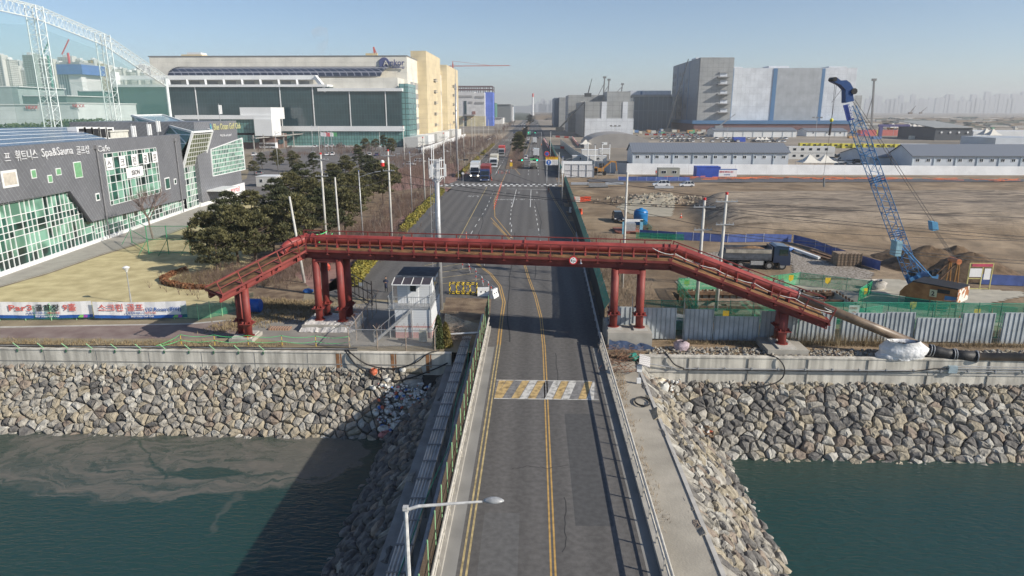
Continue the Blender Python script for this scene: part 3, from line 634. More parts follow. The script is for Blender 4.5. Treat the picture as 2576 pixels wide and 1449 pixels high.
def site():
 mb=MB();xs=[];x=6.6
 while x<230:xs.append(x);x+=.75 if x<60 else(1.2 if x<110 else 3)
 xs.append(230)
 ys=[];y=54.4
 while y<222:ys.append(y);y+=.6 if y<80 else 1.0
 ys.append(222)
 nx=len(xs)
 for y in ys:
  for x in xs:mb.v.append((x,y,hgt(x,y)if y<221.9 else 0))
 for j in range(len(ys)-1):
  for i in range(nx-1):
   a=j*nx+i;mb.f.append([a,a+1,a+nx+1,a+nx]);mb.m.append(0)
 m=mat('site_dirt',(.22,.15,.085),.95,var=.25,s=.09,bump=1,bs=2.2,c2=(.34,.255,.165),det=12);nt=m.node_tree;b=nt.nodes['Principled BSDF'];L=nt.links.new
 src=b.inputs['Base Color'].links[0].from_socket;tc=nn(nt,'ShaderNodeTexCoord');sx=nn(nt,'ShaderNodeSeparateXYZ');L(tc.outputs['Object'],sx.inputs[0])
 z=nn(nt,'ShaderNodeMapRange');L(sx.outputs[2],z.inputs[0]);z.inputs[1].default_value=.5;z.inputs[2].default_value=2.2
 mp=nn(nt,'ShaderNodeMapping');mp.inputs['Scale'].default_value=(.12,1.3,1);mp.inputs['Rotation'].default_value=(0,0,.06);L(tc.outputs['Object'],mp.inputs[0])
 n=nn(nt,'ShaderNodeTexNoise');n.inputs['Scale'].default_value=.8;n.inputs['Detail'].default_value=8;n.inputs['Distortion'].default_value=.5;L(mp.outputs[0],n.inputs['Vector'])
 cr=nn(nt,'ShaderNodeValToRGB');e=cr.color_ramp.elements;e[0].position=.36;e[0].color=(.10,.078,.06,1);e[1].position=.5;e[1].color=(.31,.25,.185,1);L(n.outputs['Fac'],cr.inputs['Fac'])
 mx=nn(nt,'ShaderNodeMix',data_type='RGBA');L(z.outputs[0],mx.inputs[0]);L(src,mx.inputs[6]);L(cr.outputs['Color'],mx.inputs[7])
 n2=nn(nt,'ShaderNodeTexNoise');n2.inputs['Scale'].default_value=.22;n2.inputs['Detail'].default_value=10;n2.inputs['Distortion'].default_value=1.2;L(tc.outputs['Object'],n2.inputs['Vector'])
 r2=nn(nt,'ShaderNodeMapRange');L(n2.outputs['Fac'],r2.inputs[0]);r2.inputs[1].default_value=.3;r2.inputs[2].default_value=.7;r2.inputs[3].default_value=.68;r2.inputs[4].default_value=1.25
 wv=nn(nt,'ShaderNodeTexWave');wv.inputs['Scale'].default_value=.55;wv.inputs['Distortion'].default_value=9;wv.inputs['Detail'].default_value=3;wv.inputs['Detail Scale'].default_value=.25;wm=nn(nt,'ShaderNodeMapping');wm.inputs['Rotation'].default_value=(0,0,1.35);L(tc.outputs['Object'],wm.inputs[0]);L(wm.outputs[0],wv.inputs['Vector'])
 wr_=nn(nt,'ShaderNodeMapRange');L(wv.outputs['Fac'],wr_.inputs[0]);wr_.inputs[1].default_value=0;wr_.inputs[2].default_value=.3;wr_.inputs[3].default_value=.72;wr_.inputs[4].default_value=1
 wx=nn(nt,'ShaderNodeMath',operation='MULTIPLY');L(r2.outputs[0],wx.inputs[0]);L(wr_.outputs[0],wx.inputs[1]);r2=wx
 v=nn(nt,'ShaderNodeVectorMath',operation='SCALE');L(mx.outputs[2],v.inputs[0]);L(r2.outputs[0],v.inputs['Scale']);L(v.outputs[0],b.inputs['Base Color'])
 o=mb.build('building_site_ground',m,loc=(0,0,0),smooth=True);o['kind']='structure'
site()
def drape(name,pts,off,m,kind='structure'):
 """ground patch on the uneven site, fitted to its height"""
 mb=MB();xs=[p[0]for p in pts];ys=[p[1]for p in pts]
 def inside(x,y):
  c=False;j=len(pts)-1
  for i in range(len(pts)):
   if(pts[i][1]>y)!=(pts[j][1]>y)and x<(pts[j][0]-pts[i][0])*(y-pts[i][1])/(pts[j][1]-pts[i][1])+pts[i][0]:c=not c
   j=i
  return c
 st=.5
 nx=int((max(xs)-min(xs))/st)+1;ny=int((max(ys)-min(ys))/st)+1
 ids={}
 for i in range(nx+1):
  for j in range(ny+1):
   x=min(xs)+i*st;y=min(ys)+j*st
   ids[(i,j)]=len(mb.v);mb.v.append((x,y,max(hgt(x,y),hgt(x-.4,y),hgt(x+.4,y),hgt(x,y-.4),hgt(x,y+.4))+off))
 for i in range(nx):
  for j in range(ny):
   if inside(min(xs)+(i+.5)*st,min(ys)+(j+.5)*st):mb.f.append([ids[(i,j)],ids[(i+1,j)],ids[(i+1,j+1)],ids[(i,j+1)]]);mb.m.append(0)
 return mb.build(name,m,loc=(0,0,0),kind=kind)
M_slab=mat('site_concrete',(.40,.37,.30),.9,var=.12,s=.6,det=8)
drape('site_concrete_slab',g2((1700,710),(1740,695),(1960,705),(2260,705),(2360,722),(2576,735),(2576,745),(2450,775),(2576,810),(2576,826),(1790,790)),.05,M_slab)
drape('site_concrete_strip',g2((1550,520),(1630,495),(1700,508),(1690,545),(1600,545)),.05,mat('strip_concrete',(.36,.325,.25),.9,var=.12,s=.4,det=8))
drape('site_gravel',g2((1760,640),(1900,622),(2080,640),(2200,690),(2190,705),(2000,700),(1990,660),(1760,660)),.05,mat('gravel',(.27,.22,.17),.95,var=.4,s=4,bump=1,bs=12,c2=(.42,.38,.33),det=12,lo=.4,hi=.6))
mb=MB()
for k in range(1500):
 x=U(9.8,52);y=U(54.5,56.6);s=abs(rnd.gauss(.09,.05))+.03;blobm(mb,(x,y,s*.4),s,(1,U(.6,1.3),.7),rnd.choice([0,0,1,2,3,4]),5,.3,U(0,3))
tag(mb.build('rubble_gravel',RM,loc=(0,0,0)),'loose broken stones on the strip behind the right wall',None,None,'stuff')
mb=MB()
for k in range(420):
 x=rnd.gauss(28,6);y=rnd.gauss(156.5,4);s=abs(rnd.gauss(.12,.14))+.08;blobm(mb,(x,y,hgt(x,y)+s*.3),s,(1,U(.6,1.3),.8),rnd.choice([1,4]),5,.3,U(0,3))
tag(mb.build('rubble_stone_heap',RM,loc=(0,0,0)),'rubble ridge of broken stone on the building site',None,None,'stuff')
M_weed=mat('dry_weeds',(.26,.19,.10),.95,var=.35,s=3,c2=(.38,.30,.18));M_brush=mat('brown_brush',(.13,.085,.06),.95,var=.3,s=2,c2=(.2,.14,.1))
def blades(mb,x,y,z,h,n,sp,m=0,lean=.5,w=.02):
 for k in range(n):
  a=U(0,6.28);bx=x+U(-sp,sp);by=y+U(-sp,sp);hh=h*U(.5,1.1);lx=U(-lean,lean)*hh;ly=U(-lean,lean)*hh;c,s=math.cos(a)*w,math.sin(a)*w
  mb.add([(bx-c,by-s,z),(bx+c,by+s,z),(bx+lx,by+ly,z+hh)],[(0,1,2)],m)
def weeds(label,pts,n,h,sp=.5,m=None,w=.02,per=7,zf=None,lean=.5):
 mb=MB()
 for k in range(n):
  i=rnd.randrange(len(pts)-1);t=rnd.random();a,b=pts[i],pts[i+1];x=a[0]+(b[0]-a[0])*t+rnd.gauss(0,sp);y=a[1]+(b[1]-a[1])*t+rnd.gauss(0,sp)
  blades(mb,x,y,zf(x,y)if zf else 0,h*U(.6,1.2),per,.25,0,lean,w)
 return tag(mb.build('dry_grass',m or M_weed,loc=(0,0,0)),label,None,None,'stuff')
weeds('dry weeds along the foot of the metal fence',[(12,58.0),(52,57.9)],700,.5,.22,lean=.7,w=.015)
weeds('tall dry reeds by the right fence',[(21,57.9),(31,57.8)],200,1.5,.25,w=.014,per=5,lean=.3)
weeds('dry grass strip on top of the left sea wall',[(-62,56.0),(-22,56.1)],900,.25,.45,w=.02)
weeds('dry grass around the left column bases',[(-30,60.5),(-26,64.5),(-19,66)],700,.35,1.0,w=.025)
weeds('straw-coloured grass bank under the pine trees',[(-31,69.5),(-22,68.0)],900,.4,.9,w=.03)
weeds('weeds growing on the concrete pavement edge',[(6.5,30),(6.6,46),(6.9,52)],160,.25,.18,m=mat('pavement_weeds',(.30,.21,.12),.95),w=.012,zf=lambda x,y:-.3)
M_rail=mat('rail_beige',(.50,.47,.41),.55,var=.15,s=3)
def railing(x,y0,y1,label,side):
 t=thing('bridge_railing',label,'railing',(x,y0,0))
 mb=MB();mb.box(x-.18,x+.18,y0,y1,0,.28);mb.build('kerb_base',M_conc,t)
 mb=MB();mb.tube((x,y0,1.12),(x,y1,1.12),.075,8);mb.build('top_rail',M_rail,t,smooth=False)
 mb=MB();mb.tube((x,y0,.62),(x,y1,.62),.05,6);mb.build('middle_rail',M_rail,t)
 y=y0+.3;n=0
 while y<y1:
  if y>18 and y<y1 and n<100:
   mb=MB();mb.prism([(x-.09,y-.03,.28),(x+.09,y-.03,.28),(x+.06,y-.03,.7),(x+.04,y-.03,1.1),(x-.04,y-.03,1.1),(x-.1,y-.03,.7)],(0,.06,0));mb.build('post',M_rail,t);n+=1
  y+=2.0
railing(5.95,-60,57.2,'beige pipe railing on the right edge of the causeway road',1)
railing(-4.15,-60,61.5,'beige pipe railing on the left edge of the causeway road',-1)
t=thing('net_fence','fence of light green posts and dark brown net beside the left railing','fence',(-4.5,30,0))
M_lg=mat('light_green_paint',(.26,.50,.27),.55,var=.12,s=3);M_bnet=net('brown_net',(.10,.075,.055),.78,.9)
mb=MB();mb.box(-4.53,-4.51,-40,66,.1,1.85);mb.build('netting',M_bnet,t)
y=19
while y<67:
 mb=MB();mb.tube((-4.5,y,-.4),(-4.5,y,2.0),.03,6);mb.build('post',M_lg,t);y+=2.25
t=thing('cable_tray','long grey ribbed cable tray running over the service slab','cable tray',(-5.95,30,-1))
mb=MB();mb.box(-6.35,-5.65,-60,59,-.12,.05);mb.box(-6.4,-6.34,-60,59,-.2,.12);mb.box(-5.66,-5.6,-60,59,-.2,.12)
for x in(-6.2,-6.02,-5.84):mb.tube((x,-60,.1),(x,59,.1),.05,6)
mb.build('tray',M_pole,t)
M_brk=mat('bracket_dark',(.2,.2,.2),.6)
for k in range(22):
 y=16+k*2.0
 mb=MB();mb.box(-6.45,-5.55,y-.05,y+.05,.12,.18);mb.box(-6.4,-6.32,y-.05,y+.05,-1,.12);mb.box(-5.68,-5.6,y-.05,y+.05,-1,.12);mb.build('bracket',M_brk,t)
t=thing('insulated_pipe','grey insulated pipe on concrete blocks beside the cable tray','pipe',(-5.05,30,-1))
mb=MB();mb.tube((-5.02,-60,-.05),(-5.02,66,-.05),.2,12)
mb.build('pipe',mat('pipe_cladding',(.34,.36,.39),.5,metal=.3,var=.15,s=2),t,smooth=True)
for k in range(22):
 y=17.3+k*2.2;mb=MB();mb.box(-5.3,-4.6,y-.25,y+.25,-1,-.28);mb.build('support_block',M_conc,t)
hose([(-5.6,57,.3),(-5.2,50,.25),(-5.35,44,.2),(-5.05,38,.25),(-5.5,33,.15),(-5.9,24,.2)],'thin green rope laid loosely between the tray and the pipe',.03).data.materials[0]=mat('green_rope',(.06,.28,.18),.8)
M_lamp=mat('lamp_paint',(.52,.52,.51),.5,var=.2,s=4)
p0=A(1020,1275,21);e0=A(1215,1262,21.2)
t=thing('street_lamp','white street lamp with curved arm rising in the foreground','street lamp',(p0.x,21,-1))
mb=MB();mb.pipe([(p0.x,21,-1),(p0.x,21,p0.z-.12)],[.13,.075],8);mb.build('pole',M_lamp,t)
mb=MB();mb.pipe([(p0.x,21,p0.z-.3),(p0.x+.08,21,p0.z-.1),(p0.x+.45,21.02,p0.z+.02),(e0.x-.2,21.18,e0.z),(e0.x,21.2,e0.z)],[.06,.065,.06,.045,.04],8);mb.build('arm',M_lamp,t)
mb=MB();mb.box(p0.x-.09,p0.x+.09,20.91,21.09,p0.z-.12,p0.z+.02);mb.build('pole_cap',M_lamp,t)
mb=MB();n=12;rings=[(0,.05,.05),(.08,.1,.09),(.25,.17,.14),(.45,.18,.13),(.62,.12,.08),(.72,.03,.03)]
o=0
for x,wy,hz_ in rings:
 for j in range(n):
  a=2*PI*j/n;mb.v.append((e0.x+.02+x,21.2+wy*math.cos(a),e0.z+.03+x*.02+(hz_*math.sin(a)if math.sin(a)>0 else.35*hz_*math.sin(a))))
for i in range(len(rings)-1):
 for j in range(n):mb.f.append([i*n+j,i*n+(j+1)%n,(i+1)*n+(j+1)%n,(i+1)*n+j]);mb.m.append(0)
mb.f.append(list(range(n))[::-1]);mb.m.append(0);mb.f.append([(len(rings)-1)*n+j for j in range(n)]);mb.m.append(0)
mb.build('lamp_head',mat('lamp_grey',(.30,.31,.32),.35,var=.15,s=8),t,smooth=True)
p=G(1606,964,-.3);t=thing('solar_post','small grey post carrying a solar panel and white boxes on the pavement edge','monitoring post',tuple(p))
mb=MB();mb.tube(p,(p.x,p.y,1.6),.04,6);mb.build('pole',M_steel,t)
mb=MB();mb.box(p.x-.18,p.x+.18,p.y-.2,p.y,.7,1.2);mb.build('upper_box',M_wht,t);mb=MB();mb.box(p.x-.16,p.x+.16,p.y-.2,p.y,-.25,.15);mb.build('lower_box',M_wht,t)
mb=MB();mb.add([(p.x-.1,p.y-.5,1.5),(p.x+.75,p.y-.35,1.15),(p.x+.85,p.y+.2,1.75),(p.x,p.y+.05,2.1)],[(0,1,2,3)]);mb.prism([(p.x-.1,p.y-.5,1.49),(p.x+.75,p.y-.35,1.14),(p.x+.85,p.y+.2,1.74),(p.x,p.y+.05,2.09)],(0,0,-.04));mb.build('solar_panel',grid('pv_small',(.02,.025,.05),(.025,.03,.06),(.3,.3,.32),.18,.12,.01,rough=.3),t)
def tangle(px0,px1,py0,py1,z,n,label,m,r=.015,hh=.7,name='wire_tangle'):
 mb=MB()
 for k in range(n):
  c=G(U(px0,px1),U(py0,py1),z);rr=U(.2,.9);a0=U(0,6);tl=U(-.6,.6)
  mb.pipe([(c.x+rr*math.cos(a0+i*.6),c.y+rr*math.sin(a0+i*.6)*U(.8,1.1),c.z+.1+abs(math.sin(i*.5+a0))*hh*.6+tl*.1*i)for i in range(9)],r,3,cap=False)
 return tag(mb.build(name,m,loc=(0,0,0)),label,'tangle')
M_rusty=mat('rusty_wire',(.17,.09,.055),.9,var=.3,s=6);M_twig=mat('bare_twigs',(.19,.15,.12),.9,var=.2,s=3)
tangle(1530,1600,890,945,-.25,60,'heap of rusty wire and dead vines by the right railing',M_rusty)
tangle(1515,1610,870,900,-.1,30,'dead vines draped over the concrete block at the bridge corner',M_twig)
mb=MB();pts=[]
c=[G(1592,905,-.2)];blobm(mb,(c[0].x,c[0].y,.1),.45,(1,1,.6),0,10,.3);tag(mb.build('net_bundle',mat('teal_net',(.02,.22,.17),.8)),'small teal net bundle near the top of the right pavement','net')
def cloth(name,rows,m,label,cat,jit=.05):
 """rows: list of lists of points, skinned with slight sag"""
 mb=MB();w_=len(rows[0])
 for r_ in rows:
  for p in r_:mb.v.append((p[0]+U(-jit,jit),p[1]+U(-jit,jit),p[2]+U(-jit,jit)))
 for i in range(len(rows)-1):
  for j in range(w_-1):a=i*w_+j;mb.f.append([a,a+1,a+w_+1,a+w_]);mb.m.append(0)
 o=mb.build(name,m,smooth=True);return tag(o,label,cat)
M_tarp=mat('tarp_grey_blue',(.10,.15,.27),.55,var=.3,s=1.5,bump=.4,bs=4)
n=14;cloth('tarpaulin',[[(6.55+i*.30,56.1-.02*i,zz-(.04*i)-.12*math.sin(i*1.1))for i in range(n)]for zz in(.95,.6,.25,-.05)],M_tarp,'blue grey tarpaulin slung in front of the right concrete pedestal','tarpaulin')
sack(1713,880,0,.55,(1.2,.9,1.0),mat('bag_lilac',(.42,.34,.38),.7,var=.3,s=3,bump=.5),'crumpled lilac bag on the gravel behind the right wall')
mb=MB();c=G(2272,903,.1)
blobm(mb,(c.x,c.y+.3,.75),1,(2.1,1.0,1.0),0,14,.12);blobm(mb,(c.x-1.2,c.y+.3,.3),1,(1.0,.8,.5),0,12,.15)
tag(mb.build('white_tarp_bundle',mat('white_tarp',(.66,.67,.68),.6,var=.12,s=2,bump=1,bs=3),smooth=True),'big white tarpaulin bundle under the brown pipe','bundle')
M_br=mat('red_oxide',(.20,.032,.028),.6,var=.22,s=.8,c2=(.27,.050,.040),bump=.05,bs=6,det=8);M_brp=mat('red_pipe',(.28,.042,.036),.5,var=.22,s=.7,c2=(.36,.065,.055),det=8)
M_deck=mat('rusty_deck',(.15,.070,.025),.85,var=.35,s=1.4,c2=(.26,.135,.05),det=9);M_brn=mat('brown_pipe',(.15,.10,.065),.45,var=.35,s=.8,c2=(.25,.18,.12),det=9)
DZ=7.55
uL=V((-.669,-.743,0)).normalized()
B1=V((-21.6,62.9,DZ));B0=V((11.9,58.75,DZ));um=(B0-B1).normalized()
E0=V((24.9,56.75,3.0))
B2=B1+V((uL.x*1.6,uL.y*1.6,-.25))
E1=B2+V((uL.x*7.4,uL.y*7.4,-2.4))
path=[E1,B2,B1,B0,E0]
def miter(i):
 def nh(a,b):
  d=V((b.x-a.x,b.y-a.y,0)).normalized();return V((-d.y,d.x,0))
 if i==0:return nh(path[0],path[1])
 if i==len(path)-1:return nh(path[-2],path[-1])
 a=nh(path[i-1],path[i]);b=nh(path[i],path[i+1]);return(a+b)/(1+a.dot(b))
NM=[miter(i)for i in range(5)]
def off(i,w_,z=0):return path[i]+NM[i]*w_+V((0,0,z))
pb=thing('pipe_bridge','red steel pipe bridge with walkway and hump crossing over the road','pipe bridge',(0,60.5,0))
HW=1.75
mb=MB()
for i in range(4):
 a,b,c,d=off(i,-HW),off(i+1,-HW),off(i+1,HW),off(i,HW);mb.prism([a,b,c,d],(0,0,-.05))
mb.build('deck',M_deck,pb)
def along(i,t,w_,z=0):return off(i,w_,z).lerp(off(i+1,w_,z),t)
for w_ in(-1.05,1.05):
 mb=MB()
 for i in range(4):
  for zc,hh,ww in((-.47,.66,.06),(-.12,.05,.3),(-.80,.05,.3)):
   mb.beam(off(i,w_,zc),off(i+1,w_,zc),ww,hh)
  L=(path[i+1]-path[i]).length;n=max(1,int(L/2.15))
  for k in range(n+1):
   p=along(i,k/n,w_+(-.08 if w_<0 else.08),-.47);mb.beam(p-V((0,0,.3)),p+V((0,0,.3)),.04,.14)
 mb.build('girder',M_br,pb)
mb=MB()
for w_ in(-HW,HW):
 for i in range(4):mb.beam(off(i,w_,-.02),off(i+1,w_,-.02),.08,.2)
mb.build('edge_beam',M_br,pb)
mb=MB()
for i in range(4):
 L=(path[i+1]-path[i]).length;n=max(1,round(L/2.15))
 for k in range(n+1):
  if k==n and i<3:continue
  mb.beam(along(i,k/n,-HW,-.2),along(i,k/n,HW,-.2),.12,.14);mb.beam(along(i,k/n,-HW-.05,-.3),along(i,k/n,-1.05,-.3),.25,.03)
  mb.beam(along(i,k/n,-HW,.03),along(i,k/n,-.4,.03),.22,.02)
mb.build('cross_beam',M_br,pb)
cnt=0
for side,w_ in(('front',-HW),('back',HW)):
 segs=[0,1,2,3]if side=='front' else[2,3]
 up={}
 for i in range(5):
  if i in(0,1,4):
   d=(path[min(i+1,4)]-path[max(i-1,0)]if i not in(0,4)else(path[1]-path[0]if i==0 else path[4]-path[3])).normalized()
  else:d=None
 def seg_up(i):
  d=(path[i+1]-path[i]).normalized();n=V((-d.y,d.x,0)).normalized();u=d.cross(n);return(u if u.z>0 else-u)
 for h_,r_ in((1.25,.05),(.62,.035)):
  mb=MB();prev=None
  for i in segs:
   u=seg_up(i);a=off(i,w_)+u*h_;b=off(i+1,w_)+u*h_
   if prev is not None:
    m_=(prev+a)/2;a=m_
   if i!=segs[-1]:
    u2=seg_up(i+1);b=(b+off(i+1,w_)+u2*h_)/2
   mb.beam(a,b,.09 if h_>1 else.06,.09 if h_>1 else.06);prev=b
   a0=a
  mb.build('top_rail' if h_>1 else 'middle_rail',M_br,pb)
 for i in segs:
  L=(path[i+1]-path[i]).length;n=max(1,round(L/2.15));u=seg_up(i)
  for k in range(n+1):
   if k==n and i!=segs[-1]:continue
   p=along(i,k/n,w_);mb=MB();mb.beam(p-u*.12,p+u*1.25,.09,.09);mb.build('post',M_br,pb)
pr=.42;pz=pr+.33
cx=[B2+V((uL.x*.5,uL.y*.5,-.25)),B2,B1,B0,V((B0.x+1.1,B0.y-.15,B0.z-.15))]
pp=[q+V((0,0,pz))for q in cx]
W_=.25
pts=[p+V((.124*W_,.992*W_,0))for p in pp]
q0=pts[0];s0=V((pts[0]-pts[1])).normalized()
mb=MB();mb.pipe([q0+s0*.55+V((0,0,-.38)),q0,pts[1],pts[2]],pr,18,cap=False);mb.pipe([q0+s0*.55+V((0,0,-.38)),q0+s0*.5+V((0,0,-.37))],pr-.04,18);mb.build('pipe_elbow',M_brp,pb,smooth=True)
mb=MB();mb.pipe([pts[2],pts[3]],pr,20,cap=False);mb.build('pipe',M_brp,pb,smooth=True)
dn=(E0-B0).normalized();upn=V((0,0,1))-dn*dn.z;upn.normalize()
pE0=pts[3];red_end=A(2024,760,57.2);far_end=G(2335,893,.55)
d0=pE0+um*.55;redE=d0+(V((E0.x,E0.y+.25,E0.z+pz))-d0)*.82
mb=MB();mb.pipe([pE0,d0,redE],pr,20,cap=False);mb.build('pipe',M_brp,pb,smooth=True)
mb=MB();M_seam=M_br
for k in range(14):
 p=pts[2].lerp(pts[3],(k+.35)/14);mb.pipe([p+um*(a*.12)+V((0,math.cos(a)*-1,math.sin(a)))*(pr+.004)for a in[-.6+j*.25 for j in range(11)]],.012,3,cap=False)
mb.build('weld_seam',M_br,pb)
def ring(c,d,r,wd,m=M_br,name='flange',par=pb):
 mb=MB();d=d.normalized();mb.pipe([c-d*wd/2,c+d*wd/2],r,20);return mb.build(name,m,par)
for k in range(6):
 p=pts[2].lerp(pts[3],[.0,.02,.285,.62,.985,1.0][k]);ring(p-um*.0,um,pr+.1,.05)
ring(q0+s0*.3+V((0,0,-.18)),V((s0.x,s0.y,-.4)),pr+.08,.05);ring(q0.lerp(pts[1],1.0),s0,pr+.09,.05);ring(pts[1].lerp(pts[2],.6),pts[2]-pts[1],pr+.09,.05)
ring(d0,redE-d0,pr+.1,.05)
for k in range(16):
 p=pts[2].lerp(pts[3],(k+.5)/16);mb=MB();mb.prism([(p.x-.07,p.y-.42,DZ),(p.x-.07,p.y+.42,DZ),(p.x-.07,p.y+.3,DZ+.5),(p.x-.07,p.y-.3,DZ+.5)],(.14,0,0));mb.beam((p.x,p.y-.42,DZ+.45),(p.x,p.y-.42,DZ+.95),.1,.06);mb.build('saddle',M_brp,pb)
for k in range(7):
 p=d0.lerp(redE,(k+.5)/7);b=p-V((0,0,pz));mb=MB();mb.prism([(b.x-.06,p.y-.4,b.z),(b.x-.06,p.y+.4,b.z),(b.x-.06,p.y+.3,b.z+.5),(b.x-.06,p.y-.3,b.z+.5)],(.12,0,0));mb.beam((p.x,p.y-.44,b.z+.2),(p.x,p.y-.44,b.z+1.0),.1,.06);mb.build('saddle',M_brp,pb)
def column(x,y,z0,z1,r=.34):
 mb=MB();mb.tube((x,y,z0),(x,y,z1),r,18);c=mb.build('column',M_br,pb,smooth=False)
 for p in c.data.polygons:p.use_smooth=abs(p.normal.z)<.5
 mb=MB();mb.box(x-.55,x+.55,y-.55,y+.55,z0+1.15,z0+1.2)
 for a in range(8):
  c_,s_=math.cos(a*PI/4),math.sin(a*PI/4);mb.beam((x+c_*.32,y+s_*.32,z0+1.3),(x+c_*.52,y+s_*.52,z0+1.24),.03,.2)
 mb.build('column_flange',M_br,pb)
 mb=MB();mb.tube((x,y,z0),(x,y,z0+.04),r+.18,14);mb.build('base_plate',M_br,pb)
def ctop(x):return DZ-.84
for x,yf,z0 in((-20.3,61.6,.75),(-18.0,61.3,.75),(7.1,57.9,1.55),(9.35,57.7,1.55)):
 for dy in(0,1.75):column(x+dy*.12,yf+dy*.97+.0,z0,DZ-.84)
for a,b in((-20.3,-18.0),(7.1,9.35)):
 mb=MB();y=61.5 if a<0 else 57.8
 for dy in(0,1.75):mb.beam((a+dy*.12,y+dy*.97,DZ-1.0),(b+dy*.12,y+dy*.97-.25,DZ-1.0),.3,.32)
 mb.build('cap_beam',M_br,pb)
pl=B2.lerp(E1,.68);nl=V((uL.y,-uL.x,0));nl=nl if nl.y>0 else-nl
for s_ in(-.75,.6):
 q=pl+nl*s_;column(q.x,q.y,.45,q.z-.85)
pr_=B0.lerp(E0,.74);nr=V((.12,.99,0))
for s_ in(-.9,.75):
 q=pr_+nr*s_;column(q.x,q.y,.62,q.z-.85)
def ped(x0,x1,y0,y1,z1,label,extra=None,name='concrete_footing'):
 t=thing(name,label,'footing',((x0+x1)/2,(y0+y1)/2,-.02));mb=MB();mb.box(x0,x1,y0,y1,-1.0 if y0<56 else-.02,z1);mb.build('block',M_conc,t)
 if extra:
  for(a,b,c,d)in extra:mb=MB();mb.box(a,b,c,d,z1,z1+.12);mb.build('grout_pad',M_concw,t)
 return t
ped(6.5,10.3,56.3,61,1.43,'tall concrete footing under the columns right of the road',[(6.6,7.8,57.2,60.2),(8.8,10.0,57,60)])
ped(pr_.x-1.7,pr_.x+1.7,55.0,58.3,.5,'low concrete footing under the far right columns',[(pr_.x-.75,pr_.x+.75,55.2,58)])
ped(pl.x-1.0,pl.x+1.1,pl.y-1.2,pl.y+1.2,.33,'small concrete footing under the leftmost columns',[(pl.x-.8,pl.x+.9,pl.y-1.0,pl.y+1.0)])
M_film=mat('plastic_film',(.50,.48,.46),.35,var=.25,s=2.5,bump=.8,bs=4)
mb=MB();mb.box(-21.6,-16.8,60.2,64.2,-.02,.6);f1=mb.build('block',M_conc);
t=thing('concrete_footing','footing wrapped in crumpled plastic film under the left twin columns','footing',(-19.2,62,0));f1.parent=t;f1.location=V(f1['org'])-V((-19.2,62,0))
mb=MB();nX,nY=20,14
for j in range(nY+1):
 for i in range(nX+1):
  x=-21.85+5.3*i/nX;y=59.9+4.6*j/nY;ed=min(i,nX-i,j,nY-j);z=[.02,.45,.72][min(2,ed)]+U(-.07,.09);mb.v.append((x+U(-.06,.06),y+U(-.06,.06),z))
for j in range(nY):
 for i in range(nX):a=j*(nX+1)+i;mb.f.append([a,a+1,a+nX+2,a+nX+1]);mb.m.append(0)
mb.build('plastic_wrap',M_film,t)
sp=A(1442,655,58.9);st_=thing('clearance_sign','round height limit sign reading 6.0m on the girder above the road','sign',(sp.x,sp.y-1.1,sp.z))
cy=V(off(2,-HW-.12)).lerp(off(3,-HW-.12),(sp.x-B1.x)/(B0.x-B1.x)).y-.05
def disc(mb,c,r,y,th=.02,n=28,m=0):mb.pipe([(c.x,y,c.z),(c.x,y-th,c.z)],r,n,m)
sz=DZ-.42;cc=V((A(1442,655,cy).x,cy,A(1442,655,cy).z));st_.location=(cc.x,cc.y,cc.z);st_['org']=tuple(cc)
mb=MB();disc(mb,cc,.36,cy,.03);mb.build('sign_plate',mat('sign_red',(.62,.03,.04),.4),st_)
mb=MB();disc(mb,cc,.27,cy-.031,.006);mb.build('sign_face',mat('sign_white',(.78,.78,.76),.4),st_)
M_blk=mat('black_paint',(.02,.02,.02),.5);text('6',.30,M_blk,st_,(cc.x-.2,cy-.045,cc.z-.1),(1,0,0),depth=.003,bold=.006);text('.0m',.17,M_blk,st_,(cc.x-.03,cy-.045,cc.z-.1),(1,0,0),depth=.003,bold=.004)
mb=MB();mb.prism([(cc.x-.06,cy-.04,cc.z+.2),(cc.x+.06,cy-.04,cc.z+.2),(cc.x,cy-.04,cc.z+.14)],(0,-.005,0));mb.prism([(cc.x-.06,cy-.04,cc.z-.2),(cc.x+.06,cy-.04,cc.z-.2),(cc.x,cy-.04,cc.z-.14)],(0,-.005,0));mb.build('arrow_mark',M_blk,st_)
b=A(1461,661,cy);t=thing('flood_lamp','small silver lamp hanging beside the height limit sign','lamp',(b.x,cy,b.z));mb=MB();mb.lathe([(.03,.12),(.05,.06),(.13,-.06),(.1,-.08)],12,(b.x,cy-.1,b.z));mb.build('lamp_shade',mat('chrome',(.6,.6,.6),.2,metal=.9),t);mb=MB();mb.tube((b.x,cy-.1,b.z+.1),(b.x,cy+.05,b.z+.3),.02,5);mb.build('bracket',M_steel,t)
def rope(pts,label,m=M_rope,r=.028,par=None):
 P=[V(p)for p in pts];out=[]
 for i in range(len(P)-1):
  for k in range(6):
   t=k/6;q=P[i].lerp(P[i+1],t);q.z-=.35*(P[i+1]-P[i]).length*.18*4*t*(1-t);out.append(q)
 out.append(P[-1]);mb=MB();mb.pipe(out,r,5);return tag(mb.build('rope',m,smooth=True),label,'rope')
fr=[along(3,t_,-HW-.05)+V((.35,0,.75))for t_ in(.0,.25,.5,.75,.98)]
rope([off(3,-HW-.05,1.2)-um*1.6,off(3,-HW-.05,.7)-um*.2]+fr,'white rope tied along the front railing of the right slope')
bk=[along(3,t_,HW)+V((.35,0,1.0))for t_ in(.25,.5,.75,.98)]
rope(bk,'white rope tied along the back railing of the right slope')
rope([along(3,.93,-HW-.05)+V((.4,0,.9)),along(3,1,-HW)+V((.3,-.0,.9)),along(3,1,HW)+V((.3,0,.8))],'white rope across the lower end of the right walkway')
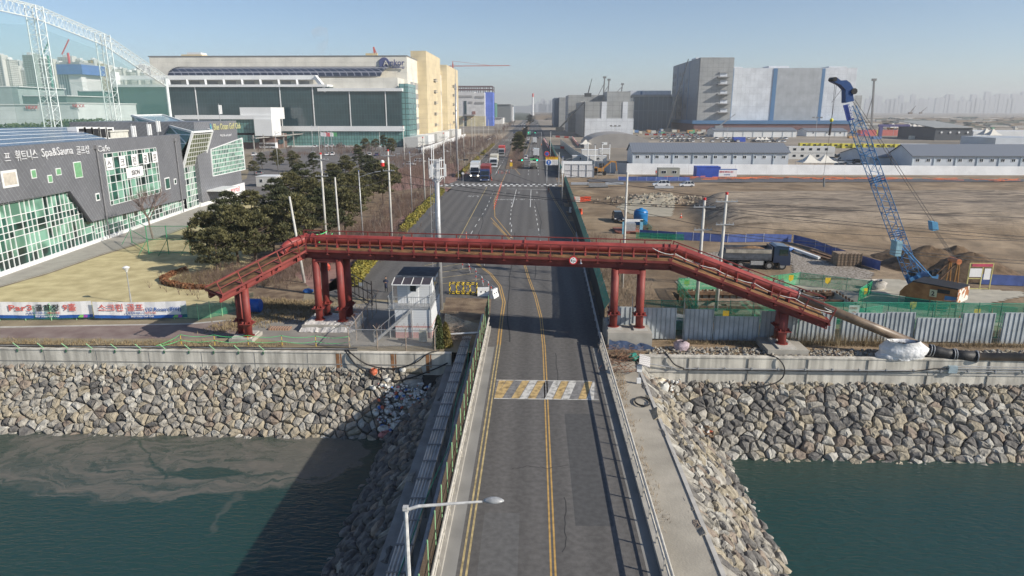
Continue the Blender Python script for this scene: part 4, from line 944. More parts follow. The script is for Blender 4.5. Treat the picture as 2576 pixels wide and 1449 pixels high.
rope([along(2,.035,-.1,1.2),along(2,.07,HW,1.25)],'bright green rope tied from the pipe flange to the back rail',mat('neon_rope',(.12,.75,.25),.6),.03)
rope([along(2,.04,-.3,.5),along(2,.055,.5,.65),along(2,.085,HW,1.0)],'second green rope looped under the pipe flange',mat('neon_rope',(.12,.75,.25),.6),.03)
bp=thing('dredge_pipe','brown steel pipe running from the red bridge down to the ground','pipe',(30,56,0))
p_end=G(2338,884,.62);p_end=V((p_end.x,p_end.y,.72))
mb=MB();mb.pipe([redE,p_end],pr-.02,20,cap=True);mb.build('pipe',M_brn,bp,smooth=True)
j1=V(G(2397,892,.5));j1.z=.5;j2=V(G(2455,897,.45));j2.z=.45
mb=MB();mb.pipe([p_end-V((.2,0,-.07)),p_end.lerp(j1,.35)-V((0,0,.0)),p_end.lerp(j1,.7)-V((0,0,.06)),j1],[.44,.46,.46,.44],18);mb.build('rubber_joint',M_black,bp,smooth=True)
mb=MB();mb.pipe([j1,j1.lerp(j2,.5)-V((0,0,.03)),j2],[.44,.45,.43],18);mb.build('rubber_joint',M_black,bp,smooth=True)
for c_,d_ in((p_end,j1-p_end),(p_end.lerp(j1,.12),j1-p_end),(j1,j2-j1),(j1.lerp(j2,.1),j2-j1),(j2,j2-j1)):ring(c_,d_,.53,.05,M_steel,'flange',bp)
mb=MB();mb.pipe([j2,(j2.x+30,j2.y-.35,.42)],.34,18);mb.build('pipe',M_brn,bp,smooth=True)
ring(redE,redE-d0,pr+.1,.06,M_steel,'flange',bp)
class Plane:
 def __init__(s,p0,p1):
  s.o=V((p0[0],p0[1],0));d=V((p1[0]-p0[0],p1[1]-p0[1],0));s.L=d.length;s.u=d.normalized();s.n=V((s.u.y,-s.u.x,0))
  if s.n.dot(-s.o)<0:s.n=-s.n
 def at(s,px,py):
  d=ray(px,py);c=V((0,0,CH));t=(s.o-c).dot(s.n)/d.dot(s.n);q=c+d*t;return((q-s.o).dot(s.u),q.z)
 def P(s,a,z,out=0):return s.o+s.u*a+s.n*out+V((0,0,z))
 def box(s,mb,a0,a1,z0,z1,o0,o1,m=0):
  mb.prism([s.P(a0,z0,o0),s.P(a1,z0,o0),s.P(a1,z1,o0),s.P(a0,z1,o0)],s.n*(o1-o0),m)
 def poly(s,mb,pts,o0,o1,m=0):mb.prism([s.P(a,z,o0)for a,z in pts],s.n*(o1-o0),m)
F1=Plane((-66.0,72),(-72.8,147.6))
M_slate=grid('slate_panels',(.135,.14,.155),(.15,.155,.17),(.30,.31,.33),3.2,.55,.018,off=.5,rough=.55,rot=R(58))
M_wf=mat('white_frame',(.72,.74,.74),.45,var=.05)
def glassgreen(name,c,c2,rough=.12):
 m=mat(name,c,rough,var=.3,s=.35,c2=c2,lo=.42,hi=.58,det=1,spec=.9);return m
M_gg=glassgreen('green_glass',(.14,.30,.22),(.22,.42,.33));M_gdk=glassgreen('dark_green_glass',(.012,.035,.032),(.03,.11,.085));M_gl2=mat('light_green_panel',(.17,.38,.20),.4,var=.1)
gc=thing('golf_club_building','grey slate clad golf club with green glass walls and solar roof','building',(-75,110,0))
def px(pl,*ps):return[pl.at(*p)for p in ps]
t0=F1.at(0,369);t1=F1.at(273,346);t2=F1.at(432,338)
sE=66.0
k=(t2[1]-t0[1])/(t2[0]-t0[0]);zt=lambda s:t0[1]+k*(s-t0[0])
mb=MB()
poly=[(-20,zt(-20)),(-20,9.2),(F1.at(160,482)[0],8.7),(F1.at(217,558)[0],3.5),(sE,2.6),(sE,zt(sE))]
F1.poly(mb,poly,-.2,.9);mb.build('wall',M_slate,gc)
mb=MB();a,b=F1.at(160,482),F1.at(217,558);F1.poly(mb,[(a[0]-.35,a[1]-.02),(b[0]-.6,b[1]-.02),(b[0],b[1]-.03),(a[0]+.1,a[1]-.03)],.88,.93);mb.build('soffit_edge',mat('soffit_black',(.03,.03,.035),.6),gc)
roofp=[F1.P(-20,zt(-20),-.2),F1.P(t1[0],zt(t1[0]),-.2),AX(164,319,-97),AX(0,322,-97)]
r3=AX(0,322,-97);r3b=V((r3.x+1,r3.y-28,r3.z+.1));
mb=MB();mb.prism([roofp[0],roofp[1],roofp[2],roofp[3],r3b],(0,0,-.3));mb.build('solar_roof',grid('pv_roof',(.035,.055,.13),(.045,.07,.16),(.26,.30,.38),1.0,3.2,.05,rough=.25,rot=.05,spec=.8),gc)
gr=MB()
for kx in range(5):
 t_=(kx+.5)/5;gr.beam(roofp[0].lerp(roofp[3],t_)+V((0,0,.03)),roofp[1].lerp(roofp[2],t_)+V((0,0,.03)),.06,.04)
gr.build('roof_rail',M_wf,gc)
mb=MB();mb.prism([F1.P(-20,0,-1.2),F1.P(sE,0,-1.2),F1.P(sE,0,-26),F1.P(-20,0,-26)],(0,0,13.2));mb.build('building_core',M_gdk,gc)
def curtain(pl,s0,s1,zs,out,par,vs=None,glass=M_gg,step=1.6,dark=.28,mul=.09,bot=None,clip=None,white=M_wf,pan=None):
 n=int((s1-s0)/step)
 edges=[s0];x=s0
 while x<s1-.6:
  x+=step*rnd.choice([.62,.62,1.25])if vs is None else step;edges.append(min(x,s1))
 g1,g2_,g3=MB(),MB(),MB();fr=MB()
 for i in range(len(edges)-1):
  for j in range(len(zs)-1):
   a,b,c,d=edges[i],edges[i+1],zs[j],zs[j+1]
   if clip and not clip((a+b)/2,(c+d)/2):continue
   tgt=g2_ if rnd.random()<(pan[j]if pan else dark)else g1
   pl.box(tgt,a,b,c,d,out-.06,out)
 for e in edges:
  zz=[z for z in zs if not clip or clip(min(max(e,s0+.3),s1-.3),z)]
  if len(zz)>1:pl.box(fr,e-mul/2,e+mul/2,zz[0],zz[-1],out,out+.1)
 for z in zs:
  if clip:
   ee=[e for e in edges if clip(e,z)];
   if len(ee)<2:continue
   pl.box(fr,ee[0],ee[-1],z-mul/2,z+mul/2,out+.002,out+.09)
  else:pl.box(fr,s0,s1,z-mul/2,z+mul/2,out+.002,out+.09)
 f=fr.build('window_frame',white,par)
 if g1.v:g1.build('glass_pane',glass,f if False else par)
 if g2_.v:g2_.build('dark_glass_pane',M_gdk,par)
sa=F1.at(160,482)[0];sb=F1.at(217,558)[0]
curtain(F1,-20,sb+1.5,[.45,1.7,2.7,4.2,5.0,5.9,6.9,8.6,9.3],.2,gc,clip=lambda s,z:s<sa+(9.3-z)/(9.3-3.3)*(sb-sa)+.6 or z<3.6,pan=[.75,.4,.12,.5,.95,.35,.05,.9,.5],step=1.6,mul=.09)
curtain(F1,sb+1.5,sE,[.45,1.3,2.1,3.4],.2,gc,pan=[.75,.55,.2],step=1.3,mul=.08)
mb=MB();F1.box(mb,-20,sE+9,0,.45,-.2,.55);mb.build('plinth',M_wf,gc)
w0=F1.at(243,386);w1=F1.at(393,485);curtain(F1,35.9,54.5,[5.2,5.9,7.3,8.7,9.9,10.9,12.7,13.4],.93,gc,pan=[.6,.1,.75,.6,.6,.9,.9],step=1.5,mul=.08)
ban=MB();spots=[36.1,40.4,44.6,48.7,52.4]
M_ban=mat('banner_white',(.78,.78,.78),.6,var=.04);M_bk=mat('letter_dark',(.05,.05,.06),.6)
for a in spots:bn=MB();F1.box(bn,a,a+2.1,10.75,12.7,1.05,1.09);bn.build('white_banner',M_ban,gc)
bn=MB();F1.box(bn,42.2,48.2,8.9,10.6,1.05,1.09);bn.build('white_banner',M_ban,gc)
for a,ch in zip(spots,'스크린골프'):text(ch,1.55,M_bk,gc,F1.P(a+.2,11.1,1.13),F1.u,name='lettering',depth=.01)
text('ISION',1.15,M_bk,gc,F1.P(43.9,9.3,1.13),F1.u,depth=.01,bold=.01)
q=F1.at(35,416);M_let=mat('letter_silver',(.62,.63,.65),.4)
for s_,x_,xe,y_,sz in(('프',-8,7,407,1.4),('휘트니스',20,77,404,1.5),('Spa&Sauna',87,168,395,1.6),('골프샵',176,209,388,1.4),('Cafe',229,261,382.5,1.35)):
 p=F1.at(x_,y_);e_=F1.at(xe,y_);text(s_,sz,M_let,gc,F1.P(p[0],p[1],1.0),F1.u,depth=.05,width=e_[0]-p[0])
def swin(pl,px0,py0,px1,py1,par,gm,fr=.12,out=.93):
 a=pl.at(px0,py0);b=pl.at(px1,py1);m=MB();s0,s1,z1,z0=a[0],b[0],max(a[1],b[1]),min(a[1],b[1])
 pl.box(m,s0,s1,z0,z1,out,out+.08);f=m.build('window',M_wf,par);m=MB();pl.box(m,s0+fr,s1-fr,z0+fr,z1-fr,out+.08,out+.1);m.build('pane',gm,f)if False else m.build('window_pane',gm,par)
for a in((57,427,74,448),(100,441,115,459),(121,424,137,440),(166,408,192,446)):swin(F1,*a,gc,M_gl2)
for a in((223,487,236,504),(400,448,416,475),(424,450,432,463)):swin(F1,*a,gc,M_gdk,.2)
swin(F1,-20,431,28,468,gc,mat('interior_cream',(.5,.46,.4),.8),.3)
mb=MB()
for x_,y0_,y1_ in((225,380,552),(425,348,505)):
 a=F1.at(x_,y0_);s_=a[0];mb.tube(F1.P(s_,zt(s_)-1.0,1.1),F1.P(s_,.3,1.1),.11,6);F1.box(mb,s_-.35,s_+.35,zt(s_)-1.3,zt(s_)-.7,.9,1.3)
mb.build('drain_pipe',mat('pipe_grey',(.2,.2,.21),.5),gc)
T0=F1.at(443,397)[0];T1=T0+9.2;ztw=9.2
curtain(F1,sE+.2,sE+11,[.45,1.6,2.8,4.0,5.2,6.4,7.6,8.8],.6,gc,pan=[.6,.3,.4,.5,.6,.4,.3],step=1.3,glass=mat('pale_green_glass',(.16,.30,.22),.15,var=.3,s=.3,spec=.9),mul=.12)
ztop=F1.at(446,335)[1]+.2
a,b=sE+.2,sE+11;M_olive=grid('olive_glass',(.13,.15,.07),(.10,.12,.06),(.62,.64,.62),1.1,.9,.10,rough=.2,spec=.9)
pA,pB=F1.P(a,8.8,.7),F1.P(b,8.8,.7);pC,pD=F1.P(b,ztop,3.4),F1.P(a,ztop,3.4)
mb=MB();mb.prism([pA,pB,pC,pD],(-.2,0,0));mb.build('slanted_glass_wall',M_olive,gc)
pE=AX(408,289,pC.x-22);pF=AX(331,291,pD.x-22)
M_wedge=grid('wedge_roof_glass',(.12,.19,.21),(.15,.22,.24),(.5,.55,.56),1.4,1.1,.06,rough=.2,spec=.9)
mb=MB();mb.prism([pD,pC,pE,pF],(0,0,-.25));mb.build('wedge_roof',M_wedge,gc)
gA=F1.P(a,zt(a)-.5,-.1);
mb=MB();mb.prism([pD,pF,V((pF.x,pF.y,11)),F1.P(a,11,-.1)],(0,.2,0));mb.build('side_glass_wall',grid('side_green_glass',(.04,.10,.085),(.09,.2,.16),(.55,.6,.58),1.5,1.7,.09,rough=.2,spec=.9),gc)
mb=MB()
for p_,q_ in((pD,pC),(pC,pE),(pE,pF),(pF,pD),(pA,pD),(pB,pC)):mb.beam(p_,q_,.4,.4)
mb.build('tower_frame',M_wf,gc)
mb=MB();mb.prism([pA,pB,V((pB.x-22,pB.y,8.8)),V((pA.x-22,pA.y,8.8))],(0,0,3));mb.build('tower_core',M_gdk,gc)
F2=Plane(G(500,524).xy,G(617,488).xy)
zt2=F2.at(604,303)[1];l2=F2.at(492,303)[0];r2=F2.at(612,488)[0]
M_sl2=grid('slate_panels_two',(.15,.155,.17),(.165,.17,.185),(.32,.33,.35),1.5,.6,.02,off=.5,rough=.5,rot=R(-35))
mb=MB();F2.box(mb,l2-1,r2,1.0,zt2,-26,0);mb.build('wall',M_sl2,gc)
mb=MB();F2.box(mb,l2-1,r2-.4,-.05,1.0,-25,-.4);mb.build('plinth',M_wf,gc)
wq=px(F2,(529,376),(608,347),(616,426),(535,443))
fr=MB();g1=MB()
F2.poly(g1,wq,.02,.07);g1.build('glass_pane',grid('band_glass',(.22,.45,.34),(.05,.13,.11),(.66,.7,.68),.85,.95,.09,rough=.2,spec=.9),gc)
for i in range(4):
 p,q=wq[i],wq[(i+1)%4];fr.beam(F2.P(p[0],p[1],.08),F2.P(q[0],q[1],.08),.18,.18)
fr.build('window_frame',M_wf,gc)
p=F2.at(537,326);M_ylet=mat('letter_yellow',(.62,.60,.30),.5);text('Blue Ocean Golf Club',2.0,M_ylet,gc,F2.P(p[0],p[1]-.1,.1),F2.u,depth=.02,bold=0,width=F2.at(603,318)[0]-F2.at(536,326)[0])
p=F2.at(552,341);text('With life and spirit !',.8,M_let,gc,F2.P(p[0],p[1]-.3,.14),F2.u,depth=.03)
p=F2.at(529,322);lg=MB();
for r_,cc_ in((1.0,0),(.75,1),(.5,0)):lg.prism([F2.P(p[0]-.2+r_*math.cos(x*.4-1.6)*.7,p[1]+r_*math.sin(x*.4-1.6),.1+.01*(1-r_))for x in range(9)],F2.n*.05,cc_)
lg.build('emblem',[mat('logo_blue',(.02,.2,.5),.5),mat('logo_green',(.3,.6,.2),.5)],gc)
p0_=F2.at(553,462);p1_=F2.at(611,455);mb=MB();F2.box(mb,p0_[0],p1_[0],.9,2.9,.3,.34);mb.build('white_banner',M_ban,gc)
text('한식식당',1.5,mat('letter_red',(.6,.05,.08),.6),gc,F2.P(p0_[0]+4.6,1.3,.37),F2.u,depth=.01,bold=.02);text('e',1.4,mat('logo_blue',(.02,.2,.5),.5),gc,F2.P(p0_[0]+.8,1.4,.37),F2.u,depth=.01)
mb=MB();F2.box(mb,F2.at(518,460)[0],F2.at(560,460)[0],3.0,3.3,0,3.5);mb.build('entrance_canopy',M_wf,gc)
for i in range(5):
 q=AX(196+i*18,337,-86);t=thing('air_conditioner','white rooftop air conditioner, %s from the left in its row of five'%['first','second','third','fourth','last'][i],'air conditioner',(q.x,q.y,q.z-1.0),'rooftop air conditioners on the golf club')
 mb=MB();mb.box(q.x-1,q.x+.8,q.y-1.35,q.y+1.35,q.z-2.6,q.z+1.3);mb.build('casing',M_wht,t);mb=MB();mb.box(q.x+.8,q.x+.84,q.y-.8,q.y+.8,q.z-.7,q.z+1.0);mb.build('fan_grille',M_black,t)
q=AX(300,332,-88);mb=MB();mb.box(q.x-3,q.x+3,q.y-8,q.y+2,q.z-1.2,q.z+.2);mb.box(q.x-3.2,q.x+3.2,q.y-8.4,q.y+2.4,q.z+.2,q.z+.5);tag(mb.build('roof_housing',mat('roof_cream',(.6,.6,.55),.6)),'cream flat-topped plant housing on the golf club roof','roof housing')
for i,(x_,y0_,y1_)in enumerate(((557,275,305),(342,500,520),)):pass
def antenna(x_,ytop,ybot,pl_,lab,two=True):
 s_,zb=pl_.at(x_,ybot);zt_=pl_.at(x_,ytop)[1];t=thing('roof_antenna',lab,'antenna',tuple(pl_.P(s_,zb,-1)))
 mb=MB();mb.tube(pl_.P(s_,zb-.6,-1),pl_.P(s_,zt_,-1),.07,6);mb.build('mast',M_steel,t)
 for d in(-.45,.4):mb=MB();pl_.box(mb,s_+d-.18,s_+d+.18,zt_-2.3,zt_-.3,-.9,-.6);mb.build('panel_antenna',M_wht,t)
antenna(565,261,303,F2,'twin white panel antenna with tall rod on the corner of the slate block')
antenna(411,300,338,F1,'leaning pair of long white antennas on the roof edge left of the glass tower')
antenna(388,308,340,F1,'short white antenna pair beside the long pair on the roof edge')
antenna(349,312,342,F1,'single small white antenna box standing left on the roof edge')
M_twr=mat('tower_white',(.66,.72,.71),.5,var=.06);NX=-110
M_net=net('teal_net_range',(.26,.50,.46),.14,.02)
def lat_tower(Y,zt_,w_,lab,z0=0):
 t=thing('net_tower',lab,'tower',(NX,Y,0),'lattice towers of the driving range')
 mb=MB();hw=w_/2
 for a,b in((-1,-1),(1,-1),(1,1),(-1,1)):mb.tube((NX+a*hw,Y+b*hw,0),(NX+a*hw,Y+b*hw,zt_),.13,5)
 z=0;n=int(zt_/1.5)
 for i in range(n):
  z0_,z1_=zt_*i/n,zt_*(i+1)/n
  for(a,b),(c,d)in(((-1,-1),(1,-1)),((1,-1),(1,1)),((1,1),(-1,1)),((-1,1),(-1,-1))):
   mb.beam((NX+a*hw,Y+b*hw,z0_),(NX+c*hw,Y+d*hw,z1_ if i%2 else z0_),.07,.07);mb.beam((NX+(a if i%2 else c)*hw,Y+(b if i%2 else d)*hw,z0_),(NX+(c if i%2 else a)*hw,Y+(d if i%2 else b)*hw,z1_),.055,.055)
 mb.build('lattice_mast',M_twr,t);return t
tw=[]
for(px_,py_,w_,lab)in((84,14,2.4,'tallest white lattice tower of the net, nearest the left edge'),(257,86,2.4,'white lattice tower in the middle of the net truss')):
 q=AX(px_,py_,NX);lat_tower(q.y,q.z,w_,lab);tw.append(q)
q3=AX(417,195,NX);t=thing('net_post','single white tube post ending the net truss','post',(NX,q3.y,0));mb=MB();mb.tube((NX,q3.y,0),(NX,q3.y,q3.z),.45,10);mb.build('tube_post',M_twr,t);tw.append(q3)
qm=AX(0,0,NX);q0_=V((NX,tw[0].y-26,tw[0].z+(tw[0].z-qm.z)*-1.2+1));tw=[q0_]+tw
lat_tower(q0_.y,q0_.z,2.4,'white lattice tower outside the left edge of the view')
t=thing('net_truss','white triangular truss linking the towers of the golf net','truss',(NX,150,35))
mb=MB()
for i in range(3):
 a,b=tw[i],tw[i+1];dl=V((0,0,-2.6));n=int((b-a).length/1.7)
 for o_ in(-.9,.9):mb.tube(a+V((o_,0,0)),b+V((o_,0,0)),.09,5)
 mb.tube(a+dl,b+dl,.14,5)
 for k_ in range(n):
  p_=a.lerp(b,k_/n);q_=a.lerp(b,(k_+.5)/n);r_=a.lerp(b,(k_+1)/n)
  for o_ in(-.9,.9):mb.beam(p_+V((o_,0,0)),q_+dl,.06,.06);mb.beam(q_+dl,r_+V((o_,0,0)),.06,.06)
  mb.beam(p_+V((-.9,0,0)),p_+V((.9,0,0)),.08,.08);mb.beam(p_+V((-.9,0,0)),r_+V((.9,0,0)),.06,.06)
mb.build('truss',M_twr,t)
t=thing('golf_net','translucent teal net hung from the white truss','net',(NX,150,0))
mb=MB()
for i in range(3):
 a,b=tw[i],tw[i+1];n=10
 for k_ in range(n):
  p_=a.lerp(b,k_/n);q_=a.lerp(b,(k_+1)/n);mb.face([(NX-.3,p_.y,1),(NX-.3,q_.y,1),(NX-.3,q_.y,q_.z-2.4),(NX-.3,p_.y,p_.z-2.4)])
mb.build('net_panel',M_net,t)
mb=MB()
for(a,b,c,d)in(((tw[1].y-20,30),(tw[1].y,26),(tw[2].y,28),(tw[2].y-8,36)),):
 mb.face([(NX-14,tw[1].y-22,tw[1].z-5),(NX-1,tw[1].y,tw[1].z-4),(NX-1,tw[2].y,tw[2].z-4),(NX-16,tw[2].y,tw[2].z-10)])
 mb.face([(NX-1,tw[2].y,tw[2].z-4),(NX-1,tw[3].y,tw[3].z-3),(NX-14,tw[3].y-4,tw[3].z-6),(NX-16,tw[2].y,tw[2].z-10)])
mb.build('overhead_net',net('teal_net_overhead',(.26,.5,.46),.10,.02),t)
mb=MB();mb.face([(NX,tw[3].y,0),(NX+.1,tw[3].y,tw[3].z),(NX-50,tw[3].y+3,tw[3].z-2),(NX-50,tw[3].y+3,0)]);mb.build('end_net',net('teal_net_end',(.04,.20,.16),.13,.02),t)
p=G(330,763);t=thing('garden_lamp','slim grey lamp with flat round shade standing on the dry lawn','lamp',tuple(p))
mb=MB();mb.pipe([p,(p.x,p.y,1.0),(p.x,p.y,1.05),(p.x,p.y,3.5)],[.1,.09,.06,.045],8);mb.build('pole',M_steel,t);mb=MB();mb.lathe([(.08,3.45),(.14,3.6),(.38,3.95),(.1,4.1)],12,(p.x,p.y,0));mb.build('lamp_shade',M_wht,t)
BY=lambda x:G(x,800).y
fl=[G(x,y)for x,y in((-60,806),(0,806),(130,806),(256,803),(378,803),(500,806),(560,795),(640,770))]
t=thing('green_mesh_fence','low green mesh fence behind the golf banners','fence',tuple(fl[2]))
mb=MB()
for i in range(len(fl)-1):mb.face([fl[i]+V((0,0,.1)),fl[i+1]+V((0,0,.1)),fl[i+1]+V((0,0,1.5)),fl[i]+V((0,0,1.5))])
mb.build('mesh',net('green_mesh',(.05,.30,.17),.42,3),t)
for i in range(len(fl)-1):
 n=max(2,int((fl[i+1]-fl[i]).length/2.1))
 for k_ in range(n):q=fl[i].lerp(fl[i+1],k_/n);mb=MB();mb.tube(q,q+V((0,0,1.75)),.045,6);mb.build('post',M_lg,t)
M_br1=mat('banner_red',(.62,.13,.11),.6);M_bblu=mat('banner_blue',(.02,.10,.36),.6)
def banner(px0,px1,lab,words):
 a=G(px0,805)+V((0,-.25,0));b=G(px1,803)+V((0,-.25,0));pl=Plane(a.xy,b.xy);L=pl.L;pl.n=V((pl.u.y,-pl.u.x,0));
 if pl.n.y>0:pl.n=-pl.n
 t=thing('banner',lab,'banner',(a.x+L/2*pl.u.x,a.y,0));mb=MB();n=18
 for i in range(n+1):
  for z in(.28,.6,1.95):
   q=pl.P(L*i/n,z-.08*math.sin(PI*i/n),.03*math.sin(i*1.7));mb.v.append(tuple(q))
 for i in range(n):mb.f.append([i*3,i*3+3,i*3+4,i*3+1]);mb.m.append(1);mb.f.append([i*3+1,i*3+4,i*3+5,i*3+2]);mb.m.append(0)
 mb.build('banner_cloth',[M_ban,M_bblu],t)
 for s_,sz,x_,xe,z_,m_ in words:text(s_,sz,m_,t,pl.P(x_*L,z_,.1),pl.u,depth=.004,bold=.012 if sz>.4 else.003,width=(xe-x_)*L)
 mb=MB();pl.poly(mb,[(L*.84,.3),(L*.9,.3),(L*.93,.56),(L*.87,.56)],.07,.08,0);pl.poly(mb,[(L*.9,.3),(L*.94,.3),(L*.95,.5),(L*.91,.6)],.08,.09,1);mb.build('banner_ornament',[mat('orn_green',(.25,.6,.15),.6),mat('orn_purple',(.35,.08,.4),.6)],t)
banner(2,240,'left banner on the green fence advertising a nine-hole course',[('Par3',.82,.135,.378,1.05,M_br1),('골프장',.74,.413,.667,1.05,M_blk),('9홀',.80,.70,.84,1.05,M_br1),('※ 골프장 이용 시',.24,.31,.515,.7,M_bblu),('사우나 무료',.24,.53,.66,.7,M_br1),('Blue ocean Golf Club',.24,.40,.65,.36,M_ban)])
banner(243,476,'right banner on the green fence advertising screen golf rooms',[('스크린 골프',.80,.06,.545,1.05,M_br1),('(12 Room 완비)',.50,.56,.945,.98,M_bblu),('※ 골프장 이용 시',.24,.345,.535,.7,M_bblu),('사우나 무료',.24,.55,.67,.7,M_br1),('Blue ocean Golf Club',.24,.40,.643,.36,M_ban)])
t=thing('practice_fence','tall green tube fence with thin net between the lawn and the pines','fence',tuple(G(420,640)))
fq=[G(x,y)for x,y in((332,612),(375,640),(425,640),(480,640),(530,640))]
mb=MB()
for i,q in enumerate(fq):m_=MB();m_.tube(q,q+V((0,0,4.2)),.07,6);m_.tube(q+V((-.9,-1.2,0)),q+V((0,0,2.2)),.04,5);m_.build('post',mat('fence_green',(.04,.25,.12),.5),t)
for i in range(len(fq)-1):
 for z in(.3,2.2,4.1):mb.beam(fq[i]+V((0,0,z)),fq[i+1]+V((0,0,z)),.07)
mb.build('rail',mat('fence_green',(.04,.25,.12),.5),t)
mb=MB()
for i in range(len(fq)-1):mb.face([fq[i],fq[i+1],fq[i+1]+V((0,0,4.1)),fq[i]+V((0,0,4.1))])
mb.build('mesh',net('thin_green_mesh',(.08,.25,.18),.22,3),t)
def hedge(pts,w_,h_,m,label,n,cat='hedge',s=.12,name='hedge'):
 mb=MB();P=[V(p)for p in pts];tot=sum((P[i+1]-P[i]).length for i in range(len(P)-1))
 for k_ in range(n):
  r_=rnd.random()*tot;i=0
  while r_>(P[i+1]-P[i]).length:r_-=(P[i+1]-P[i]).length;i+=1
  q=P[i].lerp(P[i+1],r_/(P[i+1]-P[i]).length);d=(P[i+1]-P[i]).normalized();nn_=V((-d.y,d.x,0))
  a=U(-1,1);z=U(.05,1);lump=.8+.3*mn.noise(q*.6);
  q=q+nn_*a*w_/2*lump;z=z*h_*lump*(1-.35*a*a)
  leaf(mb,q.x,q.y,q.z+z,s)
 return tag(mb.build(name,m,loc=tuple(P[0])),label,cat)
def leaf(mb,x,y,z,s,m=0):
 a=V((U(-1,1),U(-1,1),U(-.6,1))).normalized();b=a.cross(V((U(-1,1),U(-1,1),U(-1,1)))).normalized();s*=U(.6,1.4)
 mb.add([(x-a.x*s,y-a.y*s,z-a.z*s),(x+b.x*s*.5,y+b.y*s*.5,z+b.z*s*.5),(x+a.x*s,y+a.y*s,z+a.z*s),(x-b.x*s*.5,y-b.y*s*.5,z-b.z*s*.5)],[(0,1,2,3)],m)
M_hrust=mat('hedge_rust',(.20,.075,.035),.9,var=.35,s=2,c2=(.28,.13,.06));M_hyel=mat('hedge_yellow',(.19,.20,.035),.8,var=.45,s=.9,c2=(.34,.28,.05));M_hgrn=mat('shrub_green',(.045,.075,.025),.8,var=.4,s=2,c2=(.09,.11,.03))
hp=[G(x,y)for x,y in((620,722),(540,728),(470,726),(415,715),(412,702),(440,690),(470,684))]
hedge(hp,1.0,.75,M_hrust,'low clipped rust-brown hedge round the shrub bed on the lawn',9000)
M_bark=mat('pine_bark',(.13,.095,.07),.95,var=.3,s=4,bump=.6);M_bark2=mat('grey_bark',(.20,.165,.14),.95,var=.2,s=4)
M_pine=mat('pine_needles',(.036,.048,.018),.75,var=.4,s=.7,c2=(.18,.165,.065),lo=.3,hi=.7);M_pine2=mat('pine_needles_dark',(.022,.034,.014),.75,var=.4,s=.7,c2=(.085,.095,.036),lo=.3,hi=.7)
def pine(h,w_,seed,m,name='pine_tree',nc=84,per=78):
 rnd.seed(seed);t=thing(name,'','tree')
 mb=MB();lean=U(-.6,.6);top=V((lean,U(-.4,.4),h*.8));mb.pipe([(0,0,-.1),(lean*.3,0,h*.3),(lean*.6,.1,h*.55),top],[.2,.16,.12,.05],7)
 for k_ in range(9):
  z=h*U(.35,.75);a=U(0,6.28);r_=w_*U(.25,.45);mb.pipe([(lean*z/h,0,z),(lean*z/h+r_*.5*math.cos(a),r_*.5*math.sin(a),z+.3),(lean*z/h+r_*math.cos(a),r_*math.sin(a),z+.8)],[.07,.05,.02],4)
 mb.build('trunk',M_bark,t)
 mb=MB()
 for k_ in range(nc):
  f=U(0,1);z=h*(.26+.72*f);R_=w_/2*math.sqrt(max(.05,1-(f*1.0)**2.0))*(1 if f>.15 else.8)
  a=U(0,6.28);rr=R_*math.sqrt(U(.05,1));cx_,cy_=lean*z/h+rr*math.cos(a),rr*math.sin(a);cs=U(.38,.85)*w_/6.5
  for q in range(per):
   th=U(0,6.28);el=abs(rnd.gauss(0,.6));d=V((math.cos(th)*math.cos(el),math.sin(th)*math.cos(el),math.sin(el)*.75));p=V((cx_,cy_,z))+d*cs*U(.55,1.1)
   s_=U(.14,.30)*w_/6;up=(d+V((U(-.5,.5),U(-.5,.5),U(.1,.9)))).normalized();b=up.cross(V((U(-1,1),U(-1,1),U(-1,1)))).normalized()*s_*.38
   mb.add([p-b,p+b,p+up*s_*1.5],[(0,1,2)])
 mb.build('crown',m,t);return t
def bare(h,seed,name='bare_tree',m=M_bark2,tw=1.0,lv=4,spread=.75,r0=.13,low=.25,mt=None):
 rnd.seed(seed);t=thing(name,'','tree');mb=MB();tw_=MB()
 def br(p,d,L,r_,l):
  q=p+d*L
  (mb if l>=2 else tw_).pipe([p,p.lerp(q,.5)+V((U(-.05,.05),U(-.05,.05),0))*L,q],[r_,r_*.8,r_*.6],5 if l>=3 else 3,cap=False)
  if l==0:return
  n=rnd.choice([3,4,4,5])if l>1 else rnd.choice([4,5])
  for k_ in range(n):
   f=U(.35,1)if k_ else 1;a=U(0,6.28);e=V((math.cos(a),math.sin(a),U(.1,.9)))*spread*U(.6,1.1);nd=(d+e).normalized();br(p.lerp(q,f),nd,L*U(.55,.8),r_*.55,l-1)
 br(V((0,0,-.05)),V((U(-.08,.08),U(-.08,.08),1)).normalized(),h*.34,r0,lv)
 mb.build('trunk',m,t);tw_.build('crown',mt or MTW,t);return t
MTW=mat('twigs_purple_brown',(.13,.095,.085),.9,var=.25,s=2)
PR=[pine(8.5,6.8,11,M_pine),pine(7.2,6.2,12,M_pine),pine(9.2,6.6,13,M_pine2)]
BR=[bare(7.5,21,r0=.09),bare(6.5,22,r0=.08),bare(8.2,23,r0=.1)]
big=bare(9.5,31,'bare_tree',mat('bark_reddish',(.20,.15,.13),.9,var=.2),r0=.15,spread=1.0,lv=5,mt=mat('twigs_reddish',(.17,.12,.105),.9,var=.2))
rnd.seed(5)
p=G(385,602);put(big,p,.4,'wide bare tree spreading in front of the big club window',None,1.2)
def row(proto,pts,labs,group,sc=(.85,1.15)):
 for i,(x,y)in enumerate(pts):
  q=G(x,y);put(proto[i%len(proto)],(q.x,q.y,0),U(0,6.28),labs if isinstance(labs,str)else labs[i%len(labs)],group,U(*sc))
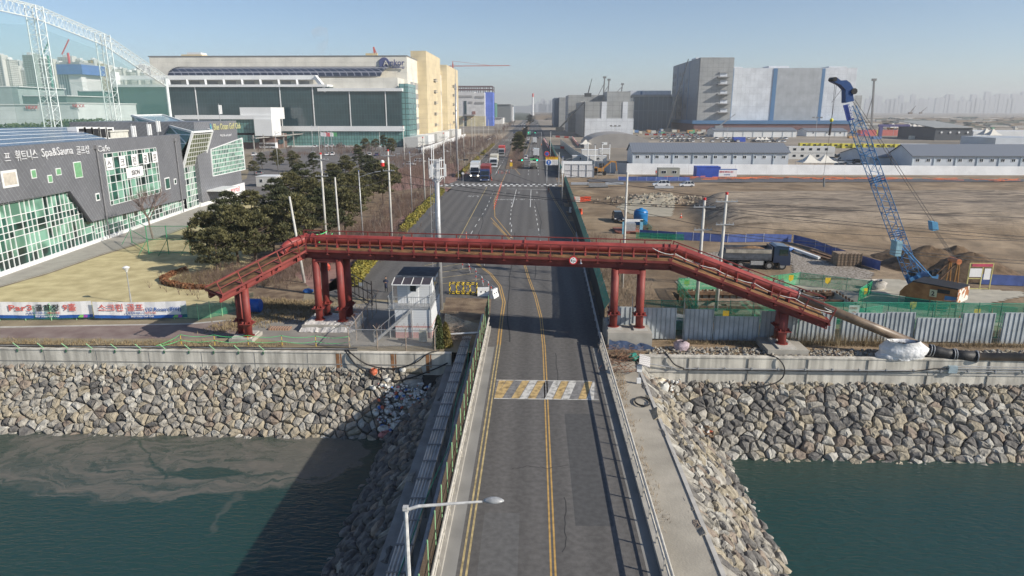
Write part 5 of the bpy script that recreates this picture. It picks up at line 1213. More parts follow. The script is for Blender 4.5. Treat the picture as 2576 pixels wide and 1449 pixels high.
pn=[(526,662,'pine on the lawn edge nearest the leaning fence'),(548,690,'pine with a slanted pale trunk at the corner of the shrub bed'),(560,655,'pine behind the first two on the lawn edge'),(600,668,'broad pine left of the bridge elbow'),(645,668,'pine directly behind the red pipe elbow'),(585,610,'pine in the second row above the lawn'),(640,600,'pine in the second row beside the car park slab'),(690,640,'dense pine left of the leaning concrete pole'),(720,600,'pine right behind the leaning concrete pole'),(750,655,'pine between the leaning pole and the cross-arm pole'),(770,590,'pine at the foot of the cross-arm pole'),(700,560,'tall pine in the middle of the grove'),(790,548,'pine behind the cross-arm pole'),(830,575,'pine left of the short concrete pole'),(850,530,'pine in the right half of the grove'),(880,560,'pine by the blue-capped street lamp'),(905,520,'pine left of the transformer pole'),(940,500,'tall pine just left of the transformer pole'),(965,512,'pine at the right end of the grove'),(880,480,'pine at the crest of the grove'),(930,468,'topmost pine of the grove'),(840,490,'pine near the crest left of centre'),(800,500,'pine above the white cabin'),(760,520,'pine right of the white cabin'),(735,545,'young pine beside the gate yard'),(985,478,'small pine at the far right end of the grove'),(820,620,'dark pine behind the bridge railing start'),(870,600,'low pine behind the bridge railing'),(640,440,'pine left of the white cabin by the car park'),(660,425,'pine behind the white cabin'),(700,428,'pine at the car park edge behind the cabin'),(745,432,'bushy pine at the car park edge'),(790,440,'pine on the strip between car park and grove'),(735,415,'far pine on the car park verge'),(870,440,'pine on the verge below the parked white cars'),(905,430,'pine with a pointed crown above the grove')]
for i,(x,y,l)in enumerate(pn):
 q=G(x,y);put(PR[i%3],(q.x,q.y,0),U(0,6.28),l,'pines of the grove',(U(.72,.82)if i<3 else U(.82,1.05))if i<28 else U(.6,.85))
for i,(x,y,s_,l)in enumerate(((920,385,.8,'flat-topped pine left of the factory lawn'),(945,378,.8,'flat-topped pine in the pair before the factory glass corner'),(965,380,.85,'dark pine right of the flat-topped pair'),(985,392,.9,'brownish pine beside the white lamp post'),(900,392,.7,'small pine at the end of the parked car row'),(1305,398,1.05,'front evergreen on the median strip'),(1304,378,1.05,'second evergreen on the median strip'),(1306,360,1.0,'third evergreen on the median strip'),(1333,318,1.6,'dark tree clump at the far junction'))):
 q=G(x,y);put(PR[i%3],(q.x,q.y,0),U(0,6.28),l,'evergreens along the road' if i>4 else 'pines of the factory garden',s_)
def streettree(n,f,lab,grp,sc_):
 for i in range(n):
  x,y=f(i);put(BR[i%3],(x,y,0),U(0,6.28),lab(i,x,y),grp,U(*sc_))
ordn=['nearest','second','third','fourth','fifth','sixth','seventh','eighth','ninth','tenth']
def on(i):return ordn[i]if i<10 else f'{i+1}th'
streettree(14,lambda i:(-25.5+U(-.4,.4),92+i*7.5+U(-1.5,1.5)),lambda i,x,y:f'{on(i)} small bare tree on the left verge behind the yellow hedge','bare trees behind the yellow hedge',(.5,.75))
streettree(10,lambda i:(-31+U(-1.5,1.5),85+i*9+U(-2,2)),lambda i,x,y:f'{on(i)} bare shrubby tree between the pines and the footpath','bare trees beside the footpath',(.45,.7))
streettree(22,lambda i:(-26+U(-.6,.6),222+i*11),lambda i,x,y:f'{on(i)} bare street tree beyond the crossing on the left kerb','bare street trees left of the far road',(.85,1.15))
streettree(20,lambda i:(-33.5+U(-1.5,1.5),216+i*12),lambda i,x,y:f'{on(i)} bare tree in the second row left of the far road','second row of bare trees left of the far road',(.85,1.2))
streettree(12,lambda i:(-42+U(-3,3),232+i*14),lambda i,x,y:f'{on(i)} bare tree in the strip beside the parked cars','bare trees beside the parked cars',(.8,1.2))
streettree(16,lambda i:(-27+U(-1.5,1.5),510+i*26),lambda i,x,y:f'{on(i)} distant bare tree past the second junction, left side','distant bare trees on the left',(1.1,1.5))
streettree(16,lambda i:(-6.4+U(-.8,.8)-i*.09,250+i*6.2),lambda i,x,y:f'{on(i)} bare shrub tree on the median strip','bare shrubs on the median',(.55,.8))
streettree(8,lambda i:(-9.5+U(-.8,.8),380+i*14),lambda i,x,y:f'{on(i)} bare tree on the median beyond the evergreens','bare trees on the far median',(.9,1.1))
rnd.seed(77)
streettree(14,lambda i:(G(620+i*26,U(392,402)).x,G(620+i*26,U(385,400)).y),lambda i,x,y:f'{on(i)} bare tree from the left before the factory forecourt','bare trees before the factory',(.8,1.1))
streettree(12,lambda i:(G(905+i*22,U(385,415)).x,G(905+i*22,U(380,415)).y),lambda i,x,y:f'{on(i)} bare tree from the left on the factory car park verge','bare trees of the factory verge',(.6,.9))
def brush(label,pts,n,h,sp,m,s=.5):
 mb=MB()
 for k_ in range(n):
  x0,y0=rnd.choice(pts);x=x0+rnd.gauss(0,sp);y=y0+rnd.gauss(0,sp*1.3);z=0
  for j in range(4):
   a=U(0,6.28);l_=U(.15,.6);hh=h*U(.3,1);mb.add([(x-.02,y,z),(x+.02,y,z),(x+l_*math.cos(a),y+l_*math.sin(a),z+hh)],[(0,1,2)])
   mb.add([(x+l_*.5*math.cos(a),y+l_*.5*math.sin(a),z+hh*.5),(x+l_*.5*math.cos(a)+.03,y+l_*.5*math.sin(a),z+hh*.5),(x+l_*math.cos(a+1),y+l_*math.sin(a+1),z+hh*.95)],[(0,1,2)])
 return tag(mb.build('brushwood',m,loc=(0,0,0)),label,None,None,'stuff')
M_brush2=mat('red_brown_brush',(.19,.125,.10),.95,var=.3,s=1,c2=(.27,.19,.15))
brush('reddish brown winter shrubs between the pines and the footpath',[tuple(G(x,y).xy)for x,y in((900,600),(930,590),(960,570),(880,630),(940,630),(1000,540),(1020,520),(970,600),(860,650),(1040,500),(700,690),(730,670),(650,700),(600,700),(560,705))],3800,1.5,2.4,M_brush2)
brush('pale dry shrubs inside the hedge bed',[tuple(G(x,y).xy)for x,y in((480,705),(520,700),(560,700),(600,705),(640,700))],900,.9,1.4,M_weed)
brush('brown hedge in front of the factory garden',[tuple(G(x,y).xy)for x,y in((700,395),(760,388),(840,372),(900,370),(980,405),(1030,410),(1070,400))],1600,1.6,6,M_brush2)
brush('dry brush beside the green fence on the building site',[(10+U(-1,1),y)for y in range(66,110,3)],700,1.5,1.0,mat('dry_brush_pale',(.26,.2,.15),.95,var=.3))
brush('thicket of bare brown trees between the far road and the factory sheds',[(-30-8*(k%3),215+k*9)for k in range(34)],2500,4.2,5.5,M_brush2)
brush('brown winter shrubs along the median strip',[(-6.3-.09*i,248+i*6)for i in range(20)],1500,2.6,1.0,M_brush2)
brush('thicket of bare brown trees around the parked cars by the crossing',[tuple(G(x,y).xy)for x,y in((985,445),(1010,470),(1040,440),(1075,455),(1090,430),(1130,365),(1160,350),(1100,372),(1050,385),(1000,400),(900,380),(860,385))],1700,3.0,5,M_brush2)
hedge([G(885,724),G(903,694),G(930,662),G(945,645)],2.2,1.9,M_hyel,'yellow-green hedge at the near end of the kerb beside the gate',14000,s=.16)
hedge([G(1012,587),G(1040,556),G(1068,526),G(1112,484)],1.9,1.6,M_hyel,'yellow-green hedge along the kerb below the crossing',15000,s=.17)
hedge([V((-23.6,212,0)),V((-23.8,260,0)),V((-24.2,300,0))],1.6,1.5,M_hyel,'yellow-green hedge along the kerb beyond the crossing',5000,s=.28)
hedge([V((-24.3,320,0)),V((-24.6,420,0))],1.6,1.4,M_hyel,'distant yellow-green hedge along the far kerb',3000,s=.35)
for i,(x,y,h_,l)in enumerate(((1104,874,2.9,'tall conical evergreen shrub in the wall corner'),(1122,872,2.2,'shorter yellowish conical shrub beside the tall one'))):
 q=G(x,y);mb=MB()
 for k_ in range(3800):
  f=U(0,1)**1.3;a=U(0,6.28);r_=.62*(1-f)**.6*math.sqrt(U(.3,1));leaf(mb,q.x+r_*math.cos(a),q.y+r_*math.sin(a),f*h_+.05,.09)
 tag(mb.build('conical_shrub',M_hgrn if i==0 else mat('shrub_gold',(.11,.10,.025),.8,var=.4,s=2,c2=(.22,.17,.04))),l,'shrub')
tangle(1125,1160,825,865,-.0,40,'tangle of dead vines spilling over the wall corner',M_twig)
M_capr=mat('cap_red',(.6,.03,.03),.5)
def pole(px_,pyb,ptx,pyt,label,kind='plain',r=.16,grp=None,name='utility_pole'):
 b=G(px_,pyb);q=A(ptx,pyt,b.y);t=thing(name,label,'pole',(b.x,b.y,0),grp);top=V((q.x,b.y,q.z));H_=top.z
 if not label.startswith('leaning'):top.x=b.x+(top.x-b.x)*.35
 mb=MB();mb.pipe([(b.x,b.y,-.05),top],[r,r*.62],8);mb.build('pole_shaft',M_steel if kind in('lamp','lamp2','steel')else M_pole,t,smooth=True)
 if kind in('cross','cross2','redcap','trans'):
  mb=MB();zs=[H_-.7,H_-3.0]if kind!='redcap' else[H_-.9]
  for i,z in enumerate(zs):
   w_=1.1 if i==0 else.9;mb.beam((top.x-w_,b.y-.15,z),(top.x+w_,b.y-.15,z+.02),.1,.1)
   for k_ in(-.9,-.45,.45,.9):mb.tube((top.x+k_*w_,b.y-.15,z),(top.x+k_*w_,b.y-.15,z+.22),.035,5)
  mb.build('cross_arm',M_steel,t)
  mb=MB();mb.tube((top.x,b.y,H_-.02),(top.x,b.y,H_+.22),r*.72,8);mb.build('cap',M_capr,t)
 if kind=='trans':
  mb=MB();mb.lathe([(.28,0),(.3,.1),(.3,.55)],10,(top.x-.9,b.y-.2,H_-2.3));mb.build('transformer',M_capr,t);mb=MB();mb.lathe([(.3,.55),(.3,.8),(.1,.95)],10,(top.x-.9,b.y-.2,H_-2.3));mb.build('transformer_lid',M_wht,t)
 if kind in('lamp','lamp2'):
  mb=MB();e=2.6 if kind=='lamp' else 2.2;mb.pipe([(top.x,b.y,H_-.9),(top.x+e*.5,b.y,H_-.45),(top.x+e,b.y,H_-.1)],[.05,.045,.035],6);mb.tube((top.x,b.y,H_-.3),(top.x+e*.8,b.y,H_-.25),.015,4);mb.build('lamp_arm',M_steel,t)
  mb=MB();mb.beam((top.x+e-.1,b.y,H_-.08),(top.x+e+.75,b.y,H_+.02),.26,.1);mb.build('lamp_head',M_steel,t)
  mb=MB();mb.tube((top.x,b.y,H_),(top.x,b.y,H_+.15),r*.7,8);mb.build('cap',mat('cap_blue',(.05,.12,.5),.5),t)
 return t,top
PT={}
def P_(k,*a,**kw):PT[k]=pole(*a,**kw)[1]
P_('lean',766,711,728,494,'leaning concrete pole left of the twin red columns','plain',.19)
P_('a',823,640,808,388,'white concrete pole with two cross-arms above the bridge start','cross2',.2)
P_('b',857,640,839,446,'plain short concrete pole right of the cross-arm pole','plain',.17)
P_('c',914,610,898,431,'blue-capped street lamp reaching over the pine grove','lamp',.12,name='street_lamp')
P_('d',986,605,976,380,'concrete pole carrying a red and white transformer','trans',.2)
P_('e',1037,538,1029,384,'slim blue-capped lamp pole beside the kerb hedge','lamp2',.1,name='street_lamp')
P_('f',1069,510,1063,347,'red-topped concrete pole at the near kerb','redcap',.18)
P_('g',1019,431,1013,318,'red-topped pole on the brick pavement','redcap',.17)
P_('h',1118,476,1117,336,'red-topped pole at the corner of the crossing','redcap',.18)
P_('i',1134,399,1135,310,'concrete pole before the parked dark cars','cross',.15)
P_('j',1167,397,1167,302,'concrete pole behind the tall steel mast','cross',.15)
P_('k',1188,381,1186,296,'concrete pole in the bare tree row, right of the mast','cross',.15)
P_('k2',1195,375,1194,294,'concrete pole close behind its twin in the bare tree row','plain',.14)
P_('l',1205,367,1205,313,'thin lamp pole over the parked car line','lamp2',.08,name='street_lamp')
P_('m',1217,359,1216,308,'concrete pole beside the far kerb hedge','plain',.14)
P_('n',1229,345,1229,300,'concrete pole near the end of the parked cars','plain',.14)
P_('o',1253,336,1253,300,'distant concrete pole beside the white fence','plain',.14)
P_('p',1262,330,1262,298,'distant concrete pole, second from the far junction','plain',.14)
P_('q',1272,326,1272,296,'distant concrete pole at the far junction','plain',.14)
P_('r',956,385,956,332,'thin pole on the factory lawn','plain',.12)
P_('s',788,395,786,315,'lamp pole at the factory car park','lamp2',.1,name='street_lamp')
P_('s2',702,440,690,330,'tall lamp pole standing in the pines by the car park','lamp2',.1,name='street_lamp')
P_('s3',808,445,804,318,'tall thin pole between the car park and the grove','plain',.1)
P_('s4',905,365,905,343,'short lamp post beside the parked white cars','lamp2',.07,name='street_lamp')
P_('u',1565,725,1581,434,'tall plain concrete pole on the building site','plain',.17)
P_('v',1751,778,1777,503,'left concrete pole of the red-capped pair behind the metal fence','cross2',.21)
P_('w',1801,781,1837,489,'right concrete pole of the red-capped pair behind the metal fence','cross2',.21)
P_('x',1413,518,1417,395,'white lamp pole rising beside the green fence','lamp2',.13,name='street_lamp')
P_('y',1384,403,1386,330,'grey pole beside the direction sign','plain',.12)
t,tp=pole(1150,429,1146,210,'tallest grey steel mast at the crossing with antennas','steel',.42,name='steel_mast')
mb=MB();mb.tube(tp,tp+V((0,0,6)),.07,6);mb.build('whip_antenna',M_steel,t)
for z in(1.5,8.5,14):mb=MB();mb.pipe([tp-V((0,0,z)),tp-V((0,0,z+.5))],.42,10);[mb.beam(tp-V((0,0,z)),tp+V((a,b,.6-z)),.06)for a,b in((.9,0),(-.9,0),(0,-.9))];mb.build('antenna_collar',M_steel,t)
b=G(1108,779);tp=A(1105,405,b.y);t=thing('cage_mast','thick grey mast with antenna cage and ladder behind the guard hut','mast',(b.x,b.y,0))
mb=MB();mb.pipe([b,(b.x,b.y,tp.z)],[.30,.24],14);mb.build('pole_shaft',M_steel,t,smooth=True)
mb=MB();cx_,cz=b.x,tp.z
for z in(-1.5,-.7,.1):
 pts=[V((cx_+.75*math.cos(a),b.y+.75*math.sin(a),cz+z))for a in[k_*PI/3 for k_ in range(7)]]
 for i in range(6):mb.beam(pts[i],pts[i+1],.05)
for k_ in range(6):
 a=k_*PI/3;mb.tube((cx_+.75*math.cos(a),b.y+.75*math.sin(a),cz-1.7),(cx_+.75*math.cos(a),b.y+.75*math.sin(a),cz+.3 if k_%2 else cz+1.6),.045,5)
 mb.beam((cx_,b.y,cz-2.3),(cx_+.75*math.cos(a),b.y+.75*math.sin(a),cz-1.5),.06)
mb.build('antenna_cage',M_wht,t)
for a in(0,2,4):mb=MB();a_=a*PI/3;mb.box(cx_+.82*math.cos(a_)-.12,cx_+.82*math.cos(a_)+.12,b.y+.82*math.sin(a_)-.08,b.y+.82*math.sin(a_)+.08,cz-1.5,cz-.3);mb.build('panel_antenna',M_wht,t)
mb=MB()
for s_ in(-.65,-.42):mb.tube((cx_+s_,b.y-.1,3),(cx_+s_,b.y-.1,cz-2),.02,4)
z=3
while z<cz-2:mb.beam((cx_-.65,b.y-.1,z),(cx_-.3,b.y-.1,z),.03);z+=.9
mb.build('ladder',M_steel,t)
M_wire=mat('cable_black',(.03,.03,.035),.6)
def wire(a,b,sag,label,r=.025,name='overhead_cable'):
 a=V(a);b=V(b);pts=[a.lerp(b,i/16)-V((0,0,sag*4*(i/16)*(1-i/16)))for i in range(17)];mb=MB();mb.pipe(pts,r,4);return tag(mb.build(name,M_wire),label,'cable')
wire(PT['a']-V((0,0,2)),PT['w']-V((0,0,1.5)),1.0,'long black cable crossing the whole road above the bridge',.03)
wire(PT['a']-V((0,0,3.5)),PT['d']-V((0,0,4)),1.2,'cable between the cross-arm pole and the transformer pole')
wire(PT['d']-V((0,0,3)),PT['v']-V((0,0,.6)),1.2,'upper black cable from the transformer pole to the red-capped pair',.03)
wire(PT['h']-V((0,0,1.5)),PT['w']-V((0,0,.5)),1.5,'cable sloping from the crossing corner to the right red-capped pole')
wire(PT['h']-V((0,0,1.9)),PT['v']-V((0,0,2.6)),2.0,'lower cable sloping from the crossing corner over the road')
wire(PT['f']-V((0,0,4)),PT['u']-V((0,0,1.5)),2.2,'cable from the near kerb pole to the plain site pole')
for z,l in((.6,'topmost'),(.9,'second'),(3.0,'third'),(3.3,'lowest')):wire(PT['v']-V((0,0,z)),(95,66,PT['v'].z-z-4),1.2,l+' power line leaving the left red-capped pole to the right')
for z,l in((.7,'upper'),(3.1,'lower')):wire(PT['w']-V((0,0,z)),(100,74,PT['w'].z-z-1),1.5,l+' power line leaving the right red-capped pole to the right')
wire(PT['f']-V((0,0,.8)),PT['h']-V((0,0,.8)),.6,'cable between the two red-topped kerb poles')
wire(PT['d']-V((0,0,.8)),PT['f']-V((0,0,.8)),.6,'cable from the transformer pole to the near kerb pole')
wire(PT['a']-V((0,0,.8)),PT['d']-V((0,0,.8)),.8,'top cable between the first two concrete poles')
def paint(n,c):return mat(n,c,.3,var=.04,coat=.6,s=.5)
C_W=paint('car_white',(.72,.73,.74));C_K=paint('car_black',(.018,.019,.022));C_G=paint('car_grey',(.22,.23,.24));C_B=paint('car_blue',(.03,.06,.15));C_S=paint('car_silver',(.45,.46,.47))
M_tyre=mat('tyre',(.018,.018,.018),.85);M_rim=mat('rim',(.4,.4,.41),.35,metal=.6);M_win=mat('car_window',(.015,.02,.025),.08,spec=.9,var=.1)
M_hl=mat('headlight_glass',(.75,.76,.78),.15);M_tl=mat('tail_light',(.45,.02,.02),.3)
def wheel(x,y,r,w_,par):
 mb=MB();mb.tube((x-w_/2,y,r),(x+w_/2,y,r),r,14,m=0);s=1 if x>0 else-1
 mb.tube((x+s*w_/2,y,r),(x+s*(w_/2+.015),y,r),r*.58,10,m=1);return mb.build('wheel',[M_tyre,M_rim],par)
def car(p,suv=True,L=4.6,far=False,name='parked_car'):
 t=thing(name,'','car');W_=.92;h1=.95 if suv else.82;h2=1.66 if suv else 1.42
 body=MB();prof=[(-L/2,.35),(-L/2+.05,h1),(-L/2+.35,h1+.06),(L/2-1.25,h1+.02),(L/2-.15,h1-.14),(L/2,.6),(L/2-.02,.32)]
 def ext(mb,pr,wb,wt,zb,zt_,m=0):
  vs=[];n=len(pr)
  for s in(-1,1):
   for y,z in pr:
    f=(z-zb)/(zt_-zb)if zt_>zb else 0;vs.append((s*(wb+(wt-wb)*min(1,max(0,f))),y,z))
  mb.add(vs,[list(range(n)),list(range(n,2*n))[::-1]]+[[i,(i+1)%n,n+(i+1)%n,n+i]for i in range(n)],m)
 ext(body,prof,W_,W_-.04,.35,h1)
 gh=[(-L/2+.12,h1+.05),(-L/2+.42 if suv else-L/2+.95,h2-.06),(-L/2+.7 if suv else-L/2+1.3,h2),(L/2-2.1,h2),(L/2-1.85,h2-.05),(L/2-1.05,h1)]
 if not suv:gh[0]=(-L/2+.4,h1+.05)
 roof=[(y*.96,z)for y,z in gh[1:5]]
 if far:
  ext(body,gh,W_-.08,W_-.26,h1,h2,1)
  body.box(-W_+.27,W_-.27,gh[2][0],gh[3][0],h2,h2+.03,0)
  for x in(-W_+.02,W_-.02):
   for y in(-L/2+.85,L/2-.85):body.tube((x-.1,y,.33),(x+.1,y,.33),.33,8,m=2)
  body.build('body',[p,M_win,M_tyre],t);return t
 body.box(-W_+.26,W_-.26,gh[2][0]-.02,gh[3][0]+.02,h2-.01,h2+.03)
 for s in(-1,1):
  for(y0,z0),(y1,z1)in((gh[1],gh[0]),(gh[4],gh[5]),((0,h2),(0,h1)),((-L/2+1.3,h2),(-L/2+1.1,h1))):
   f=lambda z:W_-.07+(-.19)*(z-h1)/(h2-h1)
   body.beam((s*f(z0),y0,z0),(s*f(z1),y1,z1),.07,.07)
 body.build('body',p,t)
 g=MB();ext(g,gh,W_-.08,W_-.26,h1,h2);g.build('windows',M_win,t)
 for x in(-W_+.06,W_-.06):
  for y in(-L/2+.85,L/2-.85):wheel(x,y,.34,.22,t)
 for s in(-1,1):
  m=MB();m.box(s*.72-.16,s*.72+.16,L/2-.14,L/2-.0,.62,.78);m.build('headlight',M_hl,t)
  m=MB();m.box(s*.76-.12,s*.76+.12,-L/2-.02,-L/2+.1,.75,.98);m.build('tail_light',M_tl,t)
 m=MB();m.box(-.26,.26,L/2-.01,L/2+.01,.42,.53);m.build('number_plate',M_wht,t)
 return t
def truck(cabm,boxm,kind='container',L=9.5,name='truck',lit=False,H=3.95,W_=1.25):
 """front at +Y"""
 t=thing(name,'','truck');y1=L/2;yc=y1-2.0
 c=MB();prof=[(yc,.75),(yc,3.0),(yc+.3,3.25 if kind!='low' else 3.0),(y1-.45,3.1 if kind!='low' else 2.9),(y1-.05,1.75),(y1,1.3),(y1,.55),(y1-.4,.5)]
 c.prism([(-W_+.03,y,z)for y,z in prof],(2*W_-.06,0,0));c.build('cab',cabm,t)
 m=MB();m.prism([(-W_+.14,y1-.02,1.75),(W_-.14,y1-.02,1.75),(W_-.2,y1-.36,2.75),(-W_+.2,y1-.36,2.75)],(0,.02,0))
 for s in(-1,1):m.prism([(s*(W_-.02),y1-1.35,1.8),(s*(W_-.02),y1-.35,1.8),(s*(W_-.02),y1-.6,2.6),(s*(W_-.02),y1-1.35,2.6)],(s*.02,0,0))
 m.build('windscreen',M_win,t)
 m=MB();m.box(-W_+.25,W_-.25,y1,y1+.03,.85,1.5);
 for z in(.95,1.1,1.25,1.4):m.box(-W_+.3,W_-.3,y1+.03,y1+.05,z,z+.05)
 m.build('grille',M_black,t)
 m=MB();m.box(-W_,W_,y1-.05,y1+.1,.38,.75);m.build('bumper',cabm,t)
 for s in(-1,1):
  m=MB();m.box(s*(W_-.28)-.17,s*(W_-.28)+.17,y1+.1,y1+.13,.5,.68);m.build('headlight',mat('lit_headlight',(1,.93,.8),.2,emis=9)if lit else M_hl,t)
  m=MB();m.box(s*(W_+.18)-.07,s*(W_+.18)+.07,y1-.35,y1-.25,1.7,2.4);m.beam((s*W_,y1-.3,2.3),(s*(W_+.18),y1-.3,2.3),.04);m.build('mirror',M_black,t)
 if kind in('container','box'):
  m=MB();m.box(-W_+.02,W_-.02,-y1,yc-.35,1.25,H)
  if kind=='container':
   for k in range(14):m.box(-W_+.1+k*.17,-W_+.18+k*.17,yc-.35,yc-.3,1.35,H-.1,1)
   n=int((L-2.5)/.35)
   for k in range(n):
    for s in(-1,1):m.box(s*(W_-.02)-.02,s*(W_-.02)+.02,-y1+.2+k*.35,-y1+.36+k*.35,1.35,H-.1,1)
  else:
   for z in(1.3,H-.12):m.box(-W_-.01,W_+.01,-y1-.02,yc-.33,z,z+.1,1)
   for x in(-.6,0,.6):m.box(x-.03,x+.03,-y1-.04,-y1,1.3,H,2)
  m.build('cargo_box',[boxm,boxm if kind=='container' else M_wht,M_steel],t)
 elif kind=='garbage':
  m=MB();m.prism([(-W_+.02,y,z)for y,z in((yc-.3,1.0),(yc-.3,2.9),(-y1+1.2,2.9),(-y1+.3,2.5),(-y1,1.6),(-y1,.7),(-y1+.9,.6))],(2*W_-.04,0,0));m.build('refuse_body',boxm,t)
  m=MB();m.box(-W_,W_,-y1+1.5,yc-.4,2.9,3.2);m.build('green_top',mat('truck_green',(.05,.42,.08),.5),t)
  m=MB();m.box(-.85,.85,-y1-.12,-y1-.02,.9,1.5);m.box(-.9,.9,-y1-.1,-y1,1.75,2.1);m.build('hopper',mat('hopper_brown',(.12,.11,.09),.8,var=.4,s=4),t)
 m=MB();m.box(-.5,.5,-y1+.1,yc,.8,1.2);m.box(-W_+.1,W_-.1,-y1,-y1+.1,.7,.9);m.build('chassis',M_black,t)
 for y in(y1-1.3,-y1+1.2,-y1+2.5):
  for s in(-1,1):wheel(s*(W_-.17),y,.5,.3,t)
 return t
VG='vehicles queueing at the crossing'
def g3(px_,py_):q=G(px_,py_);return(q.x,q.y,.01)
T1=truck(paint('cab_white',(.68,.7,.72)),paint('box_white',(.62,.63,.64)),'box',lit=True,name='box_truck');q=g3(1193,446.6);put(T1,(q[0],q[1]+4.6,.01),PI+.03,'white box truck with lit headlights heading the queue beside the blue tractor',None,1.14)
T2=truck(paint('cab_navy',(.025,.05,.14)),mat('container_red',(.30,.06,.055),.6,var=.15,s=.6),'container',L=11,name='container_truck');q=g3(1219,457.5);put(T2,(q[0],q[1]+5.3,.01),PI+.02,'navy blue tractor pulling a faded red container, nearest the crossing',None,1.14)
T3=truck(paint('cab_white',(.68,.7,.72)),mat('container_cream',(.60,.57,.48),.6,var=.1),'container',L=11,name='container_truck');q=g3(1241,423);put(T3,(q[0],q[1]+5.4,.01),PI+.02,'white tractor pulling a cream container behind the blue one',None,1.14)
T4=truck(paint('cab_grey',(.33,.34,.35)),mat('container_bright_red',(.55,.07,.06),.6,var=.1),'container',L=11,name='container_truck');q=g3(1261,393.7);put(T4,(q[0],q[1]+5.4,.01),PI+.02,'grey tractor pulling a bright red container, last of the queue',None,1.14)
T5=truck(mat('truck_green',(.05,.42,.08),.5),mat('refuse_grey',(.33,.33,.29),.6,var=.3,s=3),'garbage',L=8,name='refuse_truck');q=g3(1342,425.6);put(T5,(q[0],q[1]+4,.01),0,'green and grey refuse truck seen from behind at the lights')
T6=truck(paint('cab_white',(.68,.7,.72)),paint('box_white',(.62,.63,.64)),'box',L=8.5,name='box_truck');
for px_,py_,l in((1349,398,'white box truck with steel rear doors, next after the refuse truck'),(1345,363,'white box truck farther up the right carriageway')):q=g3(px_,py_);put(T6,(q[0],q[1]+4.2,.01),0,l)
T7=truck(paint('cab_white',(.68,.7,.72)),mat('container_green',(.10,.32,.24),.6),'container',L=10,name='container_truck');q=g3(1331,343);put(T7,(q[0],q[1]+5,.01),0,'truck with a pale green container far up the right carriageway')
K={}
for nm,p_ in(('w',C_W),('k',C_K),('g',C_G),('b',C_B),('s',C_S)):
 K[nm+'u']=car(p_,True);K[nm+'s']=car(p_,False,4.7)
def pc(k,px_,py_,rz,l,grp=None):q=g3(px_,py_);o=put(K[k],q,rz,l,grp);return o
pc('wu',1323,400,0,'white hatchback waiting in the right carriageway beside the median')
pc('wu',1344,380,0,'small white van between the two white box trucks')
pc('bs',1328,361,0,'blue saloon driving away along the median');pc('wu',1329,352,0,'white van driving away ahead of the blue saloon');pc('ks',1352,349,0,'dark car ahead of the far box truck')
for i,(x,y,k)in enumerate(((1223,357,'bu'),(1228,353.5,'wu'),(1233,350.5,'wu'),(1238,347.5,'ws'),(1243,345,'ss'))):pc(k,x,y,PI+.02,['dark blue parked car leading the line at the left kerb','white car second in the parked line at the left kerb','white car third in the parked line at the left kerb','white saloon fourth in the parked line at the left kerb','silver saloon last in the parked line at the left kerb'][i],'cars parked along the left kerb')
for x,y,k,rz,l in((1030,416,'ws',-1.9,'white saloon parked alone at the lawn edge by the crossing'),(1057,409,'wu',-1.8,'white estate car parked second from the lawn'),(1083,404,'ks',-1.7,'black saloon parked third from the lawn'),(1077,396,'ku',-1.7,'black off-road car parked behind the black saloon'),(1094,391,'gs',-1.7,'dark grey car parked in the middle of the short row'),(1105,387,'ws',-1.7,'white car parked right of the dark grey one'),(1118,384,'wu',-1.7,'white people carrier near the mast foot'),(1119,377,'ku',-1.7,'dark car parked under the bare trees near the mast'),(1140,372,'ks',-1.7,'dark saloon parked farther back under the trees'),(1068,372,'ws',-1.7,'white car parked by the pale fence'),(1057,378,'su',-1.7,'silver car parked by the pale fence')):pc(k,x,y,rz,l,'cars parked near the crossing')
for i,(x,y,k)in enumerate(((793,371,'ws'),(809,370,'gs'),(822,370,'wu'),(836,370,'wu'),(851,370,'ku'),(864,370,'gs'),(898,371,'ks'),(788,391,'wu'),(823,391,'ws'),(837,391,'wu'),(893,388,'gs'),(930,392,'ws'),(948,392,'bs'),(640,392,'wu'),(655,440,'gs'),(700,452,'ws'))):pc(k,x,y,.2,f"{ {'w':'white','g':'grey','k':'black','b':'blue'}[k[0]]} car in the factory car park, "+['leftmost of the back row','second of the back row','third of the back row','fourth of the back row','fifth of the back row','sixth of the back row','alone near the trees','leftmost of the front row','second of the front row','third of the front row','beside the lamp post','before the flat-topped pines','right of the flat-topped pines','near the coach shelter','behind the white cabin','glimpsed through the pines'][i],'cars in the factory car park')
q=G(1663,470);put(K['wu'],(q.x,q.y,hgt(q.x,q.y)+.05),PI/2,'white off-road car crossing the building site, left of the pair')
q=G(1727,470);put(K['wu'],(q.x,q.y,hgt(q.x,q.y)+.05),PI/2,'smaller white hatchback crossing the building site, right of the pair',scale=(.92,.85,.9))
q=G(1554,556);put(K['ku'],(q.x,q.y,hgt(q.x,q.y)+.05),PI,'black off-road car parked beside the blue water tank')
def coach(m):
 t=thing('coach','','coach');mb=MB();mb.box(-1.25,1.25,-5.8,5.8,.4,3.3);mb.build('body',m,t);mb=MB();mb.box(-1.27,1.27,-5.6,5.82,1.5,2.5);mb.build('windows',M_win,t)
 for y in(-3.5,4):[wheel(s*1.1,y,.5,.3,t)for s in(-1,1)]
 return t
cc=coach(C_W)
for x,y,l in((672,374,'white coach parked at the left end of the pergola'),(738,368,'white coach parked behind the pergola posts')):q=G(x,y);put(cc,(q.x,q.y,0),1.4,l)
FC=[car(c,u,far=True)for c,u in((C_W,True),(C_K,True),(C_G,False),(C_W,False),(C_B,True),(C_S,False))]
FN=['white high-roofed car','black high-roofed car','grey saloon','white saloon','blue high-roofed car','silver saloon']
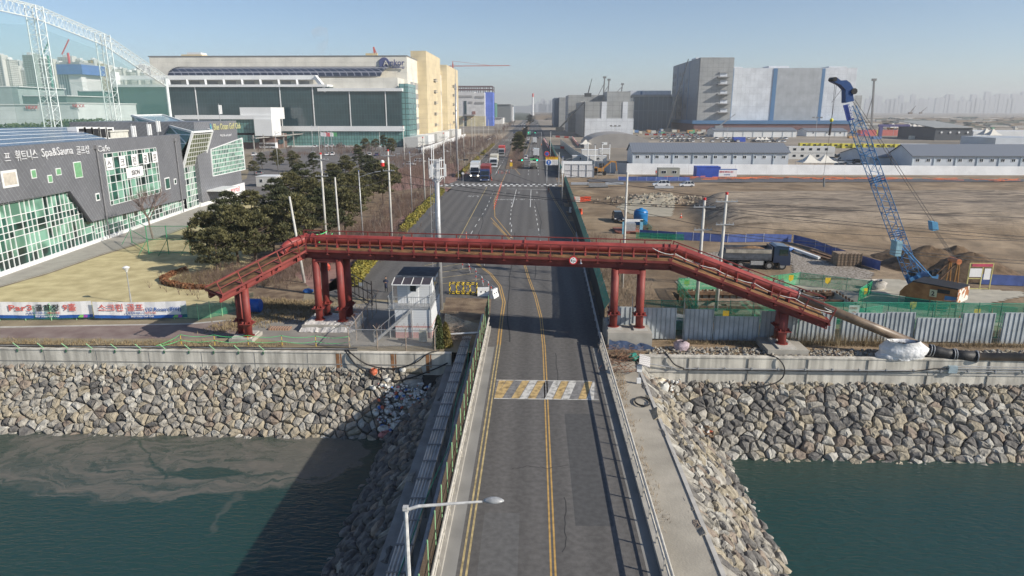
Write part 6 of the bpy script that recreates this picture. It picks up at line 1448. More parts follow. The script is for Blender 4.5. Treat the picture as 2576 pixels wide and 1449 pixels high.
def lot(pts,where,grp,rz=0,jit=.1):
 cnt={}
 for(x,y)in pts:
  i=rnd.choices(range(6),[4,3,2,3,.7,1.6])[0];put(FC[i],(x,y,.01),rz+U(-jit,jit)+(PI if rnd.random()<.5 else 0),f'{FN[i]} {where}',grp)
def rows(px0,px1,ys,dx,skip=.12):
 out=[]
 for y in ys:
  a=G(px0,y);b=G(px1,y);n=int((b.x-a.x)/dx)
  for k in range(n):
   if rnd.random()>skip:out.append((a.x+(k+U(-.1,.1))*dx,a.y+U(-.5,.5)))
 return out
lot(rows(1640,1985,(357,350,344,339),3.3,.25),'in the big car park behind the long grey office','cars in the site car park',.05)
lot(rows(2000,2330,(338,333,328),3.6,.3),'in the far car park behind the yellow cabins','cars in the far site car park',.05)
lot(rows(2330,2470,(335,330),4,.3),'in the car park beside the dark hall','cars beside the dark hall',.05)
lot(rows(2095,2215,(421,411,403,396),3.1,.18),'in the crowded yard between the two long offices','cars in the yard between the offices',PI/2-.1)
lot(rows(1548,1610,(345,338,333),3.2,.2),'in the small car park behind the arched tent','cars behind the arched tent',.3)
lot([(x,U(560,1400))for x in[-18.5,-15,-11.8,1.2,4.2]*5],'in the distant traffic on the main road','distant traffic on the main road',0,.02)
def dump():
 t=thing('dump_truck','navy dump truck loaded with brown soil standing on the site track','truck');P=paint('cab_dark_navy',(.012,.025,.065));W_=1.3
 mb=MB();mb.prism([(-W_,y,z)for y,z in((2.2,.95),(2.2,3.05),(2.6,3.2),(4.0,3.05),(4.35,1.8),(4.4,.6),(3.2,.6),(3.0,.95))],(2*W_,0,0));mb.build('cab',P,t)
 mb=MB();mb.prism([(-W_+.12,4.37,1.85),(W_-.12,4.37,1.85),(W_-.16,4.1,2.75),(-W_+.16,4.1,2.75)],(0,.03,0))
 for s in(-1,1):mb.prism([(s*W_,2.9,1.9),(s*W_,4.05,1.9),(s*W_,3.85,2.7),(s*W_,2.9,2.7)],(s*.02,0,0))
 mb.build('windscreen',M_win,t)
 M_bed=mat('bed_grey_blue',(.07,.08,.10),.6,var=.3,s=2);M_bedp=mat('bed_pale',(.34,.31,.26),.8,var=.25,s=2)
 mb=MB();
 for s in(-1,1):mb.prism([(s*W_,-4.2,1.35),(s*W_,2.0,1.35),(s*W_,2.0,2.75),(s*W_,-3.8,2.75)],(-s*.1,0,0))
 mb.box(-W_,W_,-4.1,2.0,1.25,1.45);mb.box(-W_,W_,1.9,2.0,1.35,3.0);mb.prism([(-W_,-4.25,1.3),(W_,-4.25,1.3),(W_,-3.85,2.7),(-W_,-3.85,2.7)],(0,-.08,0));mb.build('tipper_bed',M_bed,t)
 mb=MB();[mb.box(s*W_-.02 if s>0 else-W_-.02,s*W_+.03 if s>0 else-W_+.02,-3.9,1.9,2.15,2.65)for s in(-1,1)];mb.build('side_board',M_bedp,t)
 mb=MB();n=10
 for j in range(n+1):
  for i in range(7):x=-1.15+2.3*i/6;y=-3.7+5.5*j/n;mb.v.append((x,y,2.35+.55*math.exp(-((x)/.8)**2-((y+.3)/1.8)**2)+U(-.05,.05)))
 for j in range(n):
  for i in range(6):a=j*7+i;mb.f.append([a,a+1,a+8,a+7]);mb.m.append(0)
 mb.build('soil_load',mat('load_soil',(.20,.12,.06),.95,var=.3,s=3),t)
 mb=MB();mb.box(-.5,.5,-4,4,.75,1.25);mb.build('chassis',M_black,t)
 for s in(-1,1):mb=MB();mb.box(s*1.0-.2,s*1.0+.25,-.6,1.0,.6,1.15);mb.build('fuel_tank',M_steel,t);mb=MB();mb.box(s*.95-.18,s*.95+.18,4.38,4.46,.7,.95);mb.build('headlight',M_hl,t)
 for y in(3.4,1.75,-1.9,-3.2):[wheel(s*(W_-.2),y,.52,.35,t)for s in(-1,1)]
 return t
d=dump();q=G(1893,672);place(d,(q.x,q.y,hgt(q.x,q.y)+.02),-PI/2-.05)
M_skin=mat('skin',(.45,.27,.19),.6);M_hair=mat('hair_black',(.012,.010,.010),.6)
def person(label,loc,rz,coat,trous,pose='stand',coatlen=.55,helmet=None,name='person'):
 t=thing(name,label,'person',(0,0,0))
 J={}
 def sk(nm,pts,edges,radii,m,root=0,sub=1):
  me=bpy.data.meshes.new(nm);me.from_pydata(pts,edges,[]);o=bpy.data.objects.new(nm,me);col.objects.link(o)
  md=o.modifiers.new('skin','SKIN');me.skin_vertices or bpy.context.view_layer.update()
  for i,r_ in enumerate(radii):me.skin_vertices[0].data[i].radius=(r_,r_)
  me.skin_vertices[0].data[root].use_root=True
  if sub:s=o.modifiers.new('sub','SUBSURF');s.levels=sub;s.render_levels=sub
  dg=bpy.context.evaluated_depsgraph_get();m2=bpy.data.meshes.new_from_object(o.evaluated_get(dg));bpy.data.objects.remove(o)
  m2.materials.clear();m2.materials.append(m);m2.polygons.foreach_set('use_smooth',[True]*len(m2.polygons));o=bpy.data.objects.new(nm,m2);col.objects.link(o);o.parent=t;return o
 sit=pose=='ride';hz=.80 if sit else.92
 hipz=hz;kn=[(-.11,-.02,.50),(.11,-.02,.50)]if not sit else[(-.18,-.42,.72),(.18,-.42,.72)]
 ft=[(-.12,.02,.08),(.13,-.02,.08)]if not sit else[(-.18,-.38,.32),(.18,-.38,.32)]
 el=[(-.27,-.02,hz+.28),(.27,-.02,hz+.28)];wr=[(-.10,-.25,hz+.30),(.08,-.26,hz+.26)]
 if pose=='ride':el=[(-.3,-.15,1.18),(.3,-.15,1.18)];wr=[(-.3,-.48,1.08),(.3,-.48,1.08)]
 if pose=='walk':kn=[(-.1,-.18,.5),(.1,.1,.48)];ft=[(-.1,-.26,.08),(.1,.34,.14)];wr=[(-.26,.12,hz+.02),(.26,-.2,hz+.05)]
 pts=[(0,0,hipz),(0,0,hipz+.2),(0,-.02 if sit else 0,hipz+.45),(0,0,hipz+.56),(0,-.01,hipz+.64)]+[(-.18,0,hipz+.46),el[0],wr[0],(.18,0,hipz+.46),el[1],wr[1],(-.1,0,hipz-.05),kn[0],ft[0],(ft[0][0],ft[0][1]-.17,ft[0][2]-.03),(.1,0,hipz-.05),kn[1],ft[1],(ft[1][0],ft[1][1]-.17,ft[1][2]-.03)]
 ed=[(0,1),(1,2),(2,3),(3,4),(2,5),(5,6),(6,7),(2,8),(8,9),(9,10),(0,11),(11,12),(12,13),(13,14),(0,15),(15,16),(16,17),(17,18)]
 rad=[.14,.14,.15,.06,.055,.08,.055,.035,.08,.055,.035,.10,.065,.045,.04,.10,.065,.045,.04]
 sk('body',pts,ed,rad,trous)
 cp=[(0,0,hipz-coatlen+.25),(0,0,hipz),(0,0,hipz+.25),(0,0,hipz+.46),(-.2,0,hipz+.45),el[0],tuple(V(el[0]).lerp(V(wr[0]),.85)),(.2,0,hipz+.45),el[1],tuple(V(el[1]).lerp(V(wr[1]),.85))]
 sk('jacket',cp,[(0,1),(1,2),(2,3),(3,4),(4,5),(5,6),(3,7),(7,8),(8,9)],[.19,.175,.165,.15,.095,.075,.06,.095,.075,.06],coat,1)
 hd=(0,-.02,hipz+.76)
 mb=MB();blobm(mb,hd,.115,(.82,1,1.15),0,12,0);mb.prism([(-.02,-.12,hd[2]),(.02,-.12,hd[2]),(0,-.155,hd[2]-.03)],(0,.02,-.015));o=mb.build('head',M_skin,t,smooth=True)
 mb=MB();
 for s in(-1,1):blobm(mb,(s*.038,-.125,hd[2]+.015),.012,(1,.6,.7),0,6,0)
 mb.build('eyes',M_hair,t);mb=MB();mb.box(-.025,.025,-.128,-.115,hd[2]-.065,hd[2]-.055);mb.build('mouth',mat('lips',(.3,.1,.08),.6),t)
 mb=MB();blobm(mb,(0,.012,hd[2]+.035),.122,(.86,1,1.08),0,12,.04);mb.build('hair' if not helmet else 'helmet',helmet or M_hair,t,smooth=True)
 for s,w_,e_ in((-1,wr[0],el[0]),(1,wr[1],el[1])):
  d=(V(w_)-V(e_)).normalized();c=V(w_)+d*.05;mb=MB();mb.pipe([V(w_),c,c+d*.04],[.028,.04,.034],6);sd=d.cross(V((0,0,1))).normalized()
  for k in range(4):o_=sd*(k-1.5)*.02;mb.pipe([c+d*.03+o_,c+d*(.07+.008*(k in(1,2)))+o_,c+d*.09+o_-V((0,0,.03))],[.01,.009,.007],4)
  mb.pipe([c-sd*.03*s,c-sd*.055*s+d*.03,c-sd*.05*s+d*.055],[.011,.01,.008],4);mb.build('hand',M_skin,t)
 place(t,loc,rz);return t
q=G(972,735);person('person in a long navy padded coat standing in the yard, looking down at the hands',(q.x,q.y,.01),.1,mat('coat_navy',(.018,.025,.06),.7),M_blk,coatlen=.75)
q=G(1850,444);person('worker in a bright green vest walking beside the white hoarding',(q.x,q.y,hgt(q.x,q.y)),1.2,mat('vest_green',(.25,.8,.12),.6),M_blk,'walk',.3,helmet=M_wht)
q=G(1650,441);person('worker in red standing left of the grey site cabin',(q.x,q.y,hgt(q.x,q.y)),.4,mat('vest_red',(.6,.06,.04),.6),M_blk,'stand',.3,helmet=M_wht)
q=G(1362,368);person('road worker in orange standing in the shade of the green fence',(q.x,q.y,.01),0,mat('vest_orange',(.8,.2,.04),.6),M_blk,'stand',.3,helmet=M_wht)
q=G(1380,482);person('scooter rider in dark clothes and white helmet riding away',(q.x,q.y,.0),PI,mat('coat_black',(.02,.02,.025),.7),M_blk,'ride',.3,helmet=M_wht)
t=thing('scooter','small dark scooter on the shaded lane, seen from behind','scooter',(q.x,q.y,0))
mb=MB();mb.box(q.x-.15,q.x+.15,q.y-.6,q.y+.1,.5,.78);mb.beam((q.x,q.y+.05,.35),(q.x,q.y+.55,.35),.3,.08);mb.beam((q.x,q.y+.6,.3),(q.x,q.y+.45,1.0),.2,.1);mb.build('body',C_K,t)
for dy in(-.45,.7):mb=MB();mb.tube((q.x-.06,q.y+dy,.24),(q.x+.06,q.y+dy,.24),.24,12);mb.build('wheel',M_tyre,t)
mb=MB();mb.tube((q.x-.35,q.y+.45,1.05),(q.x+.35,q.y+.45,1.05),.025,5);mb.build('handlebar',M_black,t);mb=MB();mb.box(q.x-.07,q.x+.07,q.y-.64,q.y-.6,.6,.7);mb.build('tail_light',M_tl,t)
hx0,hx1,hy0,hy1=-12.45,-9.15,58.6,64.2
t=thing('guard_hut','white two-storey guard hut with outside stair and tin awning','hut',(-10.8,61,0))
M_sid=stripes('white_siding',(.62,.64,.66),(.5,.52,.55),.22,2,.88);M_pk=grid('pink_brick',(.50,.27,.26),(.46,.24,.23),(.6,.45,.43),.25,.08,.01,off=.5)
mb=MB();mb.box(hx0,hx1,hy0,hy1,.55,2.7);mb.build('lower_wall',M_sid,t)
mb=MB();mb.box(hx0-.004,hx1+.004,hy0-.004,hy1+.004,-.02,.55);mb.box(hx0-.006,hx1+.006,hy0-.006,hy1,1.0,1.15);mb.build('brick_base',M_pk,t)
mb=MB();mb.box(hx0,hx1-.1,hy0+1.5,hy1,2.85,5.2);mb.build('upper_wall',M_sid,t)
mb=MB();mb.box(hx0-.15,hx1+.1,hy0+1.4,hy1+.2,5.2,5.32);mb.build('roof',mat('roof_dark_blue',(.06,.075,.10),.7,var=.3,s=2),t)
mb=MB();mb.prism([(hx0-.15,hy0-.1,4.95),(hx1,hy0-.1,4.95),(hx1,hy0+1.4,5.25),(hx0-.15,hy0+1.4,5.25)],(0,0,.05));mb.build('awning',mat('awning_dark',(.07,.065,.08),.4),t)
mb=MB()
for k in range(5):x=hx0-.15+k*(hx1-hx0+.15)/4;mb.beam((x,hy0-.12,5.01),(x,hy0+1.4,5.31),.06)
mb.beam((hx0-.15,hy0-.12,5.0),(hx1,hy0-.12,5.0),.08);mb.build('awning_frame',M_wht,t)
mb=MB();mb.box(-11.5,-10.5,hy0+1.45,hy0+1.5,2.85,4.9);d_=mb.build('door',M_wht,t);mb=MB();mb.box(-11.25,-10.7,hy0+1.42,hy0+1.45,4.0,4.6);mb.build('door_window',M_win,t)
mb=MB();mb.box(hx1-.1,hx1-.06,61.0,63.6,3.6,4.7);w_=mb.build('window',M_win,t);mb=MB();[mb.box(hx1-.08,hx1-.02,y,y+.1,3.5,4.8)for y in(60.95,62.3,63.6)];mb.box(hx1-.08,hx1-.02,60.95,63.7,4.7,4.82);mb.box(hx1-.08,hx1-.02,60.95,63.7,3.48,3.6);mb.build('window_frame',M_wht,t)
mb=MB();mb.box(hx0-.6,hx1,hy0-.05,hy0+1.5,2.72,2.84);mb.build('balcony_floor',M_steel,t)
mb=MB()
def rl(a,b,n,h_=1.0,z=2.84):
 a=V(a);b=V(b);mb.beam(a+V((0,0,h_)),b+V((0,0,h_)),.05);mb.beam(a+V((0,0,.1)),b+V((0,0,.1)),.04)
 for k in range(n+1):p=a.lerp(b,k/n);mb.beam(p,p+V((0,0,h_)),.03)
rl((hx0-.6,hy0,2.84),(-10.9,hy0,2.84),7);rl((-10.9,hy0-.02,2.84),(hx1,hy0-.02,2.84),9);rl((hx1,hy0,2.84),(hx1,hy0+5.2,2.84),20);rl((hx0-.6,hy0,2.84),(hx0-.6,hy0+2.6,2.84),10);mb.build('railing',M_steel,t)
mb=MB();s0=V((-10.9,hy0-.45,2.75));s1=V((-14.1,hy0-1.0,.05))
for o_ in(0,.7):mb.beam(s0+V((0,o_-.35,0)),s1+V((0,o_-.35,0)),.05,.22)
for k in range(11):p=s0.lerp(s1,(k+.5)/11);mb.box(p.x-.14,p.x+.14,p.y-.35,p.y+.35,p.z,p.z+.03)
for k in range(6):p=s0.lerp(s1,k/5);mb.beam(p-V((0,.35,0)),p+V((0,-.35,.95)),.035)
mb.beam(s0+V((0,-.35,.95)),s1+V((0,-.35,.95)),.04);mb.build('stair',M_steel,t)
mb=MB();mb.tube((hx0-.5,hy0,0),(hx0-.5,hy0,2.8),.05,6);mb.tube((-10.9,hy0-.1,0),(-10.9,hy0-.1,2.8),.05,6);mb.tube((hx1-.05,hy0-.1,0),(hx1-.05,hy0-.1,5),.04,6);mb.tube((hx0-.1,hy0-.1,2.8),(hx0-.1,hy0-.1,5),.04,6);mb.build('support_post',M_steel,t)
mb=MB();mb.box(-10.1,-9.4,57.2,57.6,.1,1.25);tag(mb.build('switch_cabinet',mat('cabinet_beige',(.42,.42,.36),.6,var=.2,s=3)),'beige switch cabinet in front of the guard hut','cabinet')
M_cl=net('chain_link',(.35,.35,.34),.22,3);M_rp=mat('rusty_post',(.30,.24,.19),.8,var=.35,s=5)
t=thing('chain_link_fence','chain link fence with barbed wire coils around the guard hut yard','fence',(-12,55,0))
loop=[(-16.0,66.5),(-15.9,60.5),(-15.8,55.1),(-8.4,55.1),(-8.2,57.5)]
for i in range(len(loop)-1):
 a,b=V((*loop[i],0)),V((*loop[i+1],0));n=max(1,round((b-a).length/2.3));mb=MB();mb.face([a,b,b+V((0,0,1.9)),a+V((0,0,1.9))]);mb.build('mesh',M_cl,t)
 mb=MB();mb.tube(a+V((0,0,1.9)),b+V((0,0,1.9)),.035,6);mb.build('rail',M_steel,t)
 for k in range(n):p=a.lerp(b,k/n);mb=MB();mb.tube(p,p+V((0,0,1.9)),.04,6);mb.tube(p+V((0,0,1.9)),p+V((-.28,-.1,2.35)),.03,5);mb.tube(p+V((0,0,1.9)),p+V((.28,.1,2.35)),.03,5);mb.build('post',M_rp,t)
 if i<3:
  L=(b-a).length;d=(b-a)/L;s_=V((-d.y,d.x,0));mb=MB();mb.pipe([a+d*(k*.07)+V((0,0,2.2))+(s_*math.cos(k*.75)+V((0,0,math.sin(k*.75))))*.33 for k in range(int(L/.07))],.008,3,cap=False);mb.build('barbed_coil',M_rusty,t)
t=thing('chain_link_fence','short chain link fence with hanging net between the hut and the service slab','fence',(-7.5,60,0))
mb=MB();pts_=[V((-8.2,60.5,0)),V((-7.2,60.2,0)),V((-6.2,59.8,0)),V((-4.9,59.5,0))]
for i in range(3):mb.face([pts_[i]+V((0,0,.2-.2*i)),pts_[i+1]+V((0,0,-.0-.2*i)),pts_[i+1]+V((0,0,1.6-.25*i)),pts_[i]+V((0,0,1.8-.2*i))])
mb.build('mesh',net('chain_link_dense',(.38,.40,.38),.4,3),t);mb=MB();mb.beam((-7.4,57.6,.75),(-4.8,57.4,1.0),.12,.1);mb.build('white_bar',M_wht,t)
a,b=G(872,742),G(945,775);t=thing('steel_gate','black steel lattice gate standing open by the twin red columns','gate',tuple(a));a=V((-23.2,75.0,0))+V((2.6,-1.0,0));b=V((-17.0,69.0,0));mb=MB();z=2.3
for zz in(.25,1.3,z):mb.beam(a+V((0,0,zz)),b+V((0,0,zz)),.08)
for k in range(6):p=a.lerp(b,k/5);mb.beam(p,p+V((0,0,z+(.4 if k in(0,5)else 0))),.1 if k in(0,5)else.07)
mb.build('gate_frame',mat('gate_black',(.03,.025,.025),.6),t);mb=MB();p=a.lerp(b,.42);mb.box(p.x,p.x+.5,p.y-.06,p.y-.03,1.4,1.8);mb.build('notice_plate',mat('plate_grey',(.25,.28,.33),.5),t)
M_yb=stripes('yellow_black_tape',(.78,.55,.03),(.02,.02,.02),.55,4,.6)
a=G(1131,741);b=G(1199,743);t=thing('lane_barrier','yellow and black tube barrier on wheels across the old lane','barrier',tuple(a.lerp(b,.5)));a=V(a);b=V(b);z=1.25
mb=MB()
for dy in(0,.7):
 A_=a+V((0,dy,0));B_=b+V((0,dy,0));
 for zz in(.15,z):mb.tube(A_+V((0,0,zz)),B_+V((0,0,zz)),.05,6)
 for k in range(5):p=A_.lerp(B_,k/4);mb.tube(p+V((0,0,.1)),p+V((0,0,z)),.05,6)
for k in range(5):p=a.lerp(b,k/4);mb.tube(p+V((0,0,.15)),p+V((0,.7,.15)),.05,6);mb.tube(p+V((0,0,z)),p+V((0,.7,z)),.05,6)
mb.tube(a.lerp(b,.5)+V((0,0,.15)),a.lerp(b,.3)+V((0,0,z)),.04,6);mb.tube(a.lerp(b,.5)+V((0,0,.15)),a.lerp(b,.7)+V((0,0,z)),.04,6);mb.build('tube_frame',M_yb,t)
def jersey(m):
 t=thing('water_barrier','','barrier');mb=MB();L=.65
 mb.prism([(-L,-.3,0),(-L,.3,0),(-L,.25,.25),(-L,.13,.55),(-L,.12,.95),(-L,-.12,.95),(-L,-.13,.55),(-L,-.25,.25)],(2*L,0,0));mb.build('shell',m,t)
 for x in(-.25,.25):mb=MB();mb.tube((x,-.2,.5),(x,-.1,.5),.08,8);mb.build('recess',M_black,t)
 return t
jw=jersey(M_wht)
for x,y,rz,l in((1216,744,.1,'white water-filled barrier beside the yellow and black one'),(1243,748,1.2,'second white water-filled barrier turned towards the road')):q=G(x,y);put(jw,(q.x,q.y,0),rz,l,'white water-filled barriers')
jr=jersey(mat('plastic_orange',(.72,.10,.04),.5));wj=jersey(mat('plastic_white',(.7,.66,.6),.5))
for i,(k,x,y,l)in enumerate(((jr,1438,507,'orange plastic barrier at the left end of the site row'),(wj,1451,507,'white plastic barrier between the orange ones of the site row'),(jr,1465,507,'third barrier of the site row, orange'),(jr,1478,507,'orange plastic barrier at the right end of the site row'),(wj,1441,535,'white plastic barrier lying near the green fence'),(jr,1455,539,'dirty orange plastic barrier beside the lying white one'))):q=G(x,y);put(k,(q.x,q.y,hgt(q.x,q.y)),-.1 if i<4 else-.5,l,'plastic barriers on the site',1.15)
t0_=None
def hoop():
 t=thing('hoop_bollard','','bollard');mb=MB();mb.pipe([(-.8,0,0),(-.8,0,.7),(-.7,0,.85),(.7,0,.85),(.8,0,.7),(.8,0,0)],.055,7);mb.build('hoop',M_steel,t)
 for x in(-.8,.8):mb=MB();mb.tube((x,0,.45),(x,0,.65),.06,7);mb.build('red_band',M_capr,t)
 return t
hp_=hoop();
for x,y,rz,l in((1205,722,-1.0,'hoop bollard third from the barrier'),(1222,735,-1.1,'hoop bollard second from the barrier'),(1241,727+24,-1.2,'hoop bollard nearest the white barriers'),(1190,702,-1.0,'hoop bollard fourth from the barrier'),(1172,690,-.9,'hoop bollard under the pipe bridge'),(1210,678,-.9,'hoop bollard just beyond the pipe bridge')):q=G(x,y-12);put(hp_,(q.x,q.y,0),rz,l,'hoop bollards along the parking bay')
def deli():
 t=thing('delineator','','road post');mb=MB();mb.lathe([(.12,0),(.12,.05),(.04,.08),(.04,.85),(.03,.9)],8);mb.build('post',mat('plastic_orange',(.72,.10,.04),.5),t);mb=MB();mb.lathe([(.045,.6),(.045,.72)],8);mb.build('band',M_wht,t);return t
dl=deli()
for i in range(15):
 a=G(1243,526);b=G(1261,466);q=a.lerp(b,(i/14));put(dl,(q.x,q.y,.01),0,f'{on(i)} orange road post of the row before the crossing','orange road posts before the crossing',1.1)
for i in range(12):
 a=G(1242,436);b=G(1247,426);q=V((G(1248,437).x-.15*i,203+i*1.3,0));put(dl,(q.x,q.y,.01),0,f'{on(i)} orange road post of the row behind the crossing','orange road posts behind the crossing',1.0)
for i,x in enumerate((1254,1261,1265,1273,1281)):q=G(x,436);put(dl,(q.x,q.y,.01),0,f'{on(i)} orange road post from the left in front of the median','orange road posts in front of the median',1.0)
for x,y,l in((1173,600,'lone orange road post at the left kerb'),(1560,0,'')):
 if l:q=G(x,y);put(dl,(q.x,q.y,.01),0,l,None,1.2)
def signal(label,bx,by,hx,zz,x1,side=1,green=True):
 t=thing('traffic_signal',label,'traffic light',(bx,by,0));mb=MB();mb.tube((bx,by,0),(bx,by,zz+.5),.11,8);mb.build('pole',M_steel,t);mb=MB();mb.tube((bx,by,zz),(x1,by,zz),.06,6);mb.build('mast_arm',M_steel,t)
 for x in hx:
  mb=MB();mb.box(x-.75,x+.75,by-.18,by+.05,zz-.22,zz+.22);mb.build('signal_head',M_black,t)
  if green:mb=MB();mb.tube((x+.5,by-.19,zz),(x+.5,by-.25,zz),.17,10);mb.build('green_light',mat('green_light',(.03,.9,.5),.3,emis=3.0),t)
Ys=202;zz=A(1330,403,Ys).z
signal('traffic light with two green lamps hung over the right carriageway',A(1376,403,Ys).x,Ys,[A(1309,403,Ys).x,A(1347,403,Ys).x],zz,A(1305,403,Ys).x)
Y2=205;signal('dark signal arm reaching over the left carriageway from the steel mast',A(1152,402,Y2).x,Y2,[A(1172,402,Y2).x],A(1160,402,Y2).z,A(1178,402,Y2).x,green=False)
Y3=258;signal('second signal arm over the left carriageway behind the first truck',A(1168,385,Y3).x,Y3,[A(1216,385,Y3).x],A(1200,385,Y3).z,A(1222,385,Y3).x,green=False)
Y4=430;signal('distant green traffic light over the far right carriageway',A(1362,334,Y4).x,Y4,[A(1327,334,Y4).x,A(1344,334,Y4).x],A(1340,334,Y4).z,A(1324,334,Y4).x)
Yb=190;a=A(1372.6,415.4,Yb);b=A(1404,394,Yb);t=thing('direction_sign','blue arrow and yellow panel direction board hung over the road edge','sign',(b.x,Yb,0))
zm=a.z+(b.z-a.z)*.64;mb=MB();mb.box(a.x,b.x,Yb,Yb+.06,a.z,zm);mb.build('white_panel',M_ban,t);mb=MB();mb.box(a.x,b.x,Yb-.005,Yb+.06,zm,b.z);mb.build('yellow_panel',mat('panel_yellow',(.75,.48,.03),.5),t)
cx_=a.x+.85;cz=(a.z+zm)/2;mb=MB();mb.pipe([(cx_,Yb-.01,cz),(cx_,Yb-.03,cz)],.68,20);mb.build('blue_disc',mat('disc_blue',(.02,.12,.45),.5),t)
mb=MB();mb.box(cx_-.08,cx_+.08,Yb-.05,Yb-.035,cz-.42,cz+.2);mb.prism([(cx_-.25,Yb-.05,cz+.12),(cx_+.25,Yb-.05,cz+.12),(cx_,Yb-.05,cz+.48)],(0,.015,0));mb.build('arrow_mark',M_ban,t)
text('화물차량 통행안내',.52,mat('letter_brown',(.25,.05,.02),.6),t,(a.x+.12,Yb-.03,zm+.55),(1,0,0),depth=.005,bold=.01,sx=.8);text('PASSAGE FOR TRUCK',.3,mat('letter_red',(.6,.05,.08),.6),t,(a.x+.3,Yb-.03,zm+.12),(1,0,0),depth=.005,sx=.8)
for k,s_ in enumerate(('전방 공사구간','공사기간 진입','안전속도 운행')):text(s_,.33,M_blk,t,(a.x+1.75,Yb-.03,zm-.5-k*.5),(1,0,0),depth=.005,sx=.8)
mb=MB();mb.tube((b.x+.3,Yb+.2,0),(b.x+.3,Yb+.2,b.z+1.2),.12,8);mb.tube((b.x+.3,Yb+.2,b.z-.4),(a.x+.4,Yb+.2,b.z-.4),.05,6);mb.tube((b.x+.3,Yb+.2,a.z+.4),(a.x+.4,Yb+.2,a.z+.4),.05,6);mb.build('post',M_steel,t)
c=A(1376,387,196);t=thing('round_sign','round red and blue no-parking sign above the direction board','sign',(c.x,196,0));mb=MB();mb.pipe([(c.x,196,c.z),(c.x,195.97,c.z)],.75,20);mb.build('red_rim',M_red,t);mb=MB();mb.pipe([(c.x,195.96,c.z),(c.x,195.94,c.z)],.52,20);mb.build('blue_disc',mat('disc_blue',(.02,.12,.45),.5),t);mb=MB();mb.beam((c.x-.4,195.93,c.z+.35),(c.x+.4,195.93,c.z-.35),.1,.02);mb.build('red_bar',M_red,t);mb=MB();mb.tube((c.x,196.1,c.z-.4),(c.x,196.1,c.z+.4),.05,6);mb.tube((c.x,196.1,0),(c.x,196.1,c.z),.07,6);mb.build('post',M_steel,t)
for px_,py_,l,mm in((1286,400,'small round sign and yellow plate at the tip of the median',1),(1165,443,'round mirror-like grey sign at the left corner of the crossing',0)):
 c=G(px_,py_+28 if mm else py_+22);t=thing('median_sign',l,'sign',tuple(c));h_=3.2;mb=MB();mb.tube(c,c+V((0,0,h_)),.05,6);mb.build('post',M_steel,t);mb=MB();mb.pipe([c+V((0,-.06,h_)),c+V((0,-.09,h_))],.42,16);mb.build('sign_plate',M_red if mm else M_steel,t);mb=MB();mb.pipe([c+V((0,-.1,h_)),c+V((0,-.12,h_))],.3,16);mb.build('sign_face',M_ban,t)
 if mm:mb=MB();mb.box(c.x-.45,c.x+.45,c.y-.1,c.y-.05,h_-1.9,h_-.6);mb.build('yellow_plate',mat('panel_yellow',(.75,.48,.03),.5),t)
q=G(636,786);t=thing('water_drum','blue plastic drum tank lying beside the leftmost columns','tank',(q.x,q.y,0));mb=MB();mb.pipe([(q.x-.9,q.y,.75),(q.x-.8,q.y,.75),(q.x+.8,q.y,.75),(q.x+.9,q.y,.75)],[.6,.7,.7,.6],16);mb.build('drum',mat('drum_blue',(.01,.09,.38),.45),t)
for i in range(11):
 x=-46.5+i*2.15;
 if x>-16:break
 t=thing('wall_bracket',f'{on(i)} light green leaning bracket from the left along the wall top','bracket',(x+2,54.7,.05),'light green brackets on the sea wall');mb=MB();mb.tube((x+2,54.6,.1),(x+1.6,54.45,.6),.035,6);mb.build('arm',M_lg,t);mb=MB();mb.box(x+1.94,x+2.06,54.28,54.32,-.15,.1);mb.build('base_plate',mat('bracket_green',(.05,.14,.08),.6),t)
for i,z in enumerate((.18,.25,.32)):mb=MB();mb.pipe([(-60+k*3,54.75+.05*math.sin(k*1.3+i),z+.03*math.sin(k*2+i*2))for k in range(16)],.04,5);tag(mb.build('wall_cable',M_black if i!=1 else M_steel),['lowest cable','middle grey cable','top cable'][i]+' lying along the left sea wall top','cable')
for i in range(6):
 x=-31+i*3.0;t=thing('tape_post',f'{on(i)} black and yellow stake from the left holding green tape','stake',(x,56.1,0),'stakes with green tape on the wall top');mb=MB();mb.tube((x,56.1,0),(x,56.1,1.0),.025,5);mb.build('stake',M_yb,t)
for z in(.45,.95):rope([(-33,55.2,.15)]+[(-31+i*3.0,56.1,z)for i in range(6)],('upper' if z>.6 else 'lower')+' bright green tape strung between the stakes',mat('neon_rope',(.12,.75,.25),.6),.02)
q=G(705,828);mb=MB();mb.box(q.x-1,q.x+1,q.y-.4,q.y+.4,0,.18);tag(mb.build('brick_pallet',stripes('pallet_pattern',(.25,.16,.12),(.55,.35,.22),.25,0,.6)),'small stack of orange-edged boards on the wall strip','board stack')
q=G(1240//1.59,1);
c=G(775,737);mb=MB();blobm(mb,(c.x,c.y,.25),.5,(1.2,.7,.6),0,10,.2);tag(mb.build('plastic_bag',M_blue),'crumpled blue bag on the grass bank','bag')
c=G(820,680);mb=MB();blobm(mb,(c.x,c.y,.4),.6,(1.3,.8,.9),0,10,.3);tag(mb.build('red_net_heap',mat('net_red',(.6,.10,.06),.8)),'heap of red plastic net behind the twin columns','net')
c=G(1046,617);mb=MB();blobm(mb,(c.x,c.y,.5),.5,(1,.8,1.5),0,10,.2);tag(mb.build('plastic_sack',mat('sack_pink',(.6,.25,.2),.7)),'pink plastic sack leaning on the kerb hedge','sack')
c=G(1017,636);mb=MB();mb.box(c.x-.22,c.x+.22,c.y-.2,c.y+.2,0,1.5);tag(mb.build('green_cabinet',mat('cabinet_green',(.08,.4,.2),.5)),'narrow green cabinet beside the kerb just past the bridge','cabinet')
